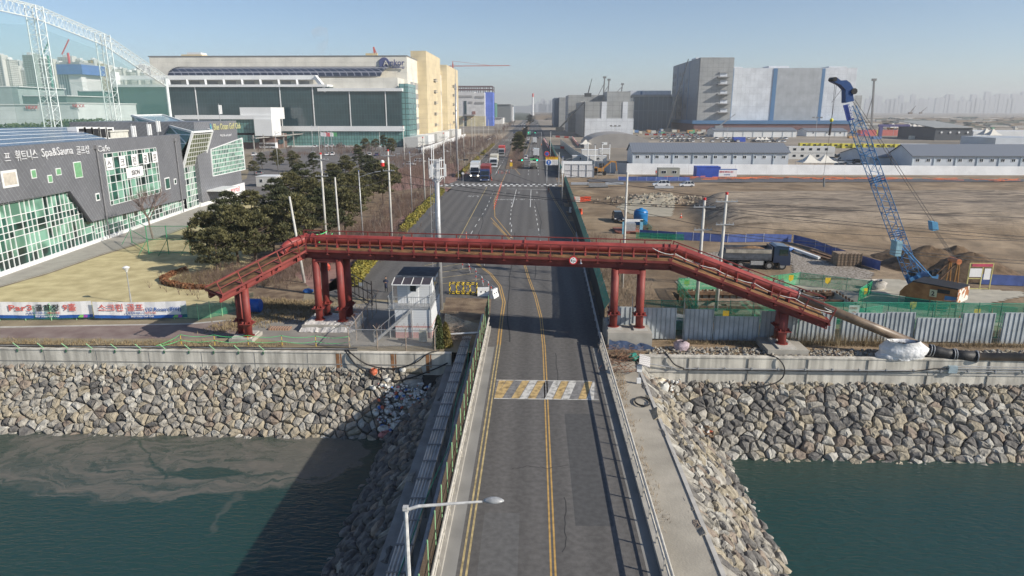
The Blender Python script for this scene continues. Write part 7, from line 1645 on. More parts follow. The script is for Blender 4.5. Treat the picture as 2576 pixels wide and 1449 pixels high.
def cabin(name,label,cat,px0,px1,pyb,h_,dep,m,rz=0,win=2,wx=.9,roof=None,grp=None):
 a=G(px0,pyb);b=G(px1,pyb);L=(b-a).length;t=thing(name,label,cat,((a.x+b.x)/2,(a.y+b.y)/2,0),grp);cx0=(a.x+b.x)/2;cy0=(a.y+b.y)/2;z0=0
 mb=MB();mb.box(cx0-L/2,cx0+L/2,cy0,cy0+dep,z0+.05,h_);mb.build('wall',m,t)
 mb=MB();mb.box(cx0-L/2-.08,cx0+L/2+.08,cy0-.08,cy0+dep+.08,h_,h_+.12);mb.build('roof',roof or M_wht,t)
 for k in range(win):
  x=cx0-L/2+L*(k+.5)/win;mb=MB();mb.box(x-wx/2,x+wx/2,cy0-.05,cy0,h_*.42,h_*.78);w_=mb.build('window',M_wf,t);mb=MB();mb.box(x-wx/2+.1,x-.04,cy0-.07,cy0-.05,h_*.45,h_*.75);mb.box(x+.04,x+wx/2-.1,cy0-.07,cy0-.05,h_*.45,h_*.75);mb.build('window_pane',M_win,t)
 return t
M_rib=stripes('ribbed_white',(.62,.62,.60),(.40,.40,.39),.28,3,.72);M_ribg=stripes('ribbed_grey',(.36,.36,.31),(.24,.24,.21),.3,3,.7)
cb=cabin('site_cabin','white ribbed cabin container standing between the club and the pines','cabin',645,698,470,2.7,5.5,M_rib,win=2)
t=thing('site_fence','long fence of dark sheeting with a green net top along the right road edge','fence',(7.2,120,0))
fp_=[(6.55,60.5),(6.85,72),(7.1,90),(7.4,116),(7.8,160),(8.0,186)];fp2=[(8.15,214),(8.3,260),(8.6,330),(8.8,420)]
M_dsh=mat('dark_sheeting',(.022,.026,.026),.8,var=.3,s=1);M_gtop=net('green_top_net',(.03,.30,.22),.88,3)
for pts in(fp_,fp2):
 for i in range(len(pts)-1):
  a,b=V((*pts[i],0)),V((*pts[i+1],0));mb=MB();mb.prism([a,b,b+V((0,0,2.35)),a+V((0,0,2.35))],(.04,0,0));mb.build('sheeting',M_dsh,t)
  mb=MB();n=max(2,int((b-a).length/3))
  for k in range(n):
   p,q=a.lerp(b,k/n),a.lerp(b,(k+1)/n);mb.face([p+V((0,0,2.3)),q+V((0,0,2.3)),q+V((.5,0,3.1)),p+V((.5+U(-.05,.05),0,3.1))])
  mb.build('net_strip',M_gtop,t)
  for k in range(n):p=a.lerp(b,k/n);mb=MB();mb.tube(p+V((.1,0,0)),p+V((.5,0,3.15)),.04,5);mb.build('post',M_steel,t)
t=thing('guard_rail','low dark guard rail at the foot of the green site fence','guard rail',(6.2,80,0));mb=MB();mb.tube((5.95,57.5,.9),(6.9,110,.9),.05,6);mb.tube((5.95,57.5,.5),(6.9,110,.5),.04,6);mb.build('rail',M_steel,t)
for k in range(24):mb=MB();f=k/23;mb.tube((5.95+.95*f,57.5+52.5*f,0),(5.95+.95*f,57.5+52.5*f,.9),.04,5);mb.build('post',M_steel,t)
t=thing('metal_sheet_fence','grey corrugated metal sheet fence behind the right sea wall, panels of uneven height','fence',(30,58.8,0))
M_sht=mat('metal_sheet',(.40,.44,.46),.5,var=.15,s=.7,c2=(.52,.56,.58),det=8,bump=.15,bs=2)
x=6.9;k=0
while x<62:
 w_=U(2.6,4.2)if x>8 else 2.0;top=2.75+U(-.12,.18)+(.3 if x<12 else 0);bt=U(-.05,.2);yy=58.75+U(-.06,.06)
 if k in(3,8):top-=.4
 mb=MB();n=int(w_/.42);
 mb.prism([(x,yy,bt),(x+w_-.08,yy,bt+U(-.04,.04)),(x+w_-.08,yy,top),(x,yy,top+U(-.05,.05))],(0,.03,0))
 for j in range(n+1):xx=x+.1+j*(w_-.28)/n;mb.box(xx-.03,xx+.01,yy-.05,yy,bt+.02,top-.03,1)
 mb.build('sheet_panel',[M_sht,mat('sheet_rib',(.26,.30,.33),.5,metal=.2)],t)
 mb=MB();mb.tube((x-.05,yy+.15,0),(x-.05,yy+.15,top+1.0 if x<20 else top),.035,5);mb.build('post',M_pole,t)
 x+=w_+(U(.3,.7)if k in(1,5,9)else 0);k+=1
M_gn=net('site_green_net',(.03,.42,.17),.55,2);M_gnd=net('site_green_net_dark',(.03,.28,.17),.5,2);M_scf=mat('scaffold_green',(.05,.30,.20),.5)
def netrun(label,pts,h,m=M_gn,z=None,step=2.2,top=True,name='safety_net',pm=None,h0=.05,tagged=None):
 q0=G(*pts[0])if z is None else V(pts[0]);P=[V((p.x,p.y,hgt(p.x,p.y)))for p in[G(*p)for p in pts]]if z is None else[V((p[0],p[1],z))for p in pts]
 t=thing(name,label,'safety net' if name=='safety_net' else 'fence',tuple(P[0]));mb=MB();r_=MB()
 for i in range(len(P)-1):
  a,b=P[i],P[i+1];n=max(1,int((b-a).length/step))
  for k in range(n):
   p,q=a.lerp(b,k/n),a.lerp(b,(k+1)/n);mb.face([p+V((0,0,h0)),q+V((0,0,h0)),q+V((0,0,h+U(-.06,.03))),p+V((0,0,h))])
   o=MB();o.tube(p-V((0,0,.1)),p+V((0,0,h+.1)),.03,5);o.build('post',pm or M_scf,t)
  if top:r_.tube(a+V((0,0,h)),b+V((0,0,h)),.03,5);r_.tube(a+V((0,0,h*.5)),b+V((0,0,h*.5)),.025,5)
 mb.build('netting',m,t)
 if top:r_.build('rail',pm or M_scf,t)
 for x_,y_,i in tagged or():
  pass
 return t
netrun('teal net on scaffold tubes standing behind the metal fence',[(9.6,60.2),(22,60.0),(34,60.1),(60,60.3)],3.3,M_gnd,z=0,step=1.9)
netrun('bright green net along the back edge of the excavation, leftmost run',[(16.6,76.2),(26,77.0)],1.5,z=0)
netrun('bright green net along the back edge of the excavation, right run climbing to the corner',[(26,77.0),(31.5,79.5),(38,75.5)],1.5,z=0)
netrun('green net on the right side of the excavation beside the crane',[(38,75.5),(35.0,72.0),(34.6,70.2)],1.5,z=0)
netrun('long dark green net running from the excavation to below the crane',[(34.6,70.2),(40,66.5),(46.5,64.4)],1.7,M_gnd,z=0)
netrun('green net at the left end of the excavation by the twin poles',[(16.2,65.0),(16.4,76.2)],1.4,z=0)
netrun('front green net of the excavation below the red ramp',[(16.2,64.2),(24,63.9),(31,64.2),(34.6,66.0)],1.4,M_gnd,z=0)
M_tagy=mat('tag_yellow',(.75,.52,.03),.6)
for i,(x,y,z)in enumerate(((17.6,76.6,.9),(30.2,78.9,1.0),(34,77.7,1.0),(36.2,73.4,.9),(38.3,67.5,1.0),(43.2,65.2,1.0),(18.6,63.8,1.0))):mb=MB();mb.prism([(x-.3,y-.1,z+.35),(x+.3,y-.1,z+.35),(x+.3,y-.1,z-.2),(x,y-.1,z-.4),(x-.3,y-.1,z-.2)],(0,.03,0));tag(mb.build('warning_tag',M_tagy),f'{on(i)} yellow pennant tag from the left hung on the green nets','tag','yellow tags on the green nets')
q=V((30.2,64.0,1.0));t=thing('warning_board','white warning board with red circle hung on the net','sign',tuple(q));mb=MB();mb.box(q.x,q.x+1.0,q.y-.3,q.y-.25,.6,2.0);mb.build('board',M_ban,t);text('안전제일',.24,M_red,t,(q.x+.05,q.y-.32,1.65),(1,0,0),depth=.004,sx=.85);mb=MB();mb.pipe([(q.x+.5,q.y-.31,1.1),(q.x+.5,q.y-.33,1.1)],.3,16);mb.build('red_ring',M_red,t);mb=MB();mb.pipe([(q.x+.5,q.y-.34,1.1),(q.x+.5,q.y-.35,1.1)],.22,16);mb.build('ring_face',M_ban,t)
M_rs=mat('rusty_steel',(.13,.075,.045),.85,var=.4,s=2,c2=(.24,.14,.08),det=8);M_tim=mat('old_timber',(.26,.19,.13),.9,var=.3,s=2)
t=thing('excavation_shoring','rusty sheet piles and steel struts lining the excavation pit','shoring',(25,70,-3))
mb=MB()
for k in range(44):x=16.9+k*.39;mb.box(x,x+.2,76.0+(.12 if k%2 else 0),76.14+(.12 if k%2 else 0),-3.2,.25);
for k in range(28):y=65.3+k*.39;mb.box(34.2+(.12 if k%2 else 0),34.34+(.12 if k%2 else 0),y,y+.2,-3.2,.25);mb.box(16.6+(.12 if k%2 else 0),16.74+(.12 if k%2 else 0),y,y+.2,-3.2,.25)
mb.build('sheet_pile',M_rs,t)
for y in(67.4,70.5,73.4):mb=MB();mb.beam((16.8,y,-.3),(34.2,y,-.3),.35,.35);mb.build('strut',M_rs,t)
for x in(21,25.5,30):mb=MB();mb.beam((x,65.2,-.7),(x,76,-.7),.3,.3);mb.build('strut',M_rs,t)
for p,q in(((17,75.8,-.1),(34,75.8,-.1)),((17,65.5,-.1),(34,65.5,-.1))):mb=MB();mb.beam(p,q,.4,.35);mb.build('waler',M_rs,t)
mb=MB();mb.box(20,27,71.2,73.2,-.12,-.04);mb.box(27.5,33,67.6,70.2,-.1,-.02);mb.build('timber_deck',M_tim,t)
t=thing('pit_tent_roof','small pale hipped roof of a pump box beside the excavation','pump box',(13.6,62.6,0));mb=MB();mb.box(12.7,14.6,61.8,63.4,0,.9);mb.build('box',M_wht,t);mb=MB();v=[(12.5,61.6,.9),(14.8,61.6,.9),(14.8,63.6,.9),(12.5,63.6,.9),(13.65,62.6,1.35)];mb.add(v,[(0,1,4),(1,2,4),(2,3,4),(3,0,4)]);mb.build('roof',M_steel,t)
M_bf=mat('blue_fence_net',(.08,.13,.36),.6,var=.2,s=1)
def bluef(label,pts,h=1.1):return netrun(label,pts,h,M_bf,step=2.6,top=False,name='blue_fence',pm=M_wht)
bluef('blue net fence behind the dump truck running left to right',[(1608,597),(1700,604),(1830,610),(1920,610),(1990,610)],1.3)
bluef('blue net fence curving downhill to the timber stack',[(1995,611),(2050,626),(2100,644),(2150,662),(2213,682)],1.3)
bluef('blue net fence at the right edge beside the notice frame',[(2465,716),(2576,720),(2650,722)],1.3)
bluef('blue barrier strip in front of the grey site cabin',[(1555,455),(1650,456),(1735,456)],1.3)
netrun('green net strip between the blue fence and the bridge',[(1600,600),(1720,606)],1.0)
netrun('slanting green net beside the wheel wash',[(1598,550),(1625,575),(1640,590)],1.2,M_gnd)
t=thing('white_hoarding','tall white hoarding running across the site to the right edge','fence',(90,225,0));x=30.0;k=0
M_wh=mat('hoarding_white',(.82,.83,.84),.5,var=.07,s=.3);M_wh2=mat('hoarding_grey',(.40,.42,.45),.5,var=.06,s=.3)
while x<230:
 y=225+.01*(x-30);mb=MB();mb.box(x,x+4.93,y,y+.08,0,3.5-.006*(x-30));mb.build('hoarding_panel',M_wh,t);x+=5
t=thing('grey_hoarding','grey hoarding receding along the site haul road','fence',(20,260,0))
hg=[(30,225),(20.5,236),(17.5,300),(15.5,420)]
for i in range(3):
 a,b=V((*hg[i],0)),V((*hg[i+1],0));n=max(2,int((b-a).length/12))
 for k in range(n):p,q=a.lerp(b,k/n),a.lerp(b,(k+.98)/n);mb=MB();mb.prism([p,q,q+V((0,0,3.5)),p+V((0,0,3.5))],(.08,.02,0));mb.build('hoarding_panel',M_wh2,t)
t=thing('white_gate','pale sliding gate of tall ribbed sheets at the site entrance','gate',(13,212,0))
mb=MB();mb.box(9.2,18.2,211,211.1,.3,4.2);mb.build('gate_sheet',stripes('gate_ribs',(.62,.62,.63),(.46,.46,.48),.5,0,.85),t);mb=MB();
for x in(9.2,11.5,13.7,16,18.2):mb.beam((x,210.9,0),(x,210.9,4.3),.12)
for z in(.4,2.4,4.2):mb.beam((9.2,210.9,z),(18.2,210.9,z),.1)
mb.build('gate_frame',M_steel,t)
t=thing('white_gate','white sheet fence panel behind the site entrance gate','gate',(14,228,0));mb=MB();mb.box(9,19,228,228.1,0,4);mb.build('gate_sheet',M_wh,t)
t=thing('gate_tower','dark lattice gate post beside the site entrance','post',(20,214,0));mb=MB()
for dx in(0,1.4):mb.tube((19.5+dx,213,0),(19.5+dx,213,8.5),.07,5)
for k in range(8):mb.beam((19.5,213,k),(20.9,213,k+1),.06)
mb.build('lattice',M_brk,t)
cabin('site_cabin','grey-green ribbed site cabin standing before the white hoarding','cabin',1656,1709,446,2.7,3,M_ribg,win=2,wx=1.5,roof=M_ribg)
cabin('blue_shed','bright blue tarpaulin-covered shed right of the ribbed cabin','shed',1752,1811,447,3.2,4.5,mat('shed_blue',(.03,.08,.42),.6,var=.15,s=.5),win=0,roof=mat('shed_blue',(.03,.08,.42),.6))
a=G(1829,450);t=thing('notice_board','white site notice board with red lettering beside the blue shed','sign',tuple(a));mb=MB();mb.box(a.x-2.6,a.x+2.8,a.y-.05,a.y,.7,2.7);mb.build('board',M_ban,t);mb=MB();mb.box(a.x-2.6,a.x+2.8,a.y-.06,a.y+.01,2.7,3.0);mb.build('header',M_bblu,t);text('현장내 고정속도 준수',.55,mat('letter_red',(.6,.05,.08),.6),t,(a.x-2.4,a.y-.08,1.9),(1,0,0),depth=.01,bold=.015,sx=.85);text('공사차량',.5,M_bblu,t,(a.x-1,a.y-.08,1.1),(1,0,0),depth=.01);mb=MB();[mb.tube((a.x+d,a.y+.05,0),(a.x+d,a.y+.05,.8),.05,5)for d in(-2.3,2.5)];mb.build('leg',M_steel,t)
for i,(x0,x1,yb,h_,dp,m_,l)in enumerate(((1440,1526,409,2.6,3.5,M_rib,'white ribbed cabin behind the grey hoarding, lower row'),(1464,1506,392,2.6,6,M_rib,'white container cabin above the lower row'),(1470,1478,378,2.6,4,M_rib,'small cabin end beside the white tent'),(1508,1535,388,2.4,5,M_rib,'pale container right of the stacked cabin'))):
 cabin('site_cabin',l,'cabin',x0,x1,yb,h_,dp,m_,win=2 if i==0 else 0,wx=1.2)
def barrel(px_,py_,lab):pass
q=G(1611,563);t=thing('water_tank','big blue ribbed water tank beside the black car','tank',tuple(q));mb=MB();mb.lathe([(1.25,0),(1.3,.1),(1.25,.5),(1.3,.6),(1.25,1.1),(1.3,1.2),(1.25,1.7),(1.3,1.8),(1.22,2.4),(.9,2.7),(.35,2.8),(.35,2.95)],20,(q.x,q.y,hgt(q.x,q.y)));mb.build('tank_body',mat('tank_blue',(.01,.16,.42),.4,var=.15,s=1),t,smooth=True)
q=G(1580,585);t=thing('wheel_wash','wheel wash frame with blue side panels and red ramp plate','wheel wash',tuple(q));mb=MB();mb.box(q.x-2.2,q.x+2.0,q.y-1,q.y+3.5,.02,.3);mb.build('ramp_plate',mat('ramp_red',(.25,.09,.06),.8,var=.3,s=1),t)
for dx in(-1.2,1.7):mb=MB();mb.box(q.x+dx,q.x+dx+.5,q.y-1.6,q.y-1.4,.0,2.4);mb.build('side_panel',mat('panel_sky',(.2,.45,.6),.5),t)
mb=MB();mb.box(q.x-1.2,q.x+2.2,q.y-1.6,q.y-1.35,2.1,2.5);mb.build('header_panel',M_wht,t);mb=MB();mb.box(q.x-.4,q.x+1.2,q.y-.2,q.y+1.6,.3,1.6);mb.build('pump_unit',M_steel,t)
q=G(1620,578);mb=MB()
for k in range(26):a=U(0,3.1);mb.beam((q.x+U(-1,1)-math.cos(a)*.9,q.y+U(-.6,.6)-math.sin(a)*.9,U(.05,.5)),(q.x+U(-1,1)+math.cos(a)*.9,q.y+U(-.6,.6)+math.sin(a)*.9,U(.05,.6)),.12,.05)
tag(mb.build('timber_pile',M_tim),'loose pile of boards beside the blue water tank','timber pile')
q=G(2120,668);t=thing('timber_stack','weathered timber crate stack on the gravel by the blue fence','timber stack',tuple(q));zz=hgt(q.x,q.y)
for k in range(2):mb=MB();x0=q.x-1.1+k*1.6;mb.box(x0,x0+1.5,q.y-.8,q.y+1.2,zz+.1,zz+1.7);mb.build('crate',M_tim,t);mb=MB();[mb.box(x0-.03,x0+1.53,q.y-.84,q.y-.8,zz+.1+j*.35,zz+.25+j*.35)for j in range(5)];[mb.box(x0+j*.47,x0+.1+j*.47,q.y-.88,q.y-.84,zz,zz+1.8)for j in range(4)];mb.build('batten',mat('batten_dark',(.15,.11,.08),.9),t)
for i,(x0,y0,x1,y1,c_,l)in enumerate(((1985,628,2060,655,M_wht,'white steel beam lying on the gravel'),(2030,640,2110,668,M_rs,'rusty steel beam pointing at the timber stack'),(2040,636,2118,664,M_rs,'second rusty steel beam beside the first'))):
 a,b=G(x0,y0),G(x1,y1);mb=MB();a.z=hgt(a.x,a.y)+.3;b.z=hgt(b.x,b.y)+.3;mb.beam(a,b,.35,.3);mb.beam(a+V((0,0,.17)),b+V((0,0,.17)),.5,.04);tag(mb.build('steel_beam',c_),l,'beam')
q=G(1992,630);sack(1980,632,0,.8,(1.3,.9,.5),M_blue,'crumpled blue tarpaulin lying in front of the dump truck','tarpaulin',name='crumpled_tarpaulin')
for i,(x,y,l)in enumerate(((1458,466,'bundle of pipes lying behind the site entrance'),(1500,468,'dark stack of rubber pipes on the ground, upper'),(1505,473,'dark stack of rubber pipes on the ground, lower'),(1545,466,'grey pipe stack right of the rubber pipes'),(1670+0,475,'thin pipes lying left of the two white cars'))):
 q=G(x,y);mb=MB();[mb.tube((q.x-2.4,q.y+d*.45,hgt(q.x,q.y)+.25+(.3 if d==1 else 0)),(q.x+2.6,q.y+d*.45+.2,hgt(q.x,q.y)+.25+(.3 if d==1 else 0)),.22,8)for d in range(3)];tag(mb.build('pipe_stack',M_brk if i in(1,2)else M_steel),l,'pipe stack')
for i,(x,y,r_,h_,l)in enumerate(((2335,672,5.2,2.9,'left dark soil heap behind the crane cab'),(2440,690,5.4,3.0,'right dark soil heap behind the crane'),(2400,664,4.2,2.5,'middle soil heap behind the crane'),(2270,648,3.6,1.4,'low soil heap left of the crane boom'))):
 q=G(x,y);mb=MB();n=26;K_=11
 for j in range(K_+1):
  for k in range(n):a=2*PI*k/n;rr=r_*j/K_;X_,Y_=q.x+rr*1.15*math.cos(a),q.y+rr*math.sin(a);z=h_*max(0,1-(j/K_)**1.1)*(1+.15*mn.noise(V((X_*.5,Y_*.5,7))))+.25*mn.noise(V((X_*1.5,Y_*1.5,0)))*(j<K_);mb.v.append((X_,Y_,hgt(X_,Y_)+max(z,-.1 if j==K_ else.02)))
 for j in range(K_):
  for k in range(n):k2=(k+1)%n;mb.f.append([j*n+k,j*n+k2,(j+1)*n+k2,(j+1)*n+k]);mb.m.append(0)
 tag(mb.build('soil_heap',mat('dark_soil',(.11,.068,.035),.95,var=.3,s=1,bump=1,bs=3,c2=(.16,.105,.06),det=10),smooth=True),l,'soil heap','soil heaps behind the crane')
a=G(2430,728);t=thing('notice_stand','pale yellow stand with three notice sheets right of the crane','notice frame',(a.x,a.y,0));mb=MB();L=2.4
for dx in(0,1.5,2.6):mb.box(a.x+dx-.05,a.x+dx+.05,a.y-.05,a.y+.05,0,3.1)
for z in(.1,1.3,2.7,3.1):mb.box(a.x,a.x+2.6,a.y-.03,a.y+.03,z-.04,z+.04)
mb.build('frame',mat('frame_cream',(.55,.5,.2),.6),t);mb=MB();mb.box(a.x+.05,a.x+1.4,a.y-.08,a.y-.05,1.5,2.5);mb.box(a.x+1.7,a.x+2.4,a.y-.08,a.y-.05,1.2,2.5);mb.build('notice_sheet',M_ban,t);mb=MB();mb.box(a.x+.2,a.x+2.5,a.y-.09,a.y-.05,2.72,3.05);mb.build('red_header',mat('header_red',(.5,.07,.12),.6),t)
def cone():
 t=thing('traffic_cone','','cone');mb=MB();mb.box(-.2,.2,-.2,.2,0,.04);mb.lathe([(.15,.04),(.03,.7)],10);mb.build('cone_body',mat('plastic_orange',(.72,.10,.04),.5),t);mb=MB();mb.lathe([(.105,.3),(.08,.45)],10);mb.build('white_band',M_wht,t);return t
cn=cone()
for i,(x,y,l)in enumerate(((1713,548,'lone orange cone on the flat ground left of the embankment'),(2410,818,'orange cone nearest the rebar cage'),(2450,812,'orange cone second from the rebar cage'),(2490,806,'tall orange cone at the right edge, behind the metal fence'),(1818+22,444,'orange cone near the white hoarding'))):q=G(x,y);put(cn,(q.x,q.y,hgt(q.x,q.y)+.04),0,l,'orange cones on the site',1.2 if i!=3 else 1.7)
q=G(2350,806);t=thing('rebar_cage','square rusty rebar cage with a tag standing behind the metal fence','rebar cage',(q.x,q.y,0));mb=MB()
for dx in(0,1.3,2.6):
 for dy in(0,1.2):mb.beam((q.x+dx,q.y+dy,0),(q.x+dx,q.y+dy,1.9),.06)
for z in(.5,1.1,1.7):
 for dy in(0,1.2):mb.beam((q.x,q.y+dy,z),(q.x+2.6,q.y+dy,z),.05)
mb.build('cage',M_rs,t)
q=G(2122+0,716);sack(2205,728,0,.9,(1.2,.8,.8),mat('boulder_pale',(.4,.38,.35),.9,bump=.5),'pale boulder beside the green net left of the crane','boulder',name='single_boulder')
def digger(px_,py_,rz,s_,l,grp=None):
 q=G(px_,py_);t=thing('excavator',l,'excavator',(0,0,0),grp);Y_=mat('digger_orange',(.42,.20,.04),.5,var=.2,s=2)
 mb=MB();mb.box(-1.6,1.2,-1.2,1.2,1.15,2.0);mb.box(-1.9,-.6,-1.2,1.2,1.2,2.3);mb.build('body',Y_,t);mb=MB();mb.box(.0,1.3,.2,1.2,2.0,3.1);mb.build('cab',M_win,t);mb=MB();mb.box(-.05,1.35,.15,1.25,3.1,3.2);mb.build('cab_roof',M_black,t)
 mb=MB();mb.beam((.9,0,1.8),(3.2,0,3.8),.35,.45);mb.beam((3.2,0,3.8),(4.6,0,3.6),.3,.4);mb.build('boom',Y_,t);mb=MB();mb.beam((4.5,0,3.7),(4.9,0,1.2),.25,.35);mb.build('stick',Y_,t);mb=MB();mb.prism([(4.6,-.5,1.3),(5.2,-.5,1.2),(5.1,-.5,.4),(4.5,-.5,.3),(4.3,-.5,.8)],(0,1,0));mb.build('bucket',M_brk,t)
 mb=MB();mb.box(-1.6,1.8,-.6,.6,.6,1.1);mb.build('chassis',M_black,t)
 for x in(-1.2,1.4):
  for s in(-1,1):mb=MB();mb.tube((x,s*.85,.5),(x,s*1.2,.5),.5,12);mb.build('wheel',M_tyre,t)
 place(t,(q.x,q.y,hgt(q.x,q.y)if q.x<230 and q.y<222 else 0),rz,s_);return t
digger(1507,441,0,1.15,'orange wheeled excavator working inside the site entrance');digger(1395,318,.3,1.5,'orange excavator far up the road beside the grey block')
digger(2240,330,.2,1.6,'orange excavator beyond the far car park');digger(1490,342,2.8,1.2,'yellow loader parked behind the arched tent')
mb=MB()
for k in range(90):a=U(1640,2576);y=448+U(0,5)+max(0,(a-1900)/676)*5;p=G(a,y);L=U(1.5,6);mb.beam((p.x,p.y,hgt(p.x,p.y)+.25+U(-.1,.5)),(p.x+L,p.y+U(-.4,.4),hgt(p.x+L,p.y)+.25+U(-.1,.4)),.22,.12)
tag(mb.build('orange_mesh_strip',mat('mesh_orange',(.75,.20,.08),.7),loc=(0,0,0)),'torn orange barrier mesh along the foot of the white hoarding',None,None,'stuff')
sheet('site_road',g2((1480,452),(1640,447),(2576,452),(2576,458),(1640,460),(1480,458)),.14,M_asph)
M_cb=mat('crane_blue',(.06,.20,.42),.45,var=.15,s=2);M_cr=mat('crane_orange',(.33,.13,.04),.55,var=.25,s=1.5,c2=(.42,.19,.07));M_cd=mat('crane_dark_blue',(.015,.06,.20),.5)
cr=thing('crawler_crane','blue lattice boom crawler crane with orange counterweight body','crane',(44,72.8,0))
ft=A(2312,742,73.5);tip=A(2140,270,73.0);ax=(tip-ft).normalized();L=(tip-ft).length
u1=V((0,1,0));u2=ax.cross(u1).normalized()
mb=MB();N=26;hw=.56
def bp_(f,a,b):w_=hw*(min(1,.28+f*7)if f<.1 else(min(1,.7+(1-f)*2.2)if f>.86 else 1));return ft.lerp(tip,f)+u1*a*w_+u2*b*w_
for a,b in((-1,-1),(1,-1),(1,1),(-1,1)):
 for k in range(N):mb.tube(bp_(k/N,a,b),bp_((k+1)/N,a,b),.045,5,cap=False)
for k in range(N):
 for(a,b),(c,d)in(((-1,-1),(1,-1)),((1,-1),(1,1)),((1,1),(-1,1)),((-1,1),(-1,-1))):
  if k%2:a,b,c,d=c,d,a,b
  mb.tube(bp_(k/N,a,b),bp_((k+1)/N,c,d),.025,4,cap=False)
 if k%4==0:
  for(a,b),(c,d)in(((-1,-1),(1,-1)),((1,-1),(1,1)),((1,1),(-1,1)),((-1,1),(-1,-1))):mb.tube(bp_(k/N,a,b),bp_(k/N,c,d),.04,4,cap=False)
for f in(.33,.62):
 for o_ in(0,.012,.024):
  for a,b,c,d in((-1,-1,1,1),(1,-1,-1,1)):mb.tube(bp_(f+o_,a,b),bp_(f+o_,c,d),.05,4)
mb.build('lattice_boom',M_cb,cr)
mb=MB();mb.prism([ft-u2*.35-u1*.6,ft+u2*.35-u1*.6,bp_(.115,-1,1),bp_(.115,-1,-1)],(0,.08,0));mb.prism([ft-u2*.35+u1*.5,ft+u2*.35+u1*.5,bp_(.115,1,1),bp_(.115,1,-1)],(0,.08,0));mb.build('boom_foot',M_cb,cr)
def T3(px_,py_,Y=73):return A(px_,py_,Y)
hd=[T3(2143,254),T3(2122,259),T3(2122,226),T3(2110,214),T3(2092,206),T3(2091,197),T3(2100,195),T3(2110,203),T3(2124,202),T3(2134,209),T3(2141,222),T3(2141,240)]
mb=MB();mb.prism([p-V((0,.5,0))for p in hd],(0,1.0,0));mb.build('boom_head',M_cd,cr)
for c_,r_ in((T3(2143,230),.3),(T3(2095,200),.22)):mb=MB();mb.tube(c_-V((0,.6,0)),c_+V((0,.6,0)),r_,14);mb.build('sheave',M_black,cr)
pn_=[T3(2121,265,72.2),T3(2137,261,72.2),T3(2149,300,72.2),T3(2131,305,72.2)]
mb=MB();mb.prism(pn_,(0,.06,0));mb.build('name_plate',mat('plate_blue',(.03,.06,.28),.5),cr)
lv=(pn_[3]-pn_[0]).normalized();text('HITACHI SUMI',.36,M_wht,cr,tuple(pn_[1].lerp(pn_[0],.35)+V((0,-.1,0))+lv*.05),lv,uz=tuple((pn_[1]-pn_[0]).normalized()),depth=.004,bold=.012,sx=.62)
ba,bb,bc=G(2262,743,1.0),G(2404,765,1.0),G(2432,753,1.0);bd=ba+(bc-bb);pb_=Plane(ba.xy,bb.xy);LB=pb_.L;zz=V((0,0,1));prof=[(0,1.0),(LB,1.0),(LB,2.45),(LB*.2,2.65),(LB*.08,2.1),(0,1.45)]
mb=MB();mb.prism([pb_.P(s_,z_)for s_,z_ in prof],bc-bb);mb.build('counterweight_body',M_cr,cr)
bx=[0,0,0,pb_.P(LB*.2,2.65),pb_.P(LB,2.45)]
mb=MB();ed_=(bb-ba).normalized()*.03;mb.prism([bb+ed_,bc+ed_,bc+ed_+zz*1.45,bb+ed_+zz*1.45],ed_);mb.build('painted_end',mat('end_pattern',(.5,.2,.08),.6,var=.3,s=1.6,c2=(.7,.68,.62),lo=.48,hi=.52),cr)
mb=MB();pb_.box(mb,LB*.53,LB*.53+.66,1.4,2.15,.01,.04);mb.build('number_plate',mat('plate_pale',(.6,.6,.4),.6),cr);text('2',.62,M_blk,cr,pb_.P(LB*.53+.16,1.55,.06),pb_.u,depth=.004,bold=.02)
mb=MB();pb_.box(mb,LB*.8,LB*.8+1.0,1.25,1.7,.01,.04);mb.build('maker_plate',M_cb,cr);mb=MB();pb_.box(mb,LB*.66,LB*.66+1.1,1.9,2.3,.01,.04);mb.build('vent_grille',M_black,cr)
mb=MB();z0=bx[3].z;mb.prism([bx[3]+zz*.01,bx[4]+zz*.01,bx[4]+(bc-bb)+zz*.01,bx[3]+(bc-bb)+zz*.01],(0,0,.12));[mb.box(bx[3].x+1+k*1.1,bx[3].x+1.5+k*1.1,72.9+(k%2),73.5+(k%2),z0+.1,z0+.35+U(0,.4))for k in range(4)];mb.build('engine_deck',M_black,cr)
q=A(2325,690,74);mb=MB();mb.prism([(q.x-1.3,73.4,z0-.3),(q.x+1.2,73.4,z0-.3),(q.x+1.2,73.4,q.z+.1),(q.x-.7,73.4,q.z+.3),(q.x-1.3,73.4,q.z-.5)],(0,1.5,0));mb.build('cab',M_cb,cr);mb=MB();mb.box(q.x-.4,q.x+.5,73.36,73.4,q.z-.9,q.z-.1);mb.build('cab_window',mat('cab_glass',(.12,.16,.13),.2,spec=.8),cr)
mb=MB();f0=ba+(bb-ba)*.1-zz*.5;f1=ba+(bb-ba)*.85-zz*.5;bn_=(bc-bb).normalized();mb.beam(f0+bn_*.3,f1+bn_*.3,.8,.9);mb.beam(f0+bn_*2.6,f1+bn_*2.6,.8,.9);mb.beam(f0.lerp(f1,.3)+bn_*1.4+zz*.3,f0.lerp(f1,.7)+bn_*1.4+zz*.3,2.2,.5);tr=mb.build('crawler_track',mat('track_blue_black',(.012,.03,.09),.7),cr)
q=A(2378,761,71.6);mb=MB();mb.box(q.x-.8,q.x+.5,71.3,71.8,.3,1.0);mb.build('grey_box',M_steel,cr)
g_t=A(2402,655,73);g_b1=A(2392,722,73);g_b2=A(2340,716,73)
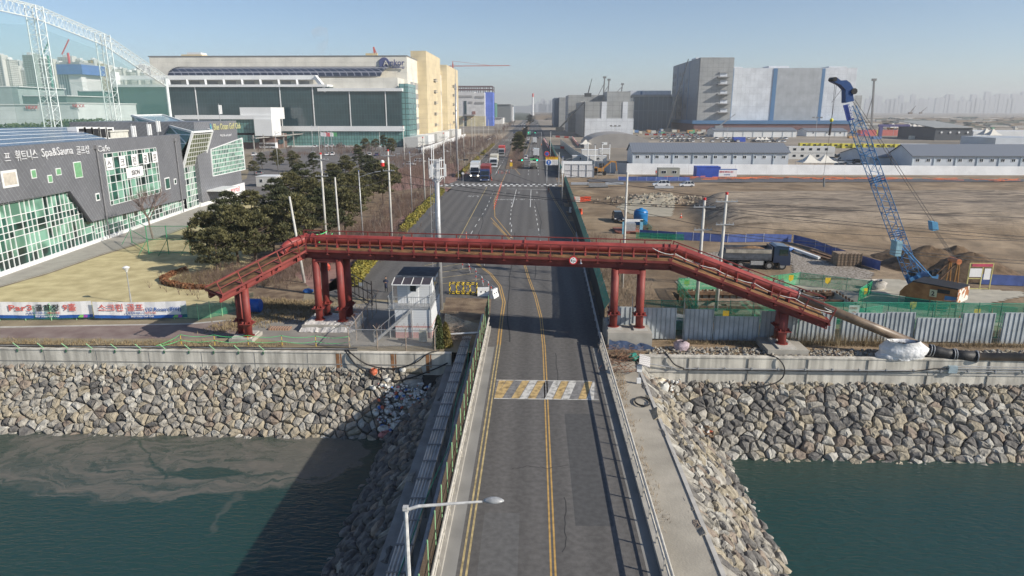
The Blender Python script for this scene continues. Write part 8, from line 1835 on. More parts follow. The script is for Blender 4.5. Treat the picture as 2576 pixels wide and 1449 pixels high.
mb=MB();[mb.tube(g_b1+V((dx,dy,0)),g_t+V((dx*.3,dy,0)),.09,6)for dx,dy in((-.2,-.7),(.25,-.7),(-.2,.7),(.25,.7))];mb.build('gantry_mast',mat('gantry_ochre',(.30,.15,.04),.6),cr)
mb=MB();[mb.tube(g_b2+V((0,dy,0)),g_t+V((0,dy,0)),.1,6)for dy in(-.6,.6)];mb.build('gantry_strut',M_rs,cr);mb=MB();mb.tube(g_t-V((0,.8,0)),g_t+V((0,.8,0)),.3,10);mb.build('gantry_sheave',mat('sheave_orange',(.6,.2,.08),.5),cr)
jb=A(2256,605,73);mb=MB()
for dy in(-.5,.5):mb.tube(jb+V((0,dy,0)),A(2350,708,73)+V((0,dy,0)),.07,6);
mb.build('backstop_tube',M_cb,cr);mb=MB();mb.box(jb.x-.25,jb.x+.35,72.4,73.6,jb.z-1.6,jb.z);mb.build('backstop_box',mat('pale_blue',(.25,.42,.5),.5),cr)
bl=A(2346,568,73);mb=MB();mb.prism([bl+V((-.35,-.4,.5)),bl+V((.25,-.4,.45)),bl+V((.5,-.4,-.4)),bl+V((-.1,-.4,-.5))],(0,.8,0));mb.build('bridle_block',mat('pale_blue2',(.10,.30,.5),.5),cr)
mb=MB()
for dy in(-.35,.35):mb.tube(A(2146,250,73)+V((0,dy,0)),bl+V((0,dy,.4)),.025,4);
for dy in(-.4,-.15,.15,.4):mb.tube(bl+V((.2,dy,-.3)),g_t+V((0,dy,.1)),.02,4)
mb.build('pendant_rope',mat('wire_rope',(.06,.05,.05),.6),cr)
hk=A(2091,310,72.6);mb=MB();mb.tube(A(2100,212,73),hk,.02,4);mb.tube(A(2104,214,73),hk,.02,4);mb.tube(A(2118,224,73),A(2092,258,73),.02,4);e_=A(2072,440,72.4);mb.tube(hk,(hk.x-.05,72.6,hk.z-1.2),.12,6);mb.tube(hk,e_,.018,4);mb.build('hoist_rope',mat('wire_rope',(.06,.05,.05),.6),cr)
mb=MB();blobm(mb,hk+V((0,0,.3)),.2,(1,1,1),0,8,0);mb.build('hook_ball',mat('hook_yellow',(.7,.65,.08),.5),cr)
mb=MB();mb.tube(A(2073,447,72.4),A(2073,470,72.4),.1,6);mb.build('hook',M_brk,cr)
def rectY(px0,py0,px1,py1,Y):
 a=A(px0,py0,Y);b=A(px1,py1,Y);ym=(py0+py1)/2;return A(px0,ym,Y).x,A(px1,ym,Y).x,max(a.z,b.z),min(a.z,b.z)
def windows(par,xs,z0,z1,y,w_,m=M_win,name='window'):
 for x in xs:mb=MB();mb.box(x-w_/2,x+w_/2,y-.08,y,z0,z1);mb.build(name,m,par)
def fbox(par,name,px0,py0,px1,py1,Y,dep,m,z0=0,out=0):
 x0,x1,zt_,zb=rectY(px0,py0,px1,py1,Y);mb=MB();mb.box(x0,x1,Y-out,Y+dep,z0 if z0 is not None else zb,zt_);return mb.build(name,m,par)
M_am=grid('factory_panels',(.70,.67,.59),(.72,.69,.61),(.58,.55,.49),6,3,.08,rough=.6);M_amy=grid('factory_yellow',(.62,.52,.33),(.64,.54,.35),(.52,.43,.28),8,3,.1,rough=.6)
M_amg=grid('factory_dark_glass',(.022,.05,.062),(.028,.058,.07),(.05,.09,.10),1.6,3,.07,rough=.12,spec=.9);M_teal=grid('factory_teal_glass',(.10,.22,.21),(.14,.28,.26),(.04,.07,.07),1.6,2.1,.11,rough=.15,spec=.9)
M_trim=mat('trim_white',(.70,.71,.71),.5,var=.05,s=.1)
fa=thing('chip_factory','huge cream factory with dark glass front, curved solar roof and yellow stair towers','factory building',(-180,660,0))
K=.665;kz=lambda z:20+(z-20)*K;YF=640*K;x0,x1,zt_,_=rectY(375,143,1023,144,YF);XC=x1
mb=MB();mb.box(x0,x1,YF,YF+160,0,zt_);mb.build('wall',M_am,fa)
mb=MB();mb.box(x0-.5,x1+.3,YF-.3,YF+160,zt_,zt_+.5);mb.build('roof_edge',mat('edge_dark',(.2,.2,.2),.6),fa)
def Yof(px_):return AX(px_,300,XC).y
sA=Yof(1058);sB=Yof(1094);sC=Yof(1111);sD=Yof(1140)
for a,b,l in((sA,sB,'near'),(sC,sD,'far')):
 zt2_=AX((1058 if l=='near' else 1111),(138 if l=='near' else 172),XC+4).z;xo=XC+6
 y0_=A(1048.6,138,0.001).y if False else None
 mb=MB();mb.box(XC-4,xo,a-7,b-7,0,zt_+(6 if l=='near' else 4));mb.build('stair_tower',M_amy,fa)
 for k in range(5):z=10+k*7.5;mb=MB();mb.box(xo,xo+1.5,a+(b-a)*.45-7,a+(b-a)*.45+4,z,z+.4);mb.box(xo,xo+1.4,a+(b-a)*.45-7,a+(b-a)*.45+4,z+1.2,z+1.35);mb.build('balcony',M_steel,fa)
M_gband=mat('louvre_grey',(.30,.30,.30),.6,var=.1,s=.1)
for(y0_,y1_,z0_,z1_)in((655,670,40,46),(676,688,40,46),(692,702,40,46),(654,684,23,26.5),(690,702,23,26.5),(655,702,2,8),(655,702,12,14),(655,702,31,36)):
 mb=MB();mb.box(XC+.0,XC+.2,y0_*K,y1_*K,max(.5,kz(z0_)),max(3,kz(z1_)));mb.build('louvre_band',M_gband,fa)
mb=MB();mb.box(XC-10,XC+1.5,YF+47,YF+240,0,zt_-4);mb.build('rear_hall',grid('factory_cream',(.66,.64,.58),(.68,.66,.6),(.55,.53,.48),8,4.5,.1),fa)
for k in range(6):mb=MB();mb.box(XC+1.5,XC+1.7,(840+k*22)*K,(852+k*22)*K,12 if k%2 else 32,14.5 if k%2 else 35);mb.build('louvre_band',M_gband,fa)
YP=598*K
def pod(px0,py0,px1,py1,m,name,Y=598,dep=42,zb=None,out=0):
 Y*=K;dep*=K;out*=K;x0,x1,zt__,zb_=rectY(px0,py0,px1,py1,Y);mb=MB();mb.box(x0,x1,Y-out,Y+dep,zb_ if zb is None else zb,zt__);return mb.build(name,m,fa)
pod(288,218,830,318,M_amg,'dark_glass_wall');pod(830,229,1010,318,M_amg,'dark_glass_wall')
pod(288,213,825,218.5,M_trim,'white_cornice',dep=44,out=2);pod(800,222,1012,229.5,M_trim,'white_cornice',dep=44,out=2)
pod(440,317,1015,330,M_trim,'white_band',dep=44,out=2);pod(440,330,1012,362,M_teal,'lower_glass_wall',dep=40,zb=0);pod(608,366,1000,370,M_trim,'white_canopy',out=8,dep=10)
for x in(495,706,788,880,970):pod(x,230 if x>830 else 219,x+2,317,M_trim,'glass_fin',out=.5,dep=.4)
x0,x1,zA,zB=rectY(1003,210,1026,350,YP);mb=MB();mb.box(x0,x1,YP+3,YP+29,0,zA);mb.build('corner_stair_glass',grid('corner_glass',(.13,.27,.27),(.17,.33,.32),(.05,.09,.09),3,3,.2,rough=.15,spec=.9),fa)
pod(418,196,1000,214,grid('terrace_wall',(.60,.58,.52),(.62,.60,.54),(.5,.48,.43),8,4,.1),'terrace_wall',Y=612,dep=28,zb=kz(38))
for k in range(8):pod(432+k*46,204,456+k*46,214,M_gband,'terrace_window',Y=612,dep=1,out=.3)
for k in range(8):mb=MB();q=A(424+k*46,198,606*K);q2=A(427+k*46,216,598*K);mb.beam(q,q2,1.1,.8);mb.build('white_brace',M_trim,fa)
pod(280,190,795,200,M_trim,'white_fascia',Y=604,dep=6);q=A(793,193,603*K);q2=A(822,229,598*K);mb=MB();mb.beam(q,q2,2,2);mb.build('white_brace',M_trim,fa)
q=A(285,190,600*K);mb=MB();mb.box(q.x-1.3,q.x+2,598*K,604*K,0,q.z+2);mb.build('white_frame_leg',M_trim,fa)
mb=MB();xa,xb=A(440,190,625*K).x,A(964,190,625*K).x;zb=A(600,191,612*K).z;ztp=A(600,168,640*K).z;n=10;
prof=[(K*(612+28*(1-math.cos(i/n*PI/2))),zb+(ztp-zb)*math.sin(i/n*PI/2))for i in range(n+1)]
for i in range(n):mb.prism([(xa,prof[i][0],prof[i][1]),(xb-(0 if i<1 else 0),prof[i][0],prof[i][1]),(xb+5*(i+1)/n,prof[i+1][0],prof[i+1][1]),(xa+9*((i+1)/n),prof[i+1][0],prof[i+1][1])],(0,.3,-.5))
mb.build('curved_solar_roof',grid('pv_curve',(.03,.04,.065),(.04,.05,.08),(.26,.27,.31),4.2,2.6,.28,rough=.3,spec=.8),fa)
for x0_,y0_,x1_,y1_ in((456,137,508,143),(470,132,505,137)):fbox(fa,'roof_plant',x0_,y0_,x1_,y1_,YF+13,8,M_amy if y0_>134 else M_trim,z0=None)
pod(604,270,682,300,M_trim,'entrance_block',Y=560,dep=30);pod(440,290,682,300,M_trim,'entrance_roof',Y=558,dep=30);pod(560,300,640,335,M_teal,'entrance_glass',Y=560,dep=28);pod(640,300,684,342,M_trim,'entrance_pylon',Y=556,dep=20);pod(560,338,690,374,grid('brown_brick',(.17,.11,.09),(.19,.12,.10),(.12,.08,.07),2,.8,.06),'brick_base',Y=562,dep=30,zb=0);pod(520,340,650,358,M_teal,'entrance_glass',Y=559,dep=2)
pod(680,352,702,362,M_amg,'entrance_glass',Y=570,dep=10)
ys=YF-.8;M_logo=mat('logo_slate',(.085,.10,.22),.5)
c=A(966,158,ys);e=A(1017,160,ys)
mb=MB();mb.pipe([(c.x,ys+1,c.z),(c.x,ys,c.z)],3.1,26);mb.build('logo_disc',M_logo,fa)
text('A',4.3,M_am,fa,(c.x-.4,ys-.3,c.z-1.6),(1,0,0),depth=.1,width=3.1);a=A(977,164.5,ys);e_=A(1018,164,ys);text('mkor',4.8,M_logo,fa,(a.x,ys-.2,a.z),(1,0,0),depth=.15,bold=.08,width=e_.x-a.x);a=A(981,171.5,ys);text('Technology',2.1,M_logo,fa,(a.x,ys-.2,a.z),(1,0,0),depth=.15,bold=.03,width=e_.x-a.x)
a=V((XC+1.8,812*K,kz(52)));text('공장',6,M_logo,fa,tuple(a),(0,1,0),depth=.15,bold=.05)
t=thing('boundary_wall','long pale boundary wall between factory and road','wall',(-45,500,0));mb=MB();mb.prism([(-66,330,0),(-47,330,0),(-47,330.3,0),(-66,330.3,0)],(0,0,.1));a,b=G(1060,386),G(1170,345);mb.prism([(a.x,a.y,0),(b.x,b.y,0),(b.x+.4,b.y,0),(a.x+.4,a.y,0)],(0,0,2.6));mb.build('wall',M_trim,t)
t=thing('service_sheds','row of low pale service sheds at the foot of the factory towers','shed',(XC+16,412,0));
for k in range(6):mb=MB();mb.box(XC+3+k*1,XC+11+k*1,390+k*32,416+k*32,0,5.5);mb.build('shed_block',M_trim if k%2 else mat('shed_grey',(.5,.5,.48),.6),t)
t=thing('pergola','long curved steel pergola on slanted posts before the factory','pergola',(-90,300,0));pp_=[G(x,y)for x,y in((640,377),(690,374),(740,370),(790,366),(822,364))];mb=MB()
for i in range(4):mb.beam(pp_[i]+V((0,0,6+i*.5)),pp_[i+1]+V((0,0,6.5+i*.5)),3.5,.35)
mb.build('pergola_roof',mat('pergola_grey',(.33,.32,.30),.6),t)
for i in range(4):
 for f in(0,.5):p=pp_[i].lerp(pp_[i+1],f);mb=MB();mb.beam(p,p+V((0,0,7.6+i*.5)),.5,.5);mb.build('post',mat('pergola_grey',(.33,.32,.30),.6),t)
for i,(x,c_)in enumerate(((809,(.7,.7,.72)),(818,(.6,.1,.12)),(827,(.75,.75,.75)),(836,(.1,.35,.15)))):
 q=G(x,378);t=thing('flagpole',['leftmost flagpole flying a white flag','second flagpole flying a red flag','third flagpole flying a white flag','rightmost flagpole flying a green flag'][i]+' before the factory','flagpole',tuple(q),'flagpoles before the factory');zz=A(x,330,q.y).z;mb=MB();mb.tube(q,q+V((0,0,zz)),.12,6);mb.build('pole',M_steel,t);mb=MB();mb.prism([(q.x,q.y,zz-.5),(q.x+3,q.y,zz-.8),(q.x+3,q.y,zz-2.8),(q.x,q.y,zz-2.5)],(0,.05,0));mb.build('flag',mat('flag_'+str(i),c_,.7),t)
t=thing('car_park_fence','white fence behind the parked cars of the factory car park','fence',(-80,330,0));mb=MB();a,b=G(790,362),G(880,361);mb.prism([a,b,b+V((0,0,1.6)),a+V((0,0,1.6))],(0,.2,0));mb.build('fence_panel',M_trim,t)
wb=thing('white_block','white factory block with tall dark window strip and steel frame on its roof','building',(-130,950,0));M_wb=grid('white_block_panels',(.58,.58,.58),(.60,.60,.60),(.48,.48,.48),8,4,.12);YW=930
fbox(wb,'wall',1146,231,1194,320,YW,40,M_wb);fbox(wb,'yellow_base',1146,292,1220,320,YW,36,grid('ybase',(.55,.5,.33),(.57,.52,.35),(.45,.4,.28),6,3,.12),out=.4)
x0,x1,zt_,zb=rectY(1194,233,1219,320,YW);mb=MB();mb.box(x0-2,x1,YW+.2,YW+90,0,zt_);mb.build('wall',M_wb,wb)
for r in((1150,240,1188,245,M_gband),(1196,241,1218,246,M_gband),(1168,254,1174,318,M_amg),(1196,256,1218,261,M_gband),(1179,255,1189,260,M_gband)):fbox(wb,'window_strip',*r[:4],YW,1,r[4],z0=None,out=.6)
fbox(wb,'loading_canopy',1170,288,1195,291,YW,2,M_gband,z0=None,out=12);fbox(wb,'loading_door',1188,280,1196,288,YW,1,mat('door_brown',(.25,.12,.10),.6),z0=None,out=.5)
bf=thing('steel_frame_block','unfinished dark steel frame with bright blue netting beside the white block','building frame',(-100,990,0));mb=MB();x0,x1,zt_,zb=rectY(1146,217,1239,231,YW+25)
for k in range(9):x=x0+(x1-x0)*k/8;[mb.beam((x,y,0),(x,y,zt_),1.1,1.1)for y in(YW+25,YW+60)]
for z in(zt_,zt_-4):[mb.beam((x0,y,z),(x1,y,z),1,1)for y in(YW+25,YW+60)]
mb.build('steel_frame',mat('frame_maroon',(.10,.05,.05),.7),bf);fbox(bf,'blue_netting',1219,232,1240,290,YW+20,34,grid('blue_netting',(.07,.14,.50),(.09,.16,.55),(.14,.2,.6),4,6,.2,rough=.8))
for i,(x0_,y0_,x1_,Y,m_,l)in enumerate(((1240,262,1285,1250,(.16,.17,.18),'dark grey hall beyond the blue netting'),(1262,265,1292,1400,(.2,.25,.3),'bluish hall farther beyond the blue netting'),(1239,258,1246,1180,(.07,.2,.15),'narrow green block beside the blue netting'),(1283,268,1290,1350,(.6,.6,.6),'small white block at the end of the far halls'),(1222,296,1265,1100,(.6,.6,.58),'low white wall under the blue netting'))):
 t=thing('distant_hall',l,'building',(A(x0_,y0_,Y).x,Y,0));fbox(t,'wall',x0_,y0_,x1_,300,Y,60,mat('hall_%d'%i,m_,.7));fbox(t,'roof',x0_,y0_,x1_,y0_+1,Y-2,64,M_gband,z0=None)
APM={}
def aptm(c,kx=4.2,kz=3.0,dk=.30):
 k=(tuple(c),kx,dk)
 if k not in APM:
  m=grid('apartment_%d'%len(APM),tuple(x*dk for x in c),tuple(x*(dk+.1)for x in c),c,kx,kz,.42*kz/3,rough=.7);APM[k]=m
 return APM[k]
cw=(.60,.60,.57)
apts=[(-8,134,20,1150,cw,'tall pale apartment slab at the very left edge'),(20,162,60,1250,(.55,.55,.52),'pale stepped apartment block second from the left edge'),(38,150,62,1600,(.5,.52,.52),'distant grey apartment behind the stepped block'),(62,131,108,1050,(.30,.36,.34),'dark green-grey apartment tower behind the first lattice mast'),(108,145,150,1300,(.58,.58,.54),'cream apartment just right of the first lattice mast'),(150,138,205,1400,(.62,.62,.6),'white apartment behind the tower under construction'),(200,150,226,1350,(.55,.56,.54),'pale apartment rising right of the blue net tower'),(226,145,250,1250,(.5,.45,.33),'apartment with a yellow ochre stripe'),(252,160,288,1300,(.60,.60,.57),'white apartment just behind the second lattice mast'),(288,168,325,1350,(.52,.53,.5),'grey-green apartment right of the second mast'),(325,172,360,1450,(.6,.6,.57),'pale low apartment before the factory'),(345,160,378,1900,(.5,.51,.52),'hazy apartment peeping over the factory roof corner'),(300,180,350,1500,(.58,.57,.53),'long pale apartment slab between mast and factory')]
for x0_,y0_,x1_,Y,c_,l in apts:
 q=A(x0_,y0_,Y);t=thing('apartment_tower',l,'apartment',(q.x,Y,0),'apartment towers behind the golf net');x0,x1,zt_,_=rectY(x0_,y0_,x1_,230,Y);w_=x1-x0
 mb=MB();mb.box(x0,x0+w_*.62,Y,Y+16,0,zt_-4);mb.box(x0+w_*.66,x1,Y+7,Y+26,0,zt_-9);mb.build('wall',aptm(c_),t)
 mb=MB();mb.box(x0+w_*.6,x0+w_*.68,Y-1,Y+14,0,zt_-2);mb.build('stair_core',mat('core_%d'%int(c_[0]*100),tuple(x*.9 for x in c_),.7),t);mb=MB();mb.box(x0+w_*.2,x0+w_*.42,Y+3,Y+12,zt_-4,zt_);mb.box(x0+w_*.75,x0+w_*.9,Y+9,Y+18,zt_-9,zt_-5);mb.build('roof_house',M_trim,t)
 if 'stripe' in l:mb=MB();mb.box(x0+w_*.3,x0+w_*.55,Y-.4,Y,0,zt_-5);mb.build('ochre_stripe',mat('ochre',(.55,.36,.15),.7),t)
t=thing('tower_under_construction','white ribbed tower under construction wrapped in blue net at its top','building',(-700,1000,0));fbox(t,'wall',148,185,207,240,900,40,stripes('tower_ribs',(.62,.62,.62),(.22,.25,.28),3.2,0,.55));fbox(t,'wall',176,187,207,240,896,10,M_trim);fbox(t,'blue_netting',142,162,206,187,892,50,grid('tower_blue',(.06,.14,.40),(.07,.16,.44),(.05,.1,.3),5,5,.2,rough=.8),z0=None);fbox(t,'roof_deck',150,156,200,163,900,30,M_gband,z0=None)
for px_,y0_,y1_,Y,l,c_ in((117,122,215,880,'green tower crane beside the tower under construction',(.05,.25,.2)),(168,116,160,900,'red crane mast on top of the tower under construction',(.6,.06,.08))):
 a=A(px_,y0_,Y);b=A(px_,y1_,Y);t=thing('tower_crane',l,'crane',(a.x,Y,0));mb=MB();mb.beam((a.x,Y,0 if y1_>200 else b.z),(a.x,Y,a.z-8),2,2);mb.build('mast',mat('cr_%d'%px_,c_,.6),t);mb=MB();mb.beam((a.x-8,Y,a.z-10),(a.x+4,Y,a.z+8),1.2,1.2);mb.build('jib',mat('cr_%d'%px_,c_,.6),t)
lows=[(-5,217,50,500,(.30,.36,.36),'long low grey-teal hall behind the solar roof',14),(-5,262,98,330,(.56,.60,.60),'white hall with red lettering seen through the net, left half',0),(98,258,195,330,(.62,.63,.61),'white hall with red lettering seen through the net, right half',0),(198,262,268,380,(.55,.58,.57),'smaller white hall with slit windows beside the second mast',0),(60,240,170,420,(.10,.14,.14),'dark roofed low hall behind the white halls',0),(150,246,262,470,(.13,.11,.11),'dark flat building below the apartments',0),(200,228,262,560,(.07,.16,.15),'dark teal low building right of the tower site',0)]
for x0_,y0_,x1_,Y,c_,l,_ in lows:
 q=A(x0_,y0_,Y);t=thing('low_hall',l,'hall',(q.x,Y,0));fbox(t,'wall',x0_,y0_,x1_,300,Y,50,grid('hall_%s'%l[:14],c_,tuple(x*1.04 for x in c_),tuple(x*.85 for x in c_),8,4,.1));fbox(t,'roof_edge',x0_,y0_,x1_,y0_+2,Y,50,M_trim,z0=None,out=.5)
 if 'lettering' in l:p=A(62 if 'left' in l else 180,y0_+4,Y-1);text('NEXX',2.2,mat('letter_red',(.6,.05,.08),.6),t,(p.x,Y-.6,p.z-1.5),(1,0,0),depth=.1)
for k,(x,y)in enumerate(((20,313),(60,316),(100,314),(200,300),(225,305),(250,306))):q=AX(x,y,-128);mb=MB();[leaf(mb,q.x+rnd.gauss(0,2.2),q.y+rnd.gauss(0,7),q.z-2.2+U(0,2.2),.55)for _ in range(500)];tag(mb.build('roof_shrub',M_hgrn,loc=(q.x,q.y,0)),f'{on(k)} clump of dark shrubs from the left behind the solar roof','shrub','shrubs behind the solar roof')
M_gA=grid('grey_cladding',(.31,.32,.32),(.33,.34,.34),(.21,.22,.225),5,4,.15,rough=.55);M_gB=grid('pale_cladding',(.60,.63,.67),(.62,.65,.69),(.46,.49,.53),4,6,.12,rough=.55);M_gD=grid('side_cladding',(.20,.22,.25),(.21,.23,.26),(.15,.17,.19),5,4,.15,rough=.55)
M_bl=mat('stripe_blue',(.07,.17,.32),.5,var=.08,s=.05);M_mar=mat('base_maroon',(.16,.08,.08),.7,var=.1,s=.1)
bt=thing('biotech_block','tall grey and pale panelled factory with blue stripes, right of the road','factory building',(200,720,0));YB=690
x0,x1,zt_,_=rectY(1758,144.5,1842,300,YB);XL=x0;mb=MB();mb.box(x0,x1,YB,YB+130,8,zt_);mb.build('tower_wall',M_gA,bt)
mb=MB();mb.box(x0-.6,x0,YB+1,YB+130,8,zt_-.4);mb.build('side_wall',M_gD,bt)
for f in(.33,.52,.78):mb=MB();mb.box(x0-.9,x0-.6,YB+130*f-.5,YB+130*f+.5,8,zt_-2);mb.build('side_stripe',M_bl,bt)
for r in range(7):
 for c_ in(.42,.60,.68,.88,.96):
  if c_<.5 and r not in(1,2,4):continue
  y=YB+130*c_;z=zt_-14-r*8.2;mb=MB();mb.box(x0-.85,x0-.6,y-3,y+3,z,z+4.5);mb.build('side_window',mat('window_dark',(.05,.06,.075),.4),bt)
for i,y_ in enumerate((183,201,226,250,272)):
 a=A(1812,y_,YB-.2);b=A(1829,y_+10,YB-.2);mb=MB();mb.box(a.x,b.x,YB-.25,YB,b.z,a.z);w_=mb.build('balcony_opening',M_gB,bt);mb=MB();mb.box(a.x-3,b.x+2,YB-5,YB,b.z-.8,b.z);mb.build('balcony',M_gband,bt);mb=MB();mb.box(a.x-1,b.x+1,YB-1.6,YB,a.z,a.z+.7);mb.build('lintel',M_gband,bt)
fbox(bt,'wide_hall',1842,171,2150,300,YB+12,150,M_gB,z0=8)
for x0_,x1_ in((1835,1842),(1941,1951),(2062,2070)):fbox(bt,'blue_stripe',x0_,172,x1_,300,YB+12,1,M_bl,z0=8,out=.5)
fbox(bt,'grey_field',1951,171.5,2062,300,YB+12,1,grid('grey_field',(.36,.38,.40),(.375,.395,.415),(.3,.32,.34),4,6,.12),z0=9,out=.4)
fbox(bt,'blue_base_band',1742,303,2140,312,YB-2,140,M_bl,z0=None);fbox(bt,'maroon_base',1745,311,2140,330,YB-1,140,M_mar)
for x0_,y0_,x1_ in((1934,166,1985),(2085,167,2130),(1842,168,1868),(1750,147,1758)):fbox(bt,'roof_house',x0_,y0_-(2 if x0_<1760 else 0),x1_,173,YB+50,20,M_gB,z0=None)
fbox(bt,'end_block',2120,240,2165,312,YB+60,60,M_gA)
mg=thing('grey_process_block','wide grey process building with pale vertical bands beside the road','factory building',(80,560,0));YM=545
fbox(mg,'wall',1471,255.5,1593,335,YM,110,M_gA);
for x0_,x1_ in((1513,1526),(1566,1579)):fbox(mg,'pale_band',x0_,256,x1_,300,YM,1,M_gB,z0=None,out=.4)
fbox(mg,'pale_base',1471,298,1593,335,YM,1,M_gB,out=.5)
xa=A(1471,255,YM).x;mb=MB();mb.box(xa-.5,xa,YM+.5,YM+110,0,A(1471,256,YM).z-.3);mb.build('side_wall',M_gD,mg)
fbox(mg,'upper_block',1430,239,1542,256,YM+125,60,M_gA);fbox(mg,'upper_block',1527,230,1586,256,YM+95,40,M_gA);fbox(mg,'roof_window',1461,256,1490,263,YM+124,1,M_trim,z0=None,out=0)
fbox(mg,'rear_block',1394,246,1432,330,YM+330,100,mat('rear_navy',(.10,.14,.20),.6));fbox(mg,'rear_block',1406,245,1433,330,YM+320,90,M_gA)
gh_=thing('glass_hall','dark blue glass hall between the two grey factories','factory building',(140,720,0));fbox(gh_,'glass_wall',1592,242,1690,330,YB+60,60,grid('hall_glass',(.045,.075,.11),(.055,.09,.13),(.11,.16,.21),5,20,.35,rough=.25,spec=.8));fbox(gh_,'roof_block',1586,228,1688,243,YB+75,50,M_gB,z0=None);fbox(gh_,'blue_stripe',1611,230,1616,243,YB+74,1,M_bl,z0=None);fbox(gh_,'roof_fascia',1584,238,1690,243,YB+58,60,M_gA,z0=None)
def boom(px0,py0,px1,py1,Y,l,c_=(.05,.055,.06),w_=.8,name='crane_boom',cat='crane'):
 a=A(px0,py0,Y);b=A(px1,py1,Y);t=thing(name,l,cat,(a.x,Y,0));mb=MB();mb.beam(a,a.lerp(b,.55),w_,w_);mb.beam(a.lerp(b,.5),b,w_*.6,w_*.6);mb.build('boom',mat('boom_%02d'%int(c_[0]*100),c_,.6),t);mb=MB();mb.box(a.x-3,a.x+3,Y-1.4,Y+1.4,max(0,a.z-2.5),a.z+.6);mb.build('chassis',mat('boom_%02d'%int(c_[0]*100),c_,.6),t)
boom(1408,322,1470,257,520,'long dark telescopic boom leaning to the grey process building',w_=1.2);boom(1479,236,1489,198,620,'dark crane jib rising behind the grey process building')
boom(1678,325,1732,148,660,'very long dark boom leaning against the tall grey tower',w_=1.1);boom(1808,318,1850,287,560,'grey boom lift reaching a balcony of the tall tower',(.25,.26,.27),.8)
boom(2290,283,2304,266,1200,'small distant crane jib in the reclaimed land, left one',(.2,.16,.14),1);boom(2316,283,2332,270,1500,'small distant crane jib beside the first',(.2,.16,.14),1)
for i,(x,y0_,y1_,Y,l)in enumerate(((1521,194,240,800,'left black drilling mast behind the glass hall'),(1532,200,240,850,'right black drilling mast behind the glass hall'),(2199,200,300,640,'tall dark piling rig right of the pale factory'),(1566,211,232,900,'grey lattice jib tip above the glass hall'))):
 a=A(x,y0_,Y);b=A(x-3,y1_,Y);t=thing('piling_rig',l,'piling rig',(a.x,Y,0));mb=MB();mb.beam((b.x,Y,0 if i==2 else b.z),a,1.3,1.3);mb.box(a.x-1.8,a.x+1.8,Y-1,Y+1,a.z-1.2,a.z+.8);mb.beam((b.x-6,Y,b.z),a.lerp(b,.35),.6,.6);mb.build('mast',M_brk,t)
fl_=[(1478,425,1480,354,'floodlight'),(1496,418,1494,363,'b'),(1514,410,1510,360,'c'),(1533,400,1530,360,'d'),(1546,362,1541,318,'e'),(1828,350,1832,322,'f'),(2050,355,2058,297,'g'),(2246,345,2250,300,'h')]
for i,(xb_,yb_,xt_,yt_,_)in enumerate(fl_):
 q=G(xb_,yb_);a=A(xt_,yt_,q.y);t=thing('floodlight_mast',['first','second','third','fourth','fifth','sixth','seventh','eighth'][i]+' floodlight pole from the left on the right-hand site','floodlight',tuple(q),'floodlight poles of the site');mb=MB();mb.tube(q,(q.x,q.y,a.z),.16,6);mb.build('pole',M_wht if i<4 else M_steel,t)
 if i>3:mb=MB();mb.box(q.x-3.2,q.x+3.2,q.y-.2,q.y+.2,a.z-.1,a.z+.1);[mb.box(q.x+d-.7,q.x+d+.7,q.y-.4,q.y+.3,a.z,a.z+.8)for d in(-2.6,0,2.6)];mb.build('lamp_bar',M_brk,t)
 else:mb=MB();mb.box(q.x-.4,q.x+.4,q.y-.3,q.y+.2,a.z-.3,a.z+.1);mb.build('lamp',M_brk,t)
M_or=stripes('office_roof',(.17,.19,.225),(.14,.155,.185),1.0,0,.8);M_ow=grid('office_wall',(.52,.56,.61),(.54,.58,.63),(.42,.46,.5),20,.35,.03,rough=.6)
def office(name,px0,px1,pye,pyb,dep,hr,label,win,m=None,end='hip',dw=True,name2='site_office'):
 a=G(px0,pyb);b=G(px1,pyb);Y=a.y;ze=A(px0,pye,Y).z;x0,x1=a.x,A(px1,pyb,Y).x;t=thing(name2,label,'office',((x0+x1)/2,Y,0))
 mb=MB();mb.box(x0,x1,Y,Y+dep,0,ze);
 mb.add([(x0,Y,ze),(x0,Y+dep,ze),(x0,Y+dep/2,ze+hr)],[(0,1,2)]);mb.add([(x1,Y,ze),(x1,Y+dep,ze),(x1,Y+dep/2,ze+hr)],[(0,1,2)]);mb.build('wall',m or M_ow,t)
 mb=MB();mb.prism([(x0-.5,Y-.6,ze-.1),(x0-.5,Y+dep/2,ze+hr),(x0-.5,Y+dep+.6,ze-.1),(x0-.5,Y+dep/2,ze+hr+.25)],(x1-x0+1,0,0));mb.prism([(x0-.5,Y-.6,ze+.0),(x0-.5,Y+dep/2,ze+hr+.1),(x0-.5,Y+dep/2,ze+hr+.3),(x0-.5,Y-.6,ze+.2)],(x1-x0+1,0,0));mb.build('roof',M_or,t)
 n=win;L=x1-x0
 for k in range(n):
  x=x0+L*(k+.5)/n;z=ze*.52;mb=MB();mb.box(x-.75,x+.75,Y-.08,Y,z,z+1.25);f=mb.build('window',M_wf,t);mb=MB();mb.box(x-.6,x-.06,Y-.1,Y-.08,z+.15,z+1.1);mb.box(x+.06,x+.6,Y-.1,Y-.08,z+.15,z+1.1);mb.build('window_pane',M_win,t)
 k=0
 while dw and x0+k*7.6<x1:mb=MB();mb.box(x0+k*7.6-.12,x0+k*7.6+.12,Y-.25,Y,0,ze);mb.build('drain_pipe',mat('pipe_pale_blue',(.42,.50,.56),.5),t);k+=1
 return t,x0,x1,Y,ze
office('',1591,1982,384,414,16,3.1,'long grey site office with white windows behind the hoarding, left one',16)
o2,ox0,ox1,oY,oze=office('',2292,2640,393,423,17,3.6,'long grey site office at the right edge, one gable in shade',13)
office('',2186,2294,395,415,26,2.6,'shorter grey site office left of the right-hand one',3)
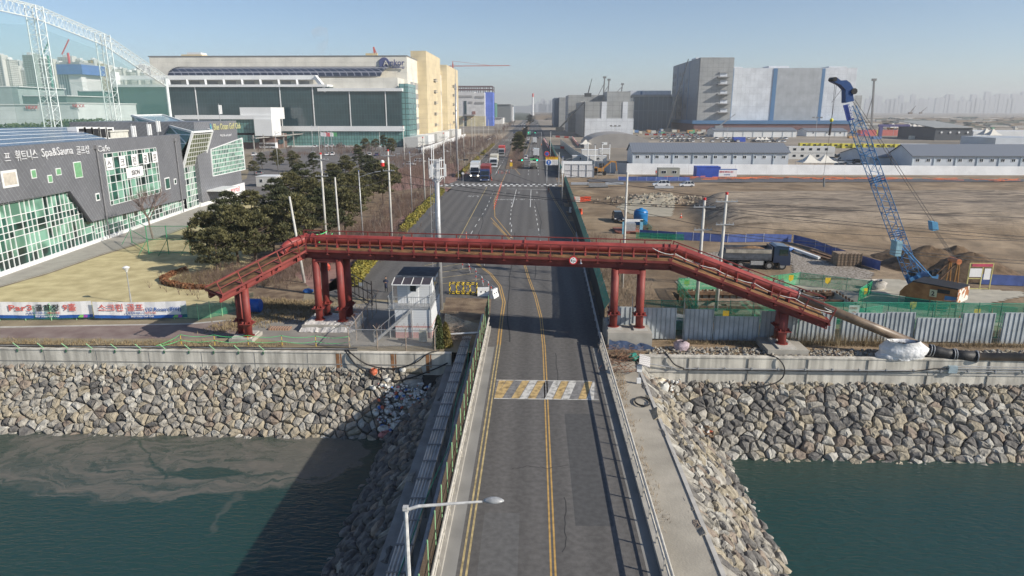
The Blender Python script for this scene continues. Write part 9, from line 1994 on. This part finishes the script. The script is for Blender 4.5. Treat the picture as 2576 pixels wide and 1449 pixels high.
office('',1795,2003,329,345,22,2.0,'long pale shed at the foot of the tall factory, left one',0,M_trim);office('',2028,2130,330,343,20,2.0,'second pale shed right of the first at the factory foot',3,M_trim)
for i in range(2):
 z0_=i*2.7;t=thing('container_block',['lower','upper'][i]+' row of pale container offices behind the long grey office','container office',(110,250,z0_));a=G(1982,401);b=A(2098,401,a.y);mb=MB();mb.box(a.x,b.x,a.y,a.y+6,z0_+.05,z0_+2.6);mb.build('wall',M_rib,t);windows(t,[a.x+2.5+k*3.3 for k in range(5)],z0_+1.1,z0_+2.0,a.y,1.2)
yc=mat('cabin_yellow',(.62,.55,.06),.6,var=.08,s=.2)
ya=G(2020,372);k=0
for k in range(17):
 a=G(2012+k*26.5,371.5+k*.35)
 if 9<k<13:continue
 l='yellow container cabin, '+on(k)+' from the left in the long yellow row';t=thing('yellow_cabin',l,'cabin',(a.x,a.y,0),'yellow container cabins');w_=4.6;mb=MB();mb.box(a.x,a.x+w_,a.y,a.y+3,0,2.5);mb.build('wall',yc,t);mb=MB();mb.box(a.x+1.5,a.x+3.1,a.y-.08,a.y,1.1,2.0);mb.build('window',M_win,t)
t=thing('grey_container_row','pale grey container row interrupting the yellow cabins','container row',tuple(G(2270,375)));a=G(2262,374.5);b=G(2350,376);mb=MB();mb.box(a.x,b.x,a.y,a.y+3,0,2.6);mb.build('wall',M_wh,t)
dh=thing('dark_hall','dark metal hall with round lamps on its front, far right','hall',tuple(G(2360,352)));fbox(dh,'wall',2352,322,2445,353,G(2360,353).y,50,stripes('dark_sheet',(.055,.065,.08),(.07,.08,.095),1.2,3,.8));a=A(2352,322,G(2360,353).y);b=A(2445,322,a.y);mb=MB();mb.prism([(a.x-1,a.y-1,a.z),(b.x+1,a.y-1,a.z),(b.x+1,a.y+50,a.z+4),(a.x-1,a.y+50,a.z+4)],(0,0,.4));mb.build('roof',mat('hall_roof',(.3,.31,.30),.7),dh)
for k in range(4):q=A(2368+k*22,333,a.y);mb=MB();mb.tube((q.x,a.y-.5,q.z),(q.x,a.y,q.z),.7,8);mb.build('wall_lamp',M_wht,dh)
fbox(thing('grey_hall_side','grey hall cut off by the right edge of the view','hall',tuple(G(2520,378))),'wall',2503,347,2640,378,G(2520,378).y,30,M_ow)
fbox(thing('white_hall','long low white hall behind the dark hall','hall',tuple(G(2480,350))),'wall',2448,330,2640,348,G(2480,350).y+30,30,M_trim)
a=G(1468,395);t=thing('arched_tent','big grey arched storage tent behind the site cabins','tent',(60,320,0));q0,q1=G(1500,370),G(1600,370);mb=MB();R_=14.5;cx_=(q0.x+q1.x)/2;n=14;Y0=q0.y-8
pts=[(cx_+R_*1.25*math.cos(PI-PI*i/n),7.8*math.sin(PI*i/n)**.8)for i in range(n+1)];mb.prism([(x,Y0,z)for x,z in pts],(0,42,0));mb.build('canopy',mat('tent_grey',(.30,.285,.27),.7,var=.08,s=.2),t,smooth=False);mb=MB();mb.box(cx_-9,cx_-6,Y0-.1,Y0,1.6,3);mb.build('window',M_wf,t)
def marq(px_,py_,w_,h_,l,m=None,grp=None):
 q=G(px_,py_);t=thing('marquee',l,'marquee',tuple(q),grp);mb=MB();n=6;hh=h_*.45
 for i in range(n+1):
  f=i/n;r_=w_/2*(1-f)**1.0*(1-.25*math.sin(f*PI));z=hh+(h_-hh)*f;mb.v+=[(q.x-r_,q.y-r_,z),(q.x+r_,q.y-r_,z),(q.x+r_,q.y+r_,z),(q.x-r_,q.y+r_,z)]
 for i in range(n):
  for k in range(4):mb.f.append([i*4+k,i*4+(k+1)%4,(i+1)*4+(k+1)%4,(i+1)*4+k]);mb.m.append(0)
 mb.build('canopy',m or mat('canvas',(.68,.65,.58),.7,var=.05),t);mb=MB();[mb.tube((q.x+sx*w_/2,q.y+sy*w_/2,0),(q.x+sx*w_/2,q.y+sy*w_/2,hh),.06,5)for sx in(-1,1)for sy in(-1,1)];mb.build('leg',M_steel,t)
marq(1473,372,6.5,4.6,'white pointed marquee left of the arched tent')
marq(2034,424,7,5.0,'left cream pointed marquee just behind the hoarding');marq(2073,424,7,5.0,'right cream pointed marquee just behind the hoarding')
for i,x in enumerate((1905,1916,1927)):marq(x,358,3.6,3.6,f'{on(i)} small white marquee from the left beside the blue container',None,'small marquees by the blue container')
for i,(x,y)in enumerate(((2244,330),(2285,331),(2297,332),(2310,332),(2335,331),(2348,331),(2477,352),(2494,353))):marq(x,y,9,8,f'{on(i)} distant white marquee from the left on the far event ground',None,'distant white marquees')
cabin('blue_container','bright blue container beside the small marquees','container',1845,1875,357,3.2,4,mat('shed_blue',(.03,.08,.42),.6),win=0)
t=thing('event_arch','purple entrance arch with red stalls far right','arch',tuple(G(2240,345)));fbox(t,'arch_beam',2212,313,2290,319,G(2240,345).y,2,mat('arch_purple',(.10,.09,.25),.6),z0=None);[fbox(t,'arch_leg',x,318,x+8,345,G(2240,345).y,2,mat('arch_purple',(.10,.09,.25),.6))for x in(2212,2282)]
for i,(x,w_,c_)in enumerate(((2165,40,(.55,.12,.12)),(2218,60,(.5,.14,.12)),(2300,40,(.5,.5,.48)),(2200,14,(.6,.55,.1)))):fbox(thing('market_stall',['red stall left of the purple arch','red stall under the purple arch','pale stall right of the purple arch','yellow stall beside the purple arch'][i],'stall',tuple(G(x,343))),'stall_body',x,327,x+w_,343,G(x,343).y+10+i*5,6,mat('stall_%d'%i,c_,.7))
M_rw=stripes('red_white_blocks',(.62,.07,.05),(.68,.68,.66),4.0,3,.5)
def bline(pts,l,h=1.3):
 t=thing('barrier_row',l,'barrier',tuple(G(*pts[0])));P=[G(*p)for p in pts]
 for i in range(len(P)-1):mb=MB();mb.beam(P[i]+V((0,0,h/2)),P[i+1]+V((0,0,h/2)),.6,h);mb.build('barrier_segment',M_rw,t)
bline([(1368,352),(1380,373),(1435,375)],'red and white barrier row at the haul road bend');bline([(1620,340),(1760,342)],'red and white barrier row before the tall factory');bline([(1390,345),(1440,348),(1455,368)],'curving red and white barrier row near the marquee');bline([(1860,344),(2000,345)],'red and white barrier row at the right of the car park')
clc=[(.5,.5,.48),(.35,.2,.12),(.1,.2,.4),(.6,.58,.5),(.12,.35,.2),(.2,.2,.2),(.55,.3,.1)]
for i in range(60):
 x=U(1590,1800)if i<26 else U(2130,2560);y=U(331,337)if i<26 else U(322,352);q=G(x,y);w_=U(2,6);mb=MB();h_=U(1.5,3.2);mb.box(q.x-w_/2,q.x+w_/2,q.y,q.y+3,0,h_);mb.box(q.x-w_/2+.2,q.x+w_/2-.2,q.y-.1,q.y,.2,h_-.4)
 nm=['grey','rust brown','blue','cream','green','black','orange'][i%7];tag(mb.build('material_box',mat('clutter_%d'%(i%7),clc[i%7],.7)),nm+(' site box in the clutter before the tall factory' if i<26 else ' site box on the far event ground'),'site box','site boxes before the tall factory' if i<26 else 'site boxes on the far ground')
mb=MB()
for k in range(500):
 x=U(1400,2576);y=U(296,322);q=G(x,y);w_=U(4,30)*(q.y/900);mb.box(q.x-w_/2,q.x+w_/2,q.y,q.y+U(4,20),0,U(.5,3.5),k%4)
tag(mb.build('reclaimed_land_clutter',[mat('cl_a',(.30,.24,.18),.9),mat('cl_b',(.10,.12,.10),.9),mat('cl_c',(.45,.43,.4),.9),mat('cl_d',(.2,.16,.12),.9)],loc=(0,0,0)),'far mounds and stores spread over the reclaimed land',None,None,'stuff')
mb=MB()
for k in range(420):
 x=U(1235,1330)if k%2 else U(1350,1420);y=U(285,302);q=G(x,y);w_=U(3,14)*(q.y/900);mb.box(q.x-w_/2,q.x+w_/2,q.y,q.y+10,0,U(2,9),k%4)
tag(mb.build('distant_trees_and_sheds',[mat('cl_a',(.30,.24,.18),.9),mat('cl_b',(.10,.12,.10),.9),mat('cl_e',(.14,.12,.10),.9),mat('cl_b',(.1,.12,.1),.9)],loc=(0,0,0)),'far belt of trees and sheds where the road vanishes',None,None,'stuff')
c=A(1340.5,236,2400);t=thing('tall_chimney','thin pale chimney standing at the end of the road','chimney',(c.x,2400,0));mb=MB();mb.pipe([(c.x,2400,0),(c.x,2400,c.z)],[4,2.6],10);mb.build('stack',M_trim,t);mb=MB();mb.pipe([(c.x,2400,c.z-10),(c.x,2400,c.z+1)],[3.0,3.0],10);mb.build('top_band',M_red,t)
i=0
for(xa_,xb_,Y,h0,h1,n_)in((2175,2330,7000,90,170,15),(2350,2576,6600,100,190,20),(1350,1400,7000,80,140,8),(2330,2600,8200,110,220,14)):
 for k in range(n_):
  x=xa_+(xb_-xa_)*(k+.5)/n_+U(-2,2);q=G(x,300);d=ray(x,278);X=d.x/d.y*Y;h_=U(h0,h1);mb=MB();w_=U(30,60);mb.box(X-w_/2,X+w_/2,Y,Y+30,0,h_);mb.box(X-w_/4,X+w_/5,Y+5,Y+20,h_,h_+6)
  tag(mb.build('distant_apartment',aptm((.55,.56,.57),8,6,.7),loc=(X,Y,0)),'hazy apartment tower on the right horizon' if x>1500 else 'hazy apartment tower beyond the road end','apartment','distant city on the right horizon' if x>1500 else 'distant city beyond the road end')
hl=MB()
for k in range(30):hl.v+=[(-1500+k*140,8600,0),(-1500+k*140,8600,60+110*abs(mn.noise(V((k*.31,0,0)))))]
for k in range(29):hl.f.append([k*2,k*2+2,k*2+3,k*2+1]);hl.m.append(0)
hl.v+=[(x,y+300,z*.5)for x,y,z in hl.v[:60]];o=hl.build('hills',mat('far_hill',(.1,.12,.1),.9),loc=(0,0,0));o['kind']='structure'
t=thing('tower_crane','thin red tower crane with long jib beside the factory','crane',(A(1139,155,900).x,900,0));a=A(1139,160,900);mb=MB();mb.beam((a.x,900,0),(a.x,900,a.z),1.6,1.6);mb.build('mast',mat('crane_red',(.5,.12,.09),.6),t);j=A(1282,165,900);mb=MB();mb.beam((a.x-10,900,a.z-3),(j.x,900,j.z),.9,.9);mb.beam((a.x,900,a.z+3),(a.x+45,900,a.z-2),.3,.3);mb.beam((a.x,900,a.z-2),(a.x,900,a.z+3),.8,.8);mb.build('jib',mat('crane_red',(.5,.12,.09),.6),t)
t=thing('roof_crane','small yellow crane with red jib on the factory roof','crane',(A(943,141,480).x,480,50));a=A(943,142,480);mb=MB();mb.box(a.x-6,a.x+2,479,481,a.z-3,a.z+2);mb.build('machine_house',mat('crane_cream',(.6,.5,.3),.6),t);b=A(940,118,480);mb=MB();mb.beam(a,b,1,1);mb.beam((a.x+2,480,a.z),b,.5,.5);mb.build('jib',mat('crane_red',(.5,.12,.09),.6),t)
def steam(px_,py0,py1,Y,l,dn,wd=9):
 mb=MB();pts=[];rr=[]
 for k in range(9):f=k/8;p=A(px_+8*math.sin(f*4)+f*6,py0+(py1-py0)*f,Y);pts.append(p);rr.append(wd*(.5+f*.9)*(1-.75*(f>.9)))
 mb.pipe(pts,rr,14);m=bpy.data.materials.new('steam');m.use_nodes=True;nt=m.node_tree
 for n in list(nt.nodes):
  if n.type!='OUTPUT_MATERIAL':nt.nodes.remove(n)
 v=nt.nodes.new('ShaderNodeVolumePrincipled');v.inputs['Color'].default_value=(1,1,1,1);tc=nn(nt,'ShaderNodeTexCoord');no=nn(nt,'ShaderNodeTexNoise');no.inputs['Scale'].default_value=.06;no.inputs['Detail'].default_value=4;nt.links.new(tc.outputs['Object'],no.inputs['Vector']);mr=nn(nt,'ShaderNodeMapRange');nt.links.new(no.outputs['Fac'],mr.inputs[0]);mr.inputs[1].default_value=.4;mr.inputs[2].default_value=.75;mr.inputs[3].default_value=0;mr.inputs[4].default_value=dn;nt.links.new(mr.outputs[0],v.inputs['Density']);nt.links.new(v.outputs[0],nt.nodes['Material Output'].inputs['Volume'])
 o=mb.build('steam_plume',m,smooth=True);tag(o,l,None,None,'stuff')
steam(800,142,66,960,'white steam plume rising behind the factory roof',.045)
for o in[o for o in col.objects if o.type=='EMPTY' and o.get('label')=='']:
 for c in list(o.children):bpy.data.objects.remove(c)
 bpy.data.objects.remove(o)
